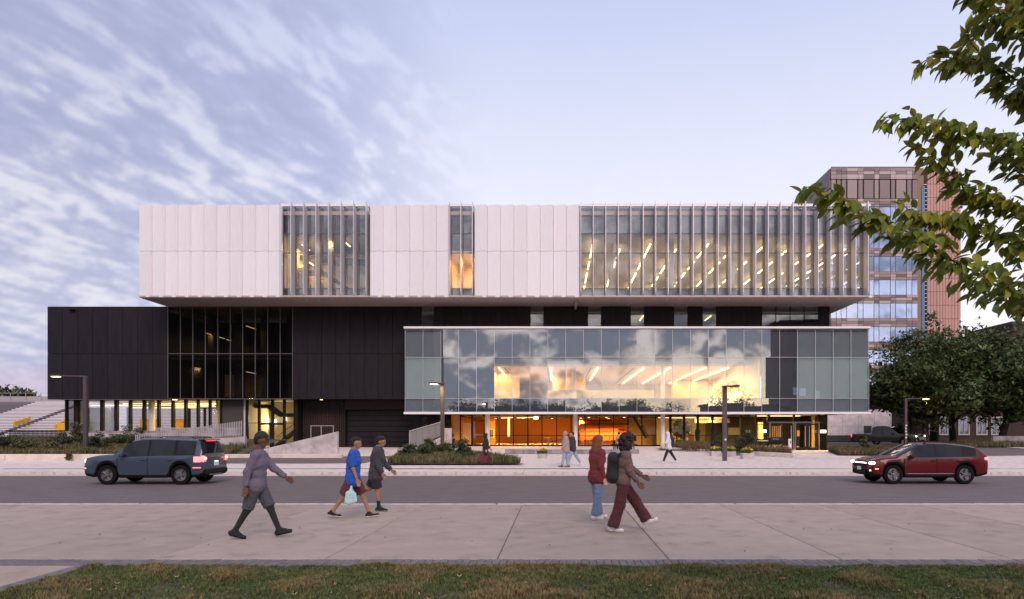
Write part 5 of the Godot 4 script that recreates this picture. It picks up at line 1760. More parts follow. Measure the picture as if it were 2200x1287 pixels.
	for s in [0.85, 0.74]:
		part(bo, "button", tube_mesh(0.045, 0.02, 10), mats.rubber, Vector3(0.03, s, 0.095), Vector3(PI / 2, 0, 0))
	# litter bin by the parapet
	var bin := thing("litter_bin", "dark litter bin beside the sloping parapet", "bin", Vector3(X(968.0, 47.5), ground_y(-7, 47.5), -47.5))
	part(bin, "drum", tube_mesh(0.30, 0.95, 16), mats.plastic_black)
	part(bin, "lid", tube_mesh(0.32, 0.06, 16), mats.black_frame, Vector3(0, 0.95, 0))
	# wall at the far right
	var lw := thing("garden_wall", "low weathered concrete wall under the trees at the right edge", "wall")
	for k in 4:
		part(lw, "segment", box(3.96, 1.0, 0.35, 0.015), mats.old_concrete, Vector3(X(2131.0, 61.0) + 2.0 + 4.0 * k, Y(949.0, 61.0), -61.0))

# ---------------------------------------------------------------- plants
var leaf_quad_mesh: ArrayMesh
func leaf_quad() -> ArrayMesh:
	# a spray of three bent leaves, unit size
	if leaf_quad_mesh == null:
		var st := new_st()
		for k in 3:
			var b := Basis(Vector3.UP, TAU * k / 3.0 + 0.4) * Basis(Vector3.RIGHT, -0.35 - 0.25 * k)
			var a := b * Vector3(0, 0, 0)
			var l := b * Vector3(-0.28, 0.05, 0.42)
			var r := b * Vector3(0.28, 0.05, 0.42)
			var t := b * Vector3(0, -0.12, 1.0)
			var m := b * Vector3(0, -0.03, 0.45)
			tri(st, a, m, l)
			tri(st, a, r, m)
			tri(st, l, m, t)
			tri(st, m, r, t)
		leaf_quad_mesh = st.commit()
	return leaf_quad_mesh

func leaf_xf(at: Vector3, size: float) -> Transform3D:
	var b := Basis(Vector3.UP, rng.randf() * TAU) * Basis(Vector3.RIGHT, rng.randf_range(-0.9, 0.9)) * Basis(Vector3.BACK, rng.randf_range(-0.6, 0.6))
	return Transform3D(b.scaled(Vector3.ONE * size * rng.randf_range(0.7, 1.35)), at)

func grow(st: SurfaceTool, from: Vector3, dir: Vector3, length: float, radius: float, level: int, tips: Array, spread: float) -> void:
	var pts := [from]
	var rad := [radius]
	var p := from
	var d := dir.normalized()
	var n := 4
	for k in n:
		d = (d + Vector3(rng.randfn(), rng.randfn() * 0.6, rng.randfn()) * 0.13 + Vector3.UP * 0.05).normalized()
		p += d * length / n
		pts.append(p)
		rad.append(radius * lerpf(1.0, 0.55, float(k + 1) / n))
	add_tube(st, pts, rad, 7 if level < 2 else 5, false)
	if level >= 3:
		tips.append(p)
		tips.append(pts[2])
		return
	var kids := 5 if level == 0 else 4
	for k in kids:
		var t := lerpf(0.45, 1.0, (k + 0.5) / kids)
		var q: Vector3 = pts[clampi(int(t * n), 1, n)]
		var ax := d.cross(Vector3(cos(k * 2.4 + level), 0.3, sin(k * 2.4 + level))).normalized()
		var nd := d.rotated(ax, spread * rng.randf_range(0.7, 1.25))
		grow(st, q, nd, length * rng.randf_range(0.55, 0.75), radius * 0.5, level + 1, tips, spread)

func broad_tree(called: String, label: String, at: Vector3, height: float, width: float, leaf: float, count: int, tone: Color, group: String, trunk_share := 0.22, flat := 0.75) -> Node3D:
	var o := thing(called, label, "tree", at, 0.0, group)
	var st := new_st()
	var tips := []
	grow(st, Vector3(0, -0.2, 0), Vector3(0.03, 1, 0), height * 0.45, height * 0.035, 0, tips, 0.85)
	part(o, "trunk", st.commit(), mats.bark)
	# crown: clumps scattered through the volume, thinner between them
	var clumps := []
	var cy := height * (trunk_share + (1.0 - trunk_share) * 0.5)
	var hy := height * (1.0 - trunk_share) * 0.5
	for k in 64:
		var v := Vector3(rng.randfn(), rng.randfn() * flat, rng.randfn()).normalized() * pow(rng.randf_range(0.12, 1.0), 0.36)
		var prof := 1.0 - 0.35 * maxf(v.y, 0.0)
		clumps.append([Vector3(v.x * width * 0.5 * prof, cy + v.y * hy, v.z * width * 0.5 * prof), rng.randf_range(0.09, 0.17) * width, rng.randf_range(0.65, 1.3)])
	for t in tips:
		if t.y > height * trunk_share:
			clumps.append([t, rng.randf_range(0.05, 0.10) * width, rng.randf_range(0.7, 1.2)])
	var xf := []
	var cols := []
	for k in count:
		var c: Array = clumps[rng.randi_range(0, clumps.size() - 1)]
		var v := Vector3(rng.randfn(), rng.randfn() * 0.6, rng.randfn())
		v = v.normalized() * pow(rng.randf(), 0.45)
		var p: Vector3 = c[0] + v * c[1]
		xf.append(leaf_xf(p, leaf))
		var g: float = c[2] * rng.randf_range(0.55, 1.5)
		cols.append(Color(tone.r * g * rng.randf_range(0.8, 1.35), tone.g * g, tone.b * g))
	multi(o, "crown", leaf_quad(), mats.leaf_far, xf, cols)
	return o

func shrub(called: String, label: String, at: Vector3, w: float, h: float, tone: Color, group: String, count := 700, leaf := 0.10) -> void:
	var o := thing(called, label, "shrub", at, 0.0, group)
	var st := new_st()
	for k in 7:
		var a := TAU * k / 7.0
		add_tube(st, [Vector3.ZERO, Vector3(cos(a) * w * 0.18, h * 0.4, sin(a) * w * 0.18), Vector3(cos(a) * w * 0.36, h * 0.8, sin(a) * w * 0.36)], [0.025, 0.018, 0.008], 5, false)
	part(o, "stem", st.commit(), mats.bark)
	var clumps := []
	for k in 16:
		var v := Vector3(rng.randfn(), absf(rng.randfn()) * 0.9, rng.randfn()).normalized() * pow(rng.randf(), 0.4)
		clumps.append(Vector3(v.x * w * 0.42, h * (0.12 + 0.78 * v.y), v.z * w * 0.42))
	var xf := []
	var cols := []
	for k in count:
		var c: Vector3 = clumps[rng.randi_range(0, 15)]
		var v := Vector3(rng.randfn(), rng.randfn() * 0.7, rng.randfn()).normalized() * pow(rng.randf(), 0.5) * w * 0.17
		xf.append(leaf_xf((c + v).max(Vector3(-9, 0.03, -9)), leaf))
		var g := rng.randf_range(0.6, 1.4)
		cols.append(Color(tone.r * g * rng.randf_range(0.9, 1.2), tone.g * g, tone.b * g))
	multi(o, "foliage", leaf_quad(), mats.leaf_far, xf, cols)

var tuft_mesh: ArrayMesh
func tuft() -> ArrayMesh:
	# nine bent blades, unit height
	if tuft_mesh == null:
		var st := new_st()
		var r := RandomNumberGenerator.new()
		r.seed = 3
		for k in 9:
			var a := r.randf() * TAU
			var dir := Vector3(cos(a), 0, sin(a))
			var side := Vector3(-sin(a), 0, cos(a)) * 0.035
			var b0 := dir * 0.08 * r.randf()
			var b1 := b0 + dir * 0.16 + Vector3.UP * r.randf_range(0.45, 0.6)
			var b2 := b0 + dir * r.randf_range(0.3, 0.55) + Vector3.UP * r.randf_range(0.7, 1.0)
			quad(st, b0 - side, b0 + side, b1 + side * 0.7, b1 - side * 0.7)
			tri(st, b1 - side * 0.7, b1 + side * 0.7, b2)
		tuft_mesh = st.commit()
	return tuft_mesh

func grasses(called: String, label: String, pts: Array, n: int, f: Callable, h: float, tones: Array, seed_heads := false) -> void:
	var o := Node3D.new()
	o.name = numbered(called)
	o.set_meta("kind", "stuff")
	o.set_meta("label", label)
	add_child(o)
	var xf := []
	var cols := []
	var nz := FastNoiseLite.new()
	nz.seed = 8
	nz.frequency = 0.35
	for k in n:
		var u := rng.randf()
		var v := rng.randf()
		var p: Vector2 = pts[0].lerp(pts[1], u).lerp(pts[3].lerp(pts[2], u), v)
		var s := nz.get_noise_2d(p.x, p.y)
		if seed_heads and s < -0.35:
			continue
		var hh := h * rng.randf_range(0.55, 1.25) * (1.0 + 0.6 * s)
		var b := Basis(Vector3.UP, rng.randf() * TAU).scaled(Vector3(hh, hh, hh))
		xf.append(Transform3D(b, Vector3(p.x, f.call(p.x, p.y), -p.y)))
		var t: Color = tones[0].lerp(tones[1], clampf(0.5 + s * 1.4 + rng.randf_range(-0.35, 0.35), 0, 1))
		cols.append(t * rng.randf_range(0.75, 1.25))
	var mi := multi(o, "blades", tuft(), mats.blade, xf, cols)
	mi.set_meta("kind", "stuff")

func make_trees() -> void:
	var dk := Color(0.052, 0.080, 0.022)
	# the large trees at the right
	broad_tree("broadleaf_tree", "big dark green tree just right of the glass box, nearest the lamp", Vector3(X(1965.0, 67.5), 0.4, -67.5), 11.0, 12.4, 0.40, 12000, dk, "big dark trees at the right", 0.16)
	broad_tree("broadleaf_tree", "tallest dark green tree standing between the lamp and the right edge", Vector3(X(2048.0, 70.5), 0.4, -70.5), 11.0, 11.8, 0.40, 12000, dk * 1.1, "big dark trees at the right", 0.20)
	broad_tree("broadleaf_tree", "dark green tree cut by the right edge of the view", Vector3(X(2150.0, 67.0), 0.4, -67.0), 11.5, 13.8, 0.40, 14000, Color(0.060, 0.094, 0.024), "big dark trees at the right", 0.17)
	broad_tree("broadleaf_tree", "sparse taller tree poking above the others before the terracotta wall", Vector3(X(2005.0, 74.0), 0.4, -74.0), 14.2, 6.3, 0.34, 2600, dk, "big dark trees at the right", 0.42)
	# far trees over the stand at the left
	for q in [[-15.0, 150.0, 11.0, 15.0, "far olive-green tree above the stand at the left edge"], [38.0, 152.0, 10.4, 14.0, "far olive-green tree right of the one at the left edge, above the stand"]]:
		broad_tree("far_tree", q[4], Vector3(X(q[0], q[1]), 0.0, -q[1]), q[2], q[3], 1.0, 9000, Color(0.055, 0.060, 0.018), "far trees above the stand", 0.2)
	# trees behind the lens, mirrored in the glass
	var back := [[-19.0, 38.0, 8.2, 8.0, 2600, "round park tree behind the viewer, farthest to the left"], [-9.0, 42.0, 7.6, 9.0, 2600, "low round park tree behind the viewer, left of the middle"], [2.0, 46.0, 8.6, 10.0, 2600, "broad park tree straight behind the viewer"], [11.5, 44.0, 9.0, 8.0, 2600, "round park tree behind the viewer, just right of the broad one"], [21.0, 60.0, 9.2, 9.0, 2400, "round park tree behind the viewer before the sunset"], [30.0, 66.0, 10.0, 9.0, 2400, "tall park tree behind the viewer right of the sunset"], [39.0, 40.0, 12.6, 8.0, 1300, "tall thin-crowned park tree mirrored at the right of the glass box"], [45.0, 46.0, 11.0, 7.0, 1300, "smaller thin-crowned park tree beside the right-hand block behind the viewer"]]
	for k in 10:
		var side_word: String = ["leftmost", "second", "third", "fourth", "fifth", "sixth", "seventh", "eighth", "ninth", "rightmost"][k]
		back.append([-28.5 + 5.4 * k, 47.0 + 2.0 * (k % 3), 9.2 + 0.9 * sin(k * 2.1), 7.4, 2200, "%s tree of the close row before the low hall behind the viewer" % side_word])
	for q in back:
		broad_tree("park_tree", q[5], Vector3(q[0], -0.2, q[1]), q[2], q[3], 0.42, q[4], dk, "park trees behind the viewer", 0.3)
	# shrubs of the left bed
	var olive := Color(0.050, 0.066, 0.024)
	var dark := Color(0.026, 0.036, 0.016)
	var sh := [[22.0, 948.0, 47.0, 2.6, 1.5, dark, "dark shrub at the left edge of the bed"], [52.0, 958.0, 45.0, 1.9, 0.9, olive, "low olive shrub second from the left in the bed"], [-25.0, 955.0, 45.5, 2.4, 1.3, dark, "shrub cut by the left edge of the view"], [137.0, 950.0, 47.5, 2.3, 1.1, dark, "round dark shrub left of the lamp post in the bed"], [168.0, 945.0, 49.0, 1.6, 1.9, Color(0.085, 0.085, 0.045), "tall grey-green shrub just left of the lamp post"], [213.0, 956.0, 46.0, 1.7, 1.3, dark, "round dark shrub just right of the lamp post"], [262.0, 947.0, 49.5, 1.9, 1.1, olive, "olive shrub between the lamp post and the balustrade"], [290.0, 941.0, 51.0, 2.3, 1.5, olive, "shrub at the left end of the picket balustrade"], [110.0, 958.0, 45.2, 1.4, 0.6, olive, "smallest low shrub in the middle of the left bed"]]
	for q in sh:
		var x := X(q[0], q[2])
		shrub("bed_shrub", q[6], Vector3(x, bed_y(x, q[2]), -q[2]), q[3], q[4], q[5], "shrubs of the left planting bed", 900, 0.11)
	for q in [[468.0, 986.0, 44.2, 0.7, 0.9, "thin yellowing shrub behind the grey car"], [500.0, 986.0, 44.2, 0.6, 0.9, "bare-stemmed shrub right of the grey car"], [148.0, 990.0, 42.3, 0.45, 0.6, "small weed growing at the foot of the low wall"]]:
		shrub("wall_plant", q[5], Vector3(X(q[0], q[2]), 0.02, -q[2]), q[3], q[4], Color(0.10, 0.075, 0.03), "plants against the low left walls", 160, 0.10)
	# shrubs of the middle bed
	for q in [[872.0, 997.0, 37.6, 1.35, 0.85, "leafy green shrub at the left end of the middle bed"], [902.0, 990.0, 38.6, 1.6, 1.15, "tall green shrub left of the middle lamp post"], [928.0, 982.0, 41.5, 1.4, 1.2, "green shrub just left of the middle lamp post"], [962.0, 980.0, 42.0, 1.3, 0.9, "grey-green shrub just right of the middle lamp post"], [993.0, 984.0, 40.5, 1.2, 1.3, "green shrub at the right end of the middle bed"], [1003.0, 996.0, 37.6, 1.0, 0.7, "small green shrub low at the right of the middle bed"]]:
		var x := X(q[0], q[2])
		shrub("bed_shrub", q[5], Vector3(x, ground_y(x, q[2]) + 0.15, -q[2]), q[3], q[4], Color(0.055, 0.078, 0.026) if rng.randf() < 0.6 else olive, "shrubs of the middle planting bed", 800, 0.10)
	for q in [[1545.0, 966.0, 46.5, 1.5, 1.3, "feathery dark shrub behind the tall lamp post"], [1595.0, 968.0, 46.0, 1.9, 1.6, "big feathery dark shrub right of the tall lamp post"]]:
		var x := X(q[0], q[2])
		shrub("bed_shrub", q[5], Vector3(x, ground_y(x, q[2]) + 0.1, -q[2]), q[3], q[4], Color(0.038, 0.050, 0.026), "shrubs by the tall lamp post", 1100, 0.10)
	shrub("young_tree", "young leafy sapling in the verge before the dark pickup", Vector3(X(1857.0, 50.0), 0.35, -50.0), 0.8, 1.3, Color(0.07, 0.09, 0.02), "", 350, 0.13)
	shrub("climbing_plant", "climbing plant lit on the dark wall left of the glass doors", Vector3(X(913.0, 60.4), 2.0, -60.4), 0.5, 1.5, Color(0.12, 0.12, 0.02), "", 200, 0.12)
	shrub("climbing_plant", "dark green climbing plant hanging beside the orange wall", Vector3(X(963.0, 58.9), 1.0, -58.9), 0.9, 2.3, Color(0.03, 0.045, 0.014), "", 700, 0.12)
	# grasses
	var straw := Color(0.155, 0.115, 0.06)
	var green := Color(0.085, 0.095, 0.03)
	grasses("bed_grass", "long mixed green and straw grass of the left planting bed", [Vector2(-45, 42.95), Vector2(-20.6, 42.95), Vector2(-23.0, 52.0), Vector2(-50, 52.0)], 9000, func(a, b): return bed_y(a, b) - 0.02, 0.42, [straw, green])
	grasses("bed_grass", "straw-coloured grass of the middle planting bed", [Vector2(-8.8, 35.4), Vector2(-1.7, 35.4), Vector2(-5.7, 44.0), Vector2(-9.1, 44.0)], 3600, func(a, b): return ground_y(a, b) + 0.1, 0.36, [straw * 1.1, green], true)
	grasses("bed_grass", "reddish straw grass of the entrance bed", [Vector2(9.0, 50.0), Vector2(15.5, 44.9), Vector2(16.3, 48.4), Vector2(9.8, 56.0)], 3200, func(a, b): return ground_y(a, b) + 0.1, 0.50, [Color(0.18, 0.105, 0.055), Color(0.13, 0.10, 0.04)])
	grasses("verge_grass", "straw-coloured grass of the verge right of the entrance", [Vector2(19.8, 47.6), Vector2(27.4, 46.6), Vector2(27.9, 52.4), Vector2(22.1, 55.4)], 3600, func(a, b): return ground_y(a, b) + 0.05, 0.46, [Color(0.17, 0.105, 0.055), green])
	grasses("wall_grass", "dry grass along the low wall at the right edge", [Vector2(34.0, 57.6), Vector2(60.0, 57.6), Vector2(60.0, 60.6), Vector2(34.0, 60.6)], 1800, func(a, b): return ground_y(a, b) + 0.02, 0.5, [straw, green])

func make_lawn() -> void:
	var o := Node3D.new()
	o.name = numbered("lawn_grass")
	o.set_meta("kind", "stuff")
	o.set_meta("label", "short autumn lawn in front of the pavement")
	add_child(o)
	var nz := FastNoiseLite.new()
	nz.seed = 21
	nz.frequency = 0.7
	nz.fractal_octaves = 4
	var nd := FastNoiseLite.new()
	nd.seed = 77
	nd.frequency = 0.5
	nd.fractal_octaves = 3
	var xf := []
	var cols := []
	for k in 60000:
		var d := 6.6 + 2.66 * sqrt(rng.randf())
		var x := rng.randf_range(-6.27, 7.2 + (d - 7.0) * 0.3)
		d += rng.randf_range(-0.02, 0.02)
		if d > 9.2 + 0.02 * sin(x * 7.0) + 0.015 * sin(x * 23.0):
			continue
		var s := nz.get_noise_2d(x, d)
		var bare := nd.get_noise_2d(x, d * 1.6)
		if bare > 0.34 and rng.randf() < 0.75:
			continue
		var hh := 0.055 * rng.randf_range(0.5, 1.6) * (1.0 + 0.9 * s)
		var b := Basis(Vector3.UP, rng.randf() * TAU).scaled(Vector3(hh * 1.1, hh, hh * 1.1))
		xf.append(Transform3D(b, Vector3(x, -0.036, -d)))
		var g := Color(0.085, 0.118, 0.030).lerp(Color(0.19, 0.14, 0.055), clampf(0.24 + s * 1.6 + rng.randf_range(-0.3, 0.35), 0, 1))
		cols.append(g * rng.randf_range(0.45, 1.6))
	multi(o, "blades", tuft(), mats.blade, xf, cols).set_meta("kind", "stuff")
	# fallen leaves and clover
	var lx := []
	var lc := []
	for k in 260:
		var d := rng.randf_range(6.9, 9.15)
		var x := rng.randf_range(-6.2, 7.2)
		var b := Basis(Vector3.UP, rng.randf() * TAU) * Basis(Vector3.RIGHT, rng.randf_range(-0.3, 0.3))
		lx.append(Transform3D(b.scaled(Vector3.ONE * rng.randf_range(0.025, 0.055)), Vector3(x, 0.005, -d)))
		lc.append([Color(0.28, 0.12, 0.05), Color(0.34, 0.25, 0.16), Color(0.07, 0.11, 0.04), Color(0.20, 0.08, 0.03)][k % 4])
	for k in 46:
		var d := rng.randf_range(9.7, 16.8)
		var b := Basis(Vector3.UP, rng.randf() * TAU)
		lx.append(Transform3D(b.scaled(Vector3.ONE * rng.randf_range(0.02, 0.04)), Vector3(rng.randf_range(-9, 9), 0.006, -d)))
		lc.append([Color(0.08, 0.04, 0.025), Color(0.12, 0.06, 0.03)][k % 2])
	var fl := Node3D.new()
	fl.name = numbered("fallen_leaves")
	fl.set_meta("kind", "stuff")
	fl.set_meta("label", "scattered brown leaves on the lawn and pavement")
	add_child(fl)
	multi(fl, "leaves", leaf_quad(), mats.leaf_far, lx, lc).set_meta("kind", "stuff")

# ---------------------------------------------------------------- street lamps
func make_lamps() -> void:
	# [foot pixel x, foot depth, foot height, top pixel y, arm length (left negative), label]
	var rows := [[184.0, 44.8, 0.55, 809.0, -1.75, "tall square lamp post with its lit arm to the left, in the left bed"], [950.5, 43.0, 0.30, 824.0, -0.30, "square lamp post with a short lit arm, in the middle bed"], [1557.0, 39.0, 0.02, 830.0, 0.26, "square lamp post on a base plate beside the flower planters"], [1945.5, 62.0, 0.45, 857.0, 1.65, "far lamp post with its lit arm to the right, beside the pickup"]]
	for i in rows.size():
		var q: Array = rows[i]
		var h: float = Y(q[3], q[1]) - q[2]
		var o := thing("street_lamp", q[5], "street lamp", Vector3(X(q[0], q[1]), q[2], -q[1]), 0.0, "square street lamps on the far side")
		part(o, "pole", box(0.23, h, 0.23, 0.015), mats.pole, Vector3(0, h * 0.5, 0))
		part(o, "base_plate", box(0.55, 0.06, 0.55, 0.01), mats.pole, Vector3(0, 0.03, 0))
		var arm: float = q[4]
		var tilt := 0.06 * signf(arm)
		var off := 0.0
		if absf(arm) < 1.0:
			off = 0.6       # these arms reach mainly along the depth of the street
		var tip := Vector3(arm, h - 0.06 + absf(arm) * 0.05 + 0.02, off)
		var st := new_st()
		add_bar(st, Vector3(-0.11 * signf(arm), h + 0.0, 0), tip, 0.16, 0.09)
		part(o, "arm", st.commit(), mats.pole)
		var dir := (tip - Vector3(0, h, 0)).normalized()
		var turn := atan2(-dir.z, dir.x)
		var head := part(o, "lamp_head", box(0.70, 0.10, 0.30, 0.03), mats.pole, tip + dir * 0.2 + Vector3(0, 0.0, 0), Vector3(0, turn, 0))
		var lit := i != 2
		part(head, "lamp_glow", box(0.50, 0.03, 0.22), mats.street_glow if lit else mats.steel, Vector3(0.0, -0.06, 0))
		if lit:
			area_light("street_lamp_light", o.position + tip + dir * 0.2 + Vector3(0, -0.085, 0), Vector2(0.5, 0.22), Color(1.0, 0.82, 0.55), 1.6, Vector3(-PI / 2, turn, 0))
		if i == 2:
			part(o, "sticker", box(0.10, 0.10, 0.004), mats.bench_white, Vector3(0.02, 1.35, 0.117), Vector3(0, 0, 0.4))
		if i == 3:
			for k in 5:
				part(o, "sticker", box(0.14, 0.14, 0.004), mats.bench_white, Vector3(rng.randf_range(-0.03, 0.03), 0.85 + 0.27 * k, 0.117), Vector3(0, 0, rng.randf_range(-0.4, 0.4)))

# ---------------------------------------------------------------- the cherry branch that hangs in at the right
func cherry_leaf() -> ArrayMesh:
	# unit-length leaf along +z: folded along the midrib, drooping at its pointed tip, toothed edge
	var st := new_st()
	var prof := [0.0, 0.13, 0.195, 0.215, 0.20, 0.155, 0.08, 0.0]
	var n := prof.size()
	for s in [-1.0, 1.0]:
		for k in n - 1:
			var za := float(k) / (n - 1)
			var zb := float(k + 1) / (n - 1)
			var ya := -0.22 * za * za
			var yb := -0.22 * zb * zb
			var a := Vector3(0, ya, za)
			var b := Vector3(0, yb, zb)
			var c := Vector3(s * prof[k + 1], yb + prof[k + 1] * 0.28, zb)
			var d := Vector3(s * prof[k], ya + prof[k] * 0.28, za)
			if s > 0:
				quad(st, a, d, c, b)
			else:
				quad(st, a, b, c, d)
	return st.commit()

func make_foreground_branch() -> void:
	var tree := thing("cherry_tree", "near cherry tree whose leafy branches hang into the view from the right", "tree")
	var lm := []
	for k in 4:
		var c: Color = [lin(0.135, 0.170, 0.020), lin(0.20, 0.22, 0.024), lin(0.088, 0.130, 0.020), lin(0.25, 0.22, 0.025)][k]
		var m := mat("cherry_leaf%d" % k, c, 0.55)
		m.metallic_specular = 0.3
		m.backlight_enabled = true
		m.backlight = Color(0.42, 0.42, 0.20)
		lm.append(m)
	var leaf := cherry_leaf()
	var st := new_st()
	# trunk outside the frame, limbs reaching in
	add_tube(st, [Vector3(6.6, -0.1, -5.2), Vector3(6.5, 1.2, -5.1), Vector3(6.3, 2.4, -5.0), Vector3(6.0, 3.6, -4.9), Vector3(5.9, 5.2, -4.8)], [0.19, 0.16, 0.14, 0.11, 0.06], 10)
	part(tree, "trunk", st.commit(), mats.bark)
	var twigs := []
	# every branch: pixel path with a depth at each point, starting at the trunk side
	var paths := [
		[[2420, 720, 5.0], [2200, 632, 4.6], [2135, 600, 4.5], [2080, 577, 4.4], [2020, 545, 4.35], [1975, 515, 4.3], [1935, 492, 4.25], [1875, 470, 4.2], [1815, 440, 4.15], [1765, 408, 4.1], [1738, 400, 4.1], [1722, 408, 4.1]],
		[[2450, 430, 5.1], [2220, 320, 4.5], [2150, 303, 4.4], [2090, 290, 4.35], [2030, 272, 4.3], [1965, 258, 4.25], [1915, 255, 4.2], [1892, 252, 4.2]],
		[[2165, 432, 4.45], [2096, 425, 4.45], [2062, 393, 4.4], [2028, 355, 4.35], [1990, 322, 4.3], [1962, 308, 4.3]],
		[[2460, 330, 5.0], [2215, 190, 4.3], [2170, 160, 4.2], [2120, 132, 4.15], [2065, 126, 4.1], [2005, 124, 4.1], [1972, 140, 4.1]],
		[[2130, 138, 4.2], [2095, 105, 4.2], [2080, 75, 4.2], [2078, 52, 4.2]],
		[[2460, 120, 4.9], [2215, 60, 4.2], [2150, 20, 4.1], [2090, -20, 4.05], [2045, -40, 4.0]],
		[[2450, 560, 5.0], [2215, 455, 4.5], [2160, 430, 4.45], [2110, 410, 4.4], [2075, 400, 4.4]],
		[[2450, 640, 5.0], [2230, 540, 4.6], [2170, 515, 4.5], [2110, 490, 4.5], [2050, 470, 4.4], [1990, 465, 4.35], [1950, 448, 4.3], [1938, 430, 4.3]],
		[[2430, 260, 4.9], [2230, 215, 4.4], [2180, 205, 4.3], [2140, 190, 4.3]],
		[[2440, 690, 5.1], [2240, 640, 4.7], [2200, 640, 4.6], [2180, 655, 4.6]],
		[[2430, 30, 4.9], [2250, 30, 4.3], [2200, 10, 4.2], [2130, 40, 4.2], [2100, 60, 4.2]],
		[[2460, 510, 5.2], [2260, 395, 4.7], [2205, 375, 4.6], [2170, 350, 4.6], [2140, 345, 4.6]],
	]
	for pi in paths.size():
		var raw := []
		for q in paths[pi]:
			raw.append(P(q[0], q[1], q[2] * (0.92 + 0.02 * (pi % 5))))
		if paths[pi][0][0] > 2400:
			# the limb runs on to the trunk outside the frame
			var hy: float = clampf(raw[0].y - 0.55, 1.9, 5.0)
			var tx := lerpf(6.35, 5.9, (hy - 2.4) / 2.8)
			raw.push_front(Vector3(lerpf(raw[0].x, tx, 0.5), raw[0].y - 0.18, lerpf(raw[0].z, -4.95, 0.5)))
			raw.push_front(Vector3(tx, hy, -4.9))
		var cv := Curve3D.new()
		for k in raw.size():
			var tan: Vector3 = (raw[mini(k + 1, raw.size() - 1)] - raw[maxi(k - 1, 0)]) * 0.17
			cv.add_point(raw[k], -tan, tan)
		cv.bake_interval = 0.03
		var len := cv.get_baked_length()
		var pts := []
		var rad := []
		var n := int(len / 0.05) + 2
		for k in n:
			var t := float(k) / (n - 1)
			pts.append(cv.sample_baked(len * t) + Vector3(rng.randfn(), rng.randfn(), rng.randfn()) * 0.0025)
			rad.append(lerpf(0.030 if len > 2.6 else (0.0125 if pi != 2 and pi != 4 else 0.008), 0.0022, pow(t, 0.55)))
		st = new_st()
		add_tube(st, pts, rad, 7)
		part(tree, "branch", st.commit(), mats.bark)
		twigs.append([cv, len])
	# leaves in alternate ranks, hanging; the largest shown are parts of their own
	var xf := []
	for tw in twigs:
		var cv: Curve3D = tw[0]
		var len: float = tw[1]
		var s := 1.5 if len > 2.6 else (0.30 if len > 0.9 else 0.05)
		var k := 0
		while s < len:
			var p := cv.sample_baked(s)
			var p2 := cv.sample_baked(minf(s + 0.03, len))
			var dir := (p2 - cv.sample_baked(maxf(s - 0.02, 0))).normalized()
			var near_tip := maxf(0.0, 1.0 - (len - s) / 1.6)
			var reps := 2 if near_tip < 0.9 else 1
			for r in reps:
				var sd := 1.0 if (k + r) % 2 else -1.0
				var lat := dir.cross(Vector3.UP).normalized() * sd
				var out := (dir * rng.randf_range(0.35, 0.9) + lat * rng.randf_range(0.2, 0.9) + Vector3.DOWN * rng.randf_range(0.25, 1.05)).normalized()
				if rng.randf() < 0.16:
					out = (dir + Vector3.UP * rng.randf_range(0.1, 0.7) + lat * 0.4).normalized()
				# short side shoots carry leaves away from the branch line
				var base := p + Vector3(rng.randfn(), rng.randfn() * 0.8 - 0.15, rng.randfn() * 1.6) * 0.052 * (1.25 - near_tip * 0.95)
				var up := (Vector3.UP + Vector3(rng.randfn(), 0, rng.randfn()) * 0.45).normalized()
				var xx := up.cross(out).normalized()
				var yy := out.cross(xx)
				var l := rng.randf_range(0.075, 0.122) * lerpf(1.08, 0.9, near_tip)
				xf.append([Transform3D(Basis(xx, yy, out).rotated(out, rng.randf_range(-0.5, 0.5)).scaled(Vector3.ONE * l), base), near_tip])
				xf[-1][0].origin = base
			k += 1
			s += rng.randf_range(0.0062, 0.0112)
	var seen := []
	var rest := []
	for e in xf:
		var o: Vector3 = e[0].origin
		var px := VX + o.x / -o.z * F
		if px < 2215.0 and seen.size() < 300 and rng.randf() < 0.62:
			seen.append(e)
		else:
			rest.append(e)
	for e in seen:
		var k: int = [0, 1, 2, 2][rng.randi_range(0, 3)]
		if e[1] > 0.72 and rng.randf() < 0.35:
			k = 3 if rng.randf() < 0.6 else 1
		var o := part(tree, "leaf", leaf, lm[k])
		o.transform = e[0]
	var groups := [[], [], [], []]
	for e in rest:
		var k: int = [0, 1, 2, 2][rng.randi_range(0, 3)]
		if e[1] > 0.72 and rng.randf() < 0.35:
			k = 3
		groups[k].append(e[0])
	for k in 4:
		if groups[k].size() > 8:
			multi(tree, "foliage", leaf, lm[k], groups[k]).set_meta("kind", "stuff")

# ---------------------------------------------------------------- cars
func prof_at(p: Array, x: float) -> Array:
	for i in p.size() - 1:
		if x <= p[i + 1][0] or i == p.size() - 2:
			var t := clampf((x - p[i][0]) / maxf(p[i + 1][0] - p[i][0], 1e-5), 0, 1)
			var o := [x]
			for k in range(1, 5):
				o.append(lerpf(p[i][k], p[i + 1][k], t))
			return o
	return p[-1]

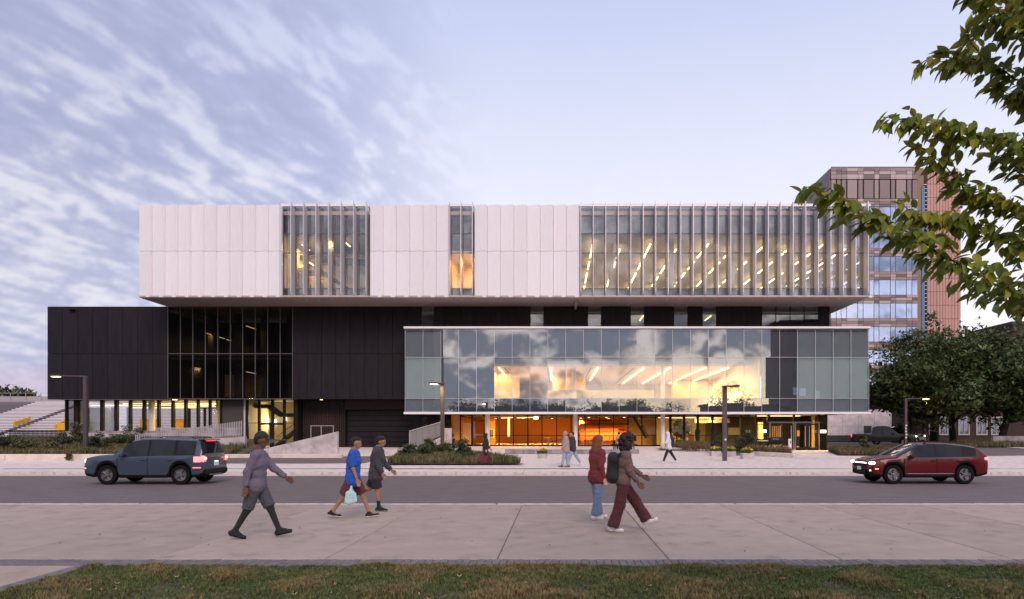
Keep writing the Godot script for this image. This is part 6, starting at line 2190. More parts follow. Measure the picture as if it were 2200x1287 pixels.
func make_car(called: String, label: String, category: String, at: Vector3, turn: float, s: Dictionary) -> Node3D:
	var o := thing(called, label, category, at, turn)
	var p: Array = s.prof
	var xs := []
	for q in p:
		xs.append(q[0])
	var l0: float = p[0][0]
	var l1: float = p[-1][0]
	for k in 44:
		xs.append(lerpf(l0, l1, (k + 0.5) / 44.0))
	for a in s.axles:
		for k in 13:
			xs.append(a + s.arch * cos(PI * k / 12.0))
	for w in s.windows:
		xs.append(w[0])
		xs.append(w[1])
	xs.sort()
	var st_x := []
	for x in xs:
		if x >= l0 and x <= l1 and (st_x.is_empty() or x - st_x[-1] > 0.012):
			st_x.append(x)
	var rings := []
	for x in st_x:
		var q := prof_at(p, x)
		var yl: float = q[1]
		for a in s.axles:
			var dx: float = absf(x - a)
			if dx < s.arch:
				yl = maxf(yl, s.wheel + sqrt(s.arch * s.arch - dx * dx))
		yl = minf(yl, q[2] - 0.10)
		var w: float = q[4]
		var mid: float = lerpf(yl, q[2], 0.55)
		var trim := minf(yl + s.trim, mid - 0.02)
		var cab := maxf(q[3] - 0.05 - q[2], 0.0)
		var zr := w * 0.955 - cab * 0.34
		rings.append([Vector2(0, q[1]), Vector2(w * 0.6, yl), Vector2(w * 0.965, yl), Vector2(w * 0.985, trim), Vector2(w, mid), Vector2(w * 0.99, q[2] - 0.11), Vector2(w * 0.955, q[2]), Vector2(zr, q[3] - 0.05 if cab > 0 else q[2] + (q[3] - q[2]) * 0.5), Vector2(zr - 0.10, q[3] - 0.008), Vector2(zr * 0.5, q[3] + 0.012), Vector2(0, q[3] + 0.018)])
	var sts := {}
	var kinds := ["body", "cladding", "windshield", "rear_window"]
	for k in kinds:
		sts[k] = new_st()
	for i in s.windows.size():
		sts["side%d" % i] = new_st()
	for i in rings.size() - 1:
		var xm: float = (st_x[i] + st_x[i + 1]) * 0.5
		for j in 10:
			var kind := "body"
			if j < 3:
				kind = "cladding"
			elif j == 6:
				for w in s.windows.size():
					if xm > s.windows[w][0] and xm < s.windows[w][1]:
						kind = "side%d" % w
				if kind == "body" and xm > s.windows[0][0] and xm < s.windows[-1][1]:
					kind = "cladding"
			elif j >= 7:
				if xm > s.shield[0] and xm < s.shield[1]:
					kind = "windshield"
				elif xm > s.rear[0] and xm < s.rear[1]:
					kind = "rear_window"
			var a: Vector2 = rings[i][j]
			var b: Vector2 = rings[i + 1][j]
			var c: Vector2 = rings[i + 1][j + 1]
			var d: Vector2 = rings[i][j + 1]
			var xa: float = st_x[i]
			var xb: float = st_x[i + 1]
			quad(sts[kind], Vector3(xa, a.y, a.x), Vector3(xb, b.y, b.x), Vector3(xb, c.y, c.x), Vector3(xa, d.y, d.x))
			quad(sts[kind], Vector3(xb, b.y, -b.x), Vector3(xa, a.y, -a.x), Vector3(xa, d.y, -d.x), Vector3(xb, c.y, -c.x))
	for e in [0, rings.size() - 1]:
		var x: float = st_x[e]
		for j in range(0, 10):
			var a: Vector2 = rings[e][j]
			var b: Vector2 = rings[e][j + 1]
			var v := [Vector3(x, a.y, a.x), Vector3(x, b.y, b.x), Vector3(x, b.y, -b.x), Vector3(x, a.y, -a.x)]
			var kind := "cladding" if j < 3 else "body"
			if e == 0:
				quad(sts[kind], v[3], v[0], v[1], v[2])
			else:
				quad(sts[kind], v[0], v[3], v[2], v[1])
	for k in sts:
		sts[k].generate_normals()
	part(o, "body", sts.body.commit(), s.paint)
	part(o, "cladding", sts.cladding.commit(), mats.plastic_black)
	part(o, "windshield", sts.windshield.commit(), mats.car_glass)
	part(o, "rear_window", sts.rear_window.commit(), mats.car_glass)
	for i in s.windows.size():
		part(o, "side_windows", sts["side%d" % i].commit(), mats.car_glass)
	# wheels
	var wr: float = s.wheel
	var tyre := new_st()
	var tw := 0.115
	add_lathe(tyre, [Vector2(wr * 0.66, -tw), Vector2(wr * 0.93, -tw), Vector2(wr, -tw * 0.7), Vector2(wr, tw * 0.7), Vector2(wr * 0.93, tw), Vector2(wr * 0.66, tw), Vector2(wr * 0.64, 0), Vector2(wr * 0.66, -tw)], Vector3.ZERO, Basis(Vector3.RIGHT, PI / 2), 28)
	var tm := tyre.commit()
	var rim := new_st()
	add_lathe(rim, [Vector2(wr * 0.67, 0.0), Vector2(wr * 0.67, 0.085), Vector2(wr * 0.60, 0.09), Vector2(wr * 0.58, 0.02), Vector2(0.0, 0.0)], Vector3.ZERO, Basis(Vector3.RIGHT, PI / 2), 28)
	for k in 5:
		for off in [-0.13, 0.13]:
			var an: float = TAU * k / 5.0 + off
			add_box(rim, Vector3(cos(an) * wr * 0.34, sin(an) * wr * 0.34, 0.07), Vector3(wr * 0.56, 0.035, 0.03), 0.006, Basis(Vector3.BACK, an))
	add_lathe(rim, [Vector2(wr * 0.16, 0.05), Vector2(wr * 0.15, 0.10), Vector2(0, 0.105)], Vector3.ZERO, Basis(Vector3.RIGHT, PI / 2), 14)
	var rm := rim.commit()
	for a in s.axles:
		for sd in [-1.0, 1.0]:
			var w := knot(o, "wheel", Vector3(a, wr, sd * (s.half - 0.135)), 0.0 if sd > 0 else PI)
			part(w, "tyre", tm, mats.rubber)
			part(w, "rim", rm, mats.rim_grey)
	for sd in [-1.0, 1.0]:
		var mir := new_st()
		add_box(mir, Vector3(s.mirror[0], s.mirror[1], sd * (s.half + 0.07)), Vector3(0.13, 0.15, 0.2), 0.035)
		part(o, "mirror", mir.commit(), s.paint)
		for hx in s.handles:
			part(o, "door_handle", box(0.2, 0.035, 0.04, 0.01), s.paint, Vector3(hx, s.handle_y, sd * (s.half * 0.997)))
		for dx in s.seams:
			part(o, "door_seam", box(0.012, s.seam_h, 0.012), mats.rubber, Vector3(dx, s.seam_y, sd * (s.half - 0.004)))
		if s.rails:
			var ra := new_st()
			add_tube(ra, [Vector3(s.rails[0], s.rails[2] - 0.05, sd * 0.60), Vector3(s.rails[0] + 0.12, s.rails[2], sd * 0.60), Vector3(s.rails[1] - 0.12, s.rails[2], sd * 0.60), Vector3(s.rails[1], s.rails[2] - 0.05, sd * 0.60)], [0.018, 0.018, 0.018, 0.018], 6)
			part(o, "roof_rail", ra.commit(), mats.plastic_black)
	for b in s.boxes:
		# [name, centre, size, material, mirrored to the other side]
		for sd in ([-1.0, 1.0] if b[4] else [1.0]):
			part(o, b[0], box(b[2].x, b[2].y, b[2].z, minf(b[2].x, minf(b[2].y, b[2].z)) * 0.25), b[3], Vector3(b[1].x, b[1].y, b[1].z * sd), Vector3(0, b[5] * sd if b.size() > 5 else 0.0, 0))
	return o

func paint(called: String, c: Color, metal := 0.35) -> StandardMaterial3D:
	var m := mat(called, c, 0.34, metal)
	m.clearcoat_enabled = true
	m.clearcoat = 0.25
	m.metallic_specular = 0.35
	m.clearcoat_roughness = 0.05
	return m

func make_cars() -> void:
	var cg := mat("car_glass", lin(0.012, 0.014, 0.017), 0.03)
	cg.metallic_specular = 0.38
	var tail := glow("tail_glow", Color(1.0, 0.045, 0.035), 2.6)
	var tail_core := glow("tail_core_glow", Color(1.0, 0.62, 0.45), 4.0)
	var amber := glow("amber_glow", Color(1.0, 0.50, 0.10), 2.2)
	var head := glow("headlamp_glow", Color(1.0, 0.95, 0.86), 7.0)
	var plate: StandardMaterial3D = mats.bench_white
	var y := -0.123
	# grey-blue boxy car going left, seen from its rear quarter
	var grey := paint("slate_paint", lin(0.055, 0.075, 0.11), 0.35)
	make_car("suv", "boxy slate-blue SUV driving left with its red tail lamps lit", "car", Vector3(-15.05, y, -25.75), PI, {
		"prof": [[-2.21, 0.44, 0.98, 1.02, 0.86], [-2.17, 0.34, 1.05, 1.12, 0.905], [-2.00, 0.28, 1.07, 1.58, 0.925], [-1.80, 0.26, 1.07, 1.64, 0.93], [-0.6, 0.25, 1.05, 1.69, 0.93], [0.15, 0.25, 1.03, 1.68, 0.93], [0.50, 0.25, 1.02, 1.61, 0.93], [1.16, 0.25, 1.00, 1.09, 0.92], [1.80, 0.27, 0.97, 1.05, 0.91], [2.10, 0.33, 0.92, 0.99, 0.87], [2.19, 0.42, 0.80, 0.86, 0.81]],
		"axles": [-1.36, 1.32], "arch": 0.42, "wheel": 0.355, "half": 0.93, "trim": 0.11, "paint": grey, "windows": [[-1.88, -1.22], [-1.10, -0.22], [-0.14, 0.78]], "shield": [0.46, 1.15], "rear": [-2.16, -2.005],
		"mirror": [0.72, 1.08], "handles": [-0.98, -0.02], "handle_y": 0.90, "seams": [-0.18, 0.92], "seam_h": 0.62, "seam_y": 0.68, "rails": [-1.75, 0.25, 1.735],
		"boxes": [["tail_lamp", Vector3(-2.15, 0.93, 0.80), Vector3(0.14, 0.24, 0.22), tail, true], ["tail_lamp_core", Vector3(-2.235, 0.95, 0.79), Vector3(0.02, 0.06, 0.15), tail_core, true], ["side_marker", Vector3(-1.98, 0.62, 0.93), Vector3(0.30, 0.03, 0.02), tail, true], ["tail_lamp", Vector3(-1.99, 0.92, 0.925), Vector3(0.26, 0.20, 0.02), tail, true],
			["brake_lamp", Vector3(-2.03, 1.60, 0.0), Vector3(0.05, 0.035, 0.62), tail, false], ["spoiler", Vector3(-1.98, 1.635, 0.0), Vector3(0.22, 0.035, 1.2), grey, false], ["bumper", Vector3(-2.20, 0.47, 0.0), Vector3(0.16, 0.20, 1.62), mats.plastic_black, false], ["number_plate", Vector3(-2.235, 0.74, 0.0), Vector3(0.02, 0.15, 0.34), plate, false], ["plate_lamp", Vector3(-2.24, 0.835, 0.0), Vector3(0.02, 0.02, 0.26), mats.lamp_white, false],
			["headlamp", Vector3(2.13, 0.86, 0.68), Vector3(0.14, 0.14, 0.26), mats.lamp_white, true], ["grille", Vector3(2.185, 0.74, 0.0), Vector3(0.05, 0.22, 1.05), mats.plastic_black, false], ["indicator", Vector3(2.06, 0.60, 0.86), Vector3(0.16, 0.035, 0.02), amber, true], ["skid_plate", Vector3(-2.17, 0.36, 0.0), Vector3(0.10, 0.06, 0.9), mats.steel, false]]})
	# dark red crossover going left, seen from its front quarter
	var red := paint("dark_red_paint", lin(0.082, 0.0025, 0.006), 0.0)
	make_car("crossover", "dark red crossover driving left with bright headlamps", "car", Vector3(13.75, y, -26.0), PI, {
		"prof": [[-2.19, 0.48, 0.94, 0.98, 0.80], [-2.12, 0.36, 1.00, 1.07, 0.875], [-1.78, 0.28, 1.02, 1.36, 0.91], [-1.45, 0.25, 1.01, 1.43, 0.92], [-0.7, 0.24, 0.99, 1.505, 0.92], [0.0, 0.24, 0.965, 1.515, 0.92], [0.32, 0.24, 0.955, 1.465, 0.92], [1.18, 0.24, 0.93, 1.02, 0.91], [1.75, 0.26, 0.88, 0.96, 0.895], [2.06, 0.31, 0.80, 0.86, 0.84], [2.15, 0.36, 0.72, 0.78, 0.76], [2.19, 0.44, 0.62, 0.66, 0.68]],
		"axles": [-1.30, 1.33], "arch": 0.405, "wheel": 0.35, "half": 0.92, "trim": 0.10, "paint": red, "windows": [[-1.72, -1.30], [-1.20, -0.28], [-0.20, 0.80]], "shield": [0.30, 1.17], "rear": [-2.08, -1.80],
		"mirror": [0.72, 1.02], "handles": [-1.06, -0.10], "handle_y": 0.86, "seams": [-0.24, 0.95], "seam_h": 0.58, "seam_y": 0.64, "rails": [-1.45, 0.10, 1.55],
		"boxes": [["headlamp", Vector3(2.04, 0.775, 0.70), Vector3(0.22, 0.075, 0.30), head, true, 0.55], ["lamp_strip", Vector3(2.155, 0.77, 0.0), Vector3(0.03, 0.025, 0.95), head, false], ["grille", Vector3(2.175, 0.67, 0.0), Vector3(0.05, 0.14, 1.1), mats.plastic_black, false], ["lower_grille", Vector3(2.19, 0.45, 0.0), Vector3(0.05, 0.14, 1.0), mats.plastic_black, false], ["number_plate", Vector3(2.215, 0.56, 0.0), Vector3(0.015, 0.13, 0.32), plate, false], ["indicator", Vector3(2.0, 0.56, 0.84), Vector3(0.24, 0.035, 0.02), amber, true, 0.5], ["fog_lamp", Vector3(2.10, 0.50, 0.70), Vector3(0.08, 0.05, 0.16), mats.lamp_white, true, 0.5],
			["tail_lamp", Vector3(-2.08, 0.93, 0.76), Vector3(0.14, 0.10, 0.26), tail, true], ["shoulder_trim", Vector3(-0.30, 0.955, 0.905), Vector3(2.5, 0.018, 0.02), mats.chrome, true], ["sill_trim", Vector3(0.0, 0.385, 0.915), Vector3(1.7, 0.02, 0.03), mats.chrome, true]]})
	for sd in [-1.0, 1.0]:
		var sp := SpotLight3D.new()
		sp.name = numbered("headlamp_beam")
		sp.position = Vector3(13.75 - 2.20, y + 0.775, -26.0 + 0.66 * sd)
		sp.rotation = Vector3(-0.06, PI / 2, 0)
		sp.spot_angle = 24.0
		sp.spot_range = 40.0
		sp.spot_attenuation = 2.0
		sp.light_size = 0.1
		sp.light_color = Color(1.0, 0.95, 0.88)
		sp.light_energy = 1.5
		sp.shadow_enabled = true
		add_child(sp)
	# dark pickup on the side street
	var dk := paint("charcoal_paint", lin(0.012, 0.0125, 0.015), 0.1)
	var pick := {
		"prof": [[-2.80, 0.52, 1.10, 1.13, 0.88], [-2.74, 0.45, 1.15, 1.17, 0.95], [-1.05, 0.42, 1.15, 1.17, 0.96], [-0.96, 0.42, 1.16, 1.76, 0.96], [-0.7, 0.42, 1.16, 1.86, 0.96], [0.1, 0.42, 1.16, 1.89, 0.96], [0.55, 0.42, 1.15, 1.82, 0.96], [1.30, 0.42, 1.13, 1.22, 0.95], [2.35, 0.44, 1.09, 1.17, 0.94], [2.70, 0.50, 1.00, 1.07, 0.90], [2.80, 0.60, 0.84, 0.90, 0.82]],
		"axles": [-1.75, 1.75], "arch": 0.47, "wheel": 0.40, "half": 0.96, "trim": 0.08, "paint": dk, "windows": [[-0.90, -0.18], [-0.10, 0.85]], "shield": [0.52, 1.29], "rear": [-1.04, -0.97],
		"mirror": [0.80, 1.22], "handles": [-0.75, 0.05], "handle_y": 0.98, "seams": [-0.94, -0.14, 1.05], "seam_h": 0.66, "seam_y": 0.78, "rails": false,
		"boxes": [["headlamp", Vector3(2.66, 0.95, 0.72), Vector3(0.16, 0.16, 0.34), head, true, 0.3], ["grille", Vector3(2.79, 0.86, 0.0), Vector3(0.06, 0.32, 1.05), mats.plastic_black, false], ["bumper", Vector3(2.74, 0.56, 0.0), Vector3(0.2, 0.2, 1.7), mats.chrome, false], ["tail_lamp", Vector3(-2.76, 0.98, 0.84), Vector3(0.12, 0.30, 0.18), tail, true], ["number_plate", Vector3(2.85, 0.56, 0.0), Vector3(0.015, 0.13, 0.32), plate, false]]}
	var yp := ground_y(32.0, 62.0) + 0.01
	make_car("pickup", "dark grey pickup on the side street with its headlamps on", "pickup", Vector3(X(1898.0, 65.0), yp, -65.0), -0.42, pick)
	var wpaint := paint("white_paint", lin(0.60, 0.60, 0.62), 0.0)
	var wc := pick.duplicate()
	wc.paint = wpaint
	make_car("pickup", "white pickup mostly hidden behind the dark grey one", "pickup", Vector3(X(1922.0, 71.5), yp, -71.5), -0.42, wc)

# ---------------------------------------------------------------- people
func sdf_add(acc: PackedFloat32Array, org: Vector3, n: Vector3i, cell: float, a: Vector3, b: Vector3, ra: float, rb: float, k: float, flat: bool) -> PackedFloat32Array:
	var reach := maxf(ra, rb) + 5.0 / k
	var lo := a.min(b) - Vector3.ONE * reach - org
	var hi := a.max(b) + Vector3.ONE * reach - org
	var i0 := maxi(0, int(lo.x / cell))
	var j0 := maxi(0, int(lo.y / cell))
	var k0 := maxi(0, int(lo.z / cell))
	var i1 := mini(n.x - 1, int(hi.x / cell) + 1)
	var j1 := mini(n.y - 1, int(hi.y / cell) + 1)
	var k1 := mini(n.z - 1, int(hi.z / cell) + 1)
	var ba := b - a
	var inv := 1.0 / maxf(ba.length_squared(), 1e-9)
	for kk in range(k0, k1 + 1):
		for jj in range(j0, j1 + 1):
			var base := (kk * n.y + jj) * n.x
			for ii in range(i0, i1 + 1):
				var p := org + Vector3(ii, jj, kk) * cell - a
				var hr := p.dot(ba) * inv
				if flat and hr > 1.0:
					continue
				var h := clampf(hr, 0.0, 1.0)
				var d := (p - ba * h).length() - lerpf(ra, rb, h)
				if d < reach:
					acc[base + ii] += exp(-k * d)
	return acc

var fold_noise: FastNoiseLite
func sdf_mesh(st: SurfaceTool, bones: Array, cell: float, k: float, xf := Transform3D.IDENTITY, fold := 0.0) -> void:
	# bones: [from, to, radius, radius]; joined by a smooth minimum and meshed as surface nets
	if bones.is_empty():
		return
	var lo := Vector3(1e9, 1e9, 1e9)
	var hi := -lo
	for b in bones:
		var r: float = maxf(b[2], b[3]) + cell * 3.0
		lo = lo.min(b[0] - Vector3.ONE * r).min(b[1] - Vector3.ONE * r)
		hi = hi.max(b[0] + Vector3.ONE * r).max(b[1] + Vector3.ONE * r)
	var n := Vector3i(((hi - lo) / cell).ceil()) + Vector3i.ONE
	var acc := PackedFloat32Array()
	acc.resize(n.x * n.y * n.z)
	for b in bones:
		acc = sdf_add(acc, lo, n, cell, b[0], b[1], b[2], b[3], k, b.size() > 4)
	# inside where the sum of exponentials exceeds one
	var sx := 1
	var sy := n.x
	var sz := n.x * n.y
	var offs := [0, sx, sy, sx + sy, sz, sx + sz, sy + sz, sx + sy + sz]
	var ids := {}
	var pos := PackedVector3Array()
	var quads := []
	for kk in n.z - 1:
		for jj in n.y - 1:
			var base := kk * sz + jj * sy
			for ii in n.x - 1:
				var q := base + ii
				var m := 0
				for c in 8:
					if acc[q + offs[c]] > 1.0:
						m |= 1 << c
				if m == 0 or m == 255:
					continue
				var sum := Vector3.ZERO
				var cnt := 0
				for e in [[0, 1], [2, 3], [4, 5], [6, 7], [0, 2], [1, 3], [4, 6], [5, 7], [0, 4], [1, 5], [2, 6], [3, 7]]:
					var ia: int = m >> e[0] & 1
					var ib: int = m >> e[1] & 1
					if ia != ib:
						var da := -log(maxf(acc[q + offs[e[0]]], 1e-12))
						var db := -log(maxf(acc[q + offs[e[1]]], 1e-12))
						var t := clampf(da / (da - db), 0.02, 0.98)
						var pa := Vector3(e[0] & 1, e[0] >> 1 & 1, e[0] >> 2)
						var pb := Vector3(e[1] & 1, e[1] >> 1 & 1, e[1] >> 2)
						sum += pa.lerp(pb, t)
						cnt += 1
				ids[q] = pos.size()
				pos.append(lo + (Vector3(ii, jj, kk) + sum / cnt) * cell)
				var s0: int = m & 1
				if ii > 0 and jj > 0 and kk > 0:
					if s0 != (m >> 1 & 1):
						quads.append([q, q - sy, q - sy - sz, q - sz, s0])
					if s0 != (m >> 2 & 1):
						quads.append([q, q - sz, q - sz - sx, q - sx, s0])
					if s0 != (m >> 4 & 1):
						quads.append([q, q - sx, q - sx - sy, q - sy, s0])
	var nor := PackedVector3Array()
	nor.resize(pos.size())
	var faces := []
	for f in quads:
		if not (ids.has(f[0]) and ids.has(f[1]) and ids.has(f[2]) and ids.has(f[3])):
			continue
		var a: int = ids[f[0]]
		var b: int = ids[f[1]]
		var c: int = ids[f[2]]
		var d: int = ids[f[3]]
		if f[4] == 0:
			var t := b
			b = d
			d = t
		var nn := (pos[c] - pos[a]).cross(pos[d] - pos[b])
		for v in [a, b, c, d]:
			nor[v] += nn
		faces.append([a, b, c, d])
	if fold > 0.0:
		# cloth: push the surface in and out in slanting folds, then take the normals anew
		if fold_noise == null:
			fold_noise = FastNoiseLite.new()
			fold_noise.seed = 4
			fold_noise.frequency = 1.0
			fold_noise.fractal_type = FastNoiseLite.FRACTAL_RIDGED
			fold_noise.fractal_octaves = 2
		for v in pos.size():
			var q := pos[v]
			pos[v] += nor[v].normalized() * fold * fold_noise.get_noise_3d(q.x * 5.0 + q.y * 4.0, q.y * 9.0 - q.x * 5.0, q.z * 4.0)
		nor.fill(Vector3.ZERO)
		for f in faces:
			var nn := (pos[f[2]] - pos[f[0]]).cross(pos[f[3]] - pos[f[1]])
			for v in f:
				nor[v] += nn
	for f in faces:
		for v in [f[0], f[2], f[1], f[0], f[3], f[2]]:
			st.set_normal((xf.basis * nor[v]).normalized())
			st.set_uv(Vector2.ZERO)
			st.add_vertex(xf * pos[v])

var head_mesh: ArrayMesh
var hand_mesh: ArrayMesh

func head_bones() -> Array:
	# head looking along +x, origin at the middle of the skull, 0.23 m tall
	return [[Vector3(-0.018, 0.025, -0.012), Vector3(-0.018, 0.025, 0.012), 0.092, 0.092], [Vector3(0.03, 0.02, -0.02), Vector3(0.03, 0.02, 0.02), 0.070, 0.070], [Vector3(0.035, -0.055, -0.014), Vector3(0.035, -0.055, 0.014), 0.050, 0.050], [Vector3(0.055, -0.092, -0.010), Vector3(0.055, -0.092, 0.010), 0.026, 0.026],
		[Vector3(0.093, 0.005, 0), Vector3(0.110, -0.030, 0), 0.009, 0.014], [Vector3(0.088, -0.060, -0.014), Vector3(0.088, -0.060, 0.014), 0.009, 0.009], [Vector3(-0.005, -0.005, -0.085), Vector3(-0.012, -0.035, -0.085), 0.018, 0.012], [Vector3(-0.005, -0.005, 0.085), Vector3(-0.012, -0.035, 0.085), 0.018, 0.012], [Vector3(-0.03, -0.06, 0), Vector3(-0.055, -0.15, 0), 0.056, 0.056]]

func hand_bones() -> Array:
	# hand hanging along -y, palm to +z, thumb to +x; four unequal curled fingers and a thumb
	var b := [[Vector3(-0.028, -0.02, 0), Vector3(-0.030, -0.085, 0), 0.015, 0.014], [Vector3(-0.008, -0.02, 0), Vector3(-0.010, -0.090, 0), 0.016, 0.014], [Vector3(0.012, -0.02, 0), Vector3(0.012, -0.090, 0), 0.016, 0.014], [Vector3(0.026, -0.02, 0), Vector3(0.030, -0.085, 0), 0.016, 0.014], [Vector3(0, 0.03, 0), Vector3(0, -0.02, 0), 0.024, 0.022]]
	var len := [0.056, 0.070, 0.076, 0.068]
	for f in 4:
		var p := Vector3(-0.031 + 0.0205 * f, -0.09, 0.0)
		var d := Vector3(0, -1, 0.15)
		for s in 3:
			d = d.rotated(Vector3.RIGHT, -0.32)
			var q: Vector3 = p + d.normalized() * len[f] * [0.45, 0.32, 0.23][s]
			b.append([p, q, 0.0088 - 0.0008 * s, 0.0082 - 0.0008 * s])
			p = q
	b.append([Vector3(0.030, -0.025, 0.006), Vector3(0.052, -0.058, 0.018), 0.013, 0.011])
	b.append([Vector3(0.052, -0.058, 0.018), Vector3(0.056, -0.092, 0.026), 0.0105, 0.009])
	return b

func append_mesh(st: SurfaceTool, m: Mesh, xf: Transform3D) -> void:
	st.append_from(m, 0, xf)

func cloth(called: String, c: Color) -> StandardMaterial3D:
	if mats.has(called):
		return mats[called]
	var m := mat(called, c, 0.9)
	m.rim_enabled = true
	m.rim = 0.2
	m.normal_enabled = true
	m.normal_texture = cloth_normal()
	m.normal_scale = 0.7
	m.uv1_triplanar = true
	m.uv1_scale = Vector3(1.6, 0.9, 1.6)
	return m

var cloth_tex: NoiseTexture2D
func cloth_normal() -> NoiseTexture2D:
	if cloth_tex == null:
		cloth_tex = noise_tex(301, 0.02, [], 256, 4, true, 9.0)
	return cloth_tex

func make_person(label: String, at: Vector3, turn: float, s: Dictionary, group := "") -> Node3D:
	# a figure walking along its own +x. Angles in radians, forward positive. Its clothes are shells over the same skeleton.
	var o := thing("person", label, "person", at, turn, group)
	var g: float = s.get("cell", 0.022)
	var sc: float = s.get("height", 1.75) / 1.75
	var lean: float = s.get("lean", 0.04)
	var fem: float = s.get("slim", 0.0)
	var hip := Vector3(0, 0.93, 0)
	var spine := Vector3(sin(lean), cos(lean), 0)
	var chest := hip + spine * 0.34
	var neck := hip + spine * 0.545
	var hl: float = s.get("head_lean", 0.10)
	var head := neck + Vector3(sin(lean + hl), cos(lean + hl), 0) * 0.165
	var leg := {}
	var low := 1e9
	for sd in [-1, 1]:
		var q: Array = s.legs[0 if sd < 0 else 1]     # thigh angle, knee bend, foot pitch
		var h := hip + Vector3(0, -0.02, 0.088 * sd)
		var kn := h + Vector3(sin(q[0]), -cos(q[0]), 0) * 0.43
		var an := kn + Vector3(sin(q[0] - q[1]), -cos(q[0] - q[1]), 0) * 0.41
		var fd := Vector3(cos(q[2]), sin(q[2]), 0)
		var toe := an + fd * 0.17 + Vector3(fd.y, -fd.x, 0) * 0.055
		var heel := an - fd * 0.055 + Vector3(fd.y, -fd.x, 0) * 0.055
		leg[sd] = [h, kn, an, heel, toe]
		low = minf(low, minf(heel.y, toe.y) - 0.034)
	var lift := Vector3(0, -low, 0)
	var arm := {}
	for sd in [-1, 1]:
		var q: Array = s.arms[0 if sd < 0 else 1]     # swing, elbow bend, spread
		var sh := neck + spine * -0.065 + Vector3(0, 0, (0.178 - fem * 0.02) * sd)
		var ud := Vector3(sin(q[0]), -cos(q[0]), q[2] * sd).normalized()
		var el := sh + ud * 0.29
		var fd := Vector3(sin(q[0] + q[1]), -cos(q[0] + q[1]), q[2] * 0.6 * sd).normalized()
		var wr := el + fd * 0.245
		arm[sd] = [sh, el, wr, fd]
	var all := [hip, chest, neck, head]
	hip += lift
	chest += lift
	neck += lift
	head += lift
	for sd in [-1, 1]:
		for i in 5:
			leg[sd][i] += lift
		for i in 3:
			arm[sd][i] += lift
	var tors := [[hip + Vector3(0, 0.0, -0.075), hip + Vector3(0, 0.0, 0.075), 0.108, 0.108], [hip + spine * 0.17 + Vector3(0, 0, -0.06), hip + spine * 0.17 + Vector3(0, 0, 0.06), 0.098 - fem * 0.012, 0.098 - fem * 0.012], [chest + Vector3(0.005, 0, -0.085), chest + Vector3(0.005, 0, 0.085), 0.108, 0.108], [neck - spine * 0.075 + Vector3(0, 0, -0.135), neck - spine * 0.075 + Vector3(0, 0, 0.135), 0.064, 0.064], [hip, chest, 0.112, 0.115], [chest, neck - spine * 0.05, 0.112, 0.085]]
	var body := []
	for t in tors:
		body.append([t[0], t[1], t[2] - 0.012, t[3] - 0.012])
	body.append([neck - spine * 0.06, head - spine * 0.03, 0.058, 0.054])
	for sd in [-1, 1]:
		var l: Array = leg[sd]
		body.append([l[0], l[1], 0.083, 0.056])
		body.append([l[1], l[2], 0.056, 0.037])
		body.append([l[2], l[4], 0.034, 0.026])
		var a: Array = arm[sd]
		body.append([a[0], a[1], 0.050, 0.041])
		body.append([a[1], a[2], 0.041, 0.028])
	var scale := Transform3D(Basis.IDENTITY.scaled(Vector3.ONE * sc), Vector3.ZERO)
	var st := new_st()
	sdf_mesh(st, body, g, 80.0, scale)
	# head and hands, each from a finer grid of its own
	if head_mesh == null:
		var hs := new_st()
		sdf_mesh(hs, head_bones(), 0.0075, 130.0)
		head_mesh = hs.commit()
		hs = new_st()
		sdf_mesh(hs, hand_bones(), 0.0048, 320.0)
		hand_mesh = hs.commit()
	var hy: float = s.get("look", 0.0)
	var hb := Basis(Vector3.UP, hy) * Basis(Vector3.BACK, -(lean + hl) * 0.6 - s.get("nod", 0.0))
	var hx := Transform3D(hb, head + Vector3(0.015, 0.02, 0))
	append_mesh(st, head_mesh, scale * hx)
	for sd in [-1, 1]:
		var a: Array = arm[sd]
		var fd: Vector3 = a[3]
		var yy := -fd
		var xx := (Vector3.RIGHT - yy * yy.x)
		if xx.length() < 0.2:
			xx = Vector3.UP - yy * yy.y
		xx = xx.normalized()
		var zz := xx.cross(yy)
		if sd > 0:
			append_mesh(st, hand_mesh, scale * Transform3D(Basis(xx, yy, -zz) * Basis(Vector3.ZERO, Vector3.ZERO, Vector3.ZERO) if false else Basis(xx, yy, zz), a[2] + fd * 0.02))
		else:
			append_mesh(st, hand_mesh, scale * Transform3D(Basis(xx, yy, zz), a[2] + fd * 0.02))
	part(o, "body", st.commit(), cloth("skin_" + s.skin, {"light": lin(0.46, 0.27, 0.19), "tan": lin(0.30, 0.165, 0.105), "brown": lin(0.13, 0.065, 0.042)}[s.skin]))
	# eyes and brows
	var es := new_st()
	for sd in [-1.0, 1.0]:
		add_lathe(es, [Vector2(0, -0.011), Vector2(0.009, -0.006), Vector2(0.011, 0), Vector2(0.009, 0.006), Vector2(0, 0.011)], scale * (hx * Vector3(0.083, 0.012, 0.032 * sd)), Basis.IDENTITY, 8)
		add_bar(es, scale * (hx * Vector3(0.092, 0.036, 0.018 * sd)), scale * (hx * Vector3(0.084, 0.036, 0.050 * sd)), 0.008, 0.006)
	part(o, "eyes", es.commit(), mats.rubber)
	# trousers, shorts or skirt
	var legw: Array = s.get("legwear", [0.0, 1.0, 0.012, 0.02])   # [kind 0 trousers 1 shorts 2 skirt, length, ease at thigh, ease at hem]
	var lb := []
	var e0: float = legw[2]
	var e1: float = legw[3]
	lb.append([hip + Vector3(0, 0.06, -0.075), hip + Vector3(0, 0.06, 0.075), 0.098 + e0 * 0.2, 0.098 + e0 * 0.2])
	lb.append([hip + Vector3(-0.01, -0.03, -0.08), hip + Vector3(-0.01, -0.03, 0.08), 0.104 + e0 * 0.6, 0.104 + e0 * 0.6])
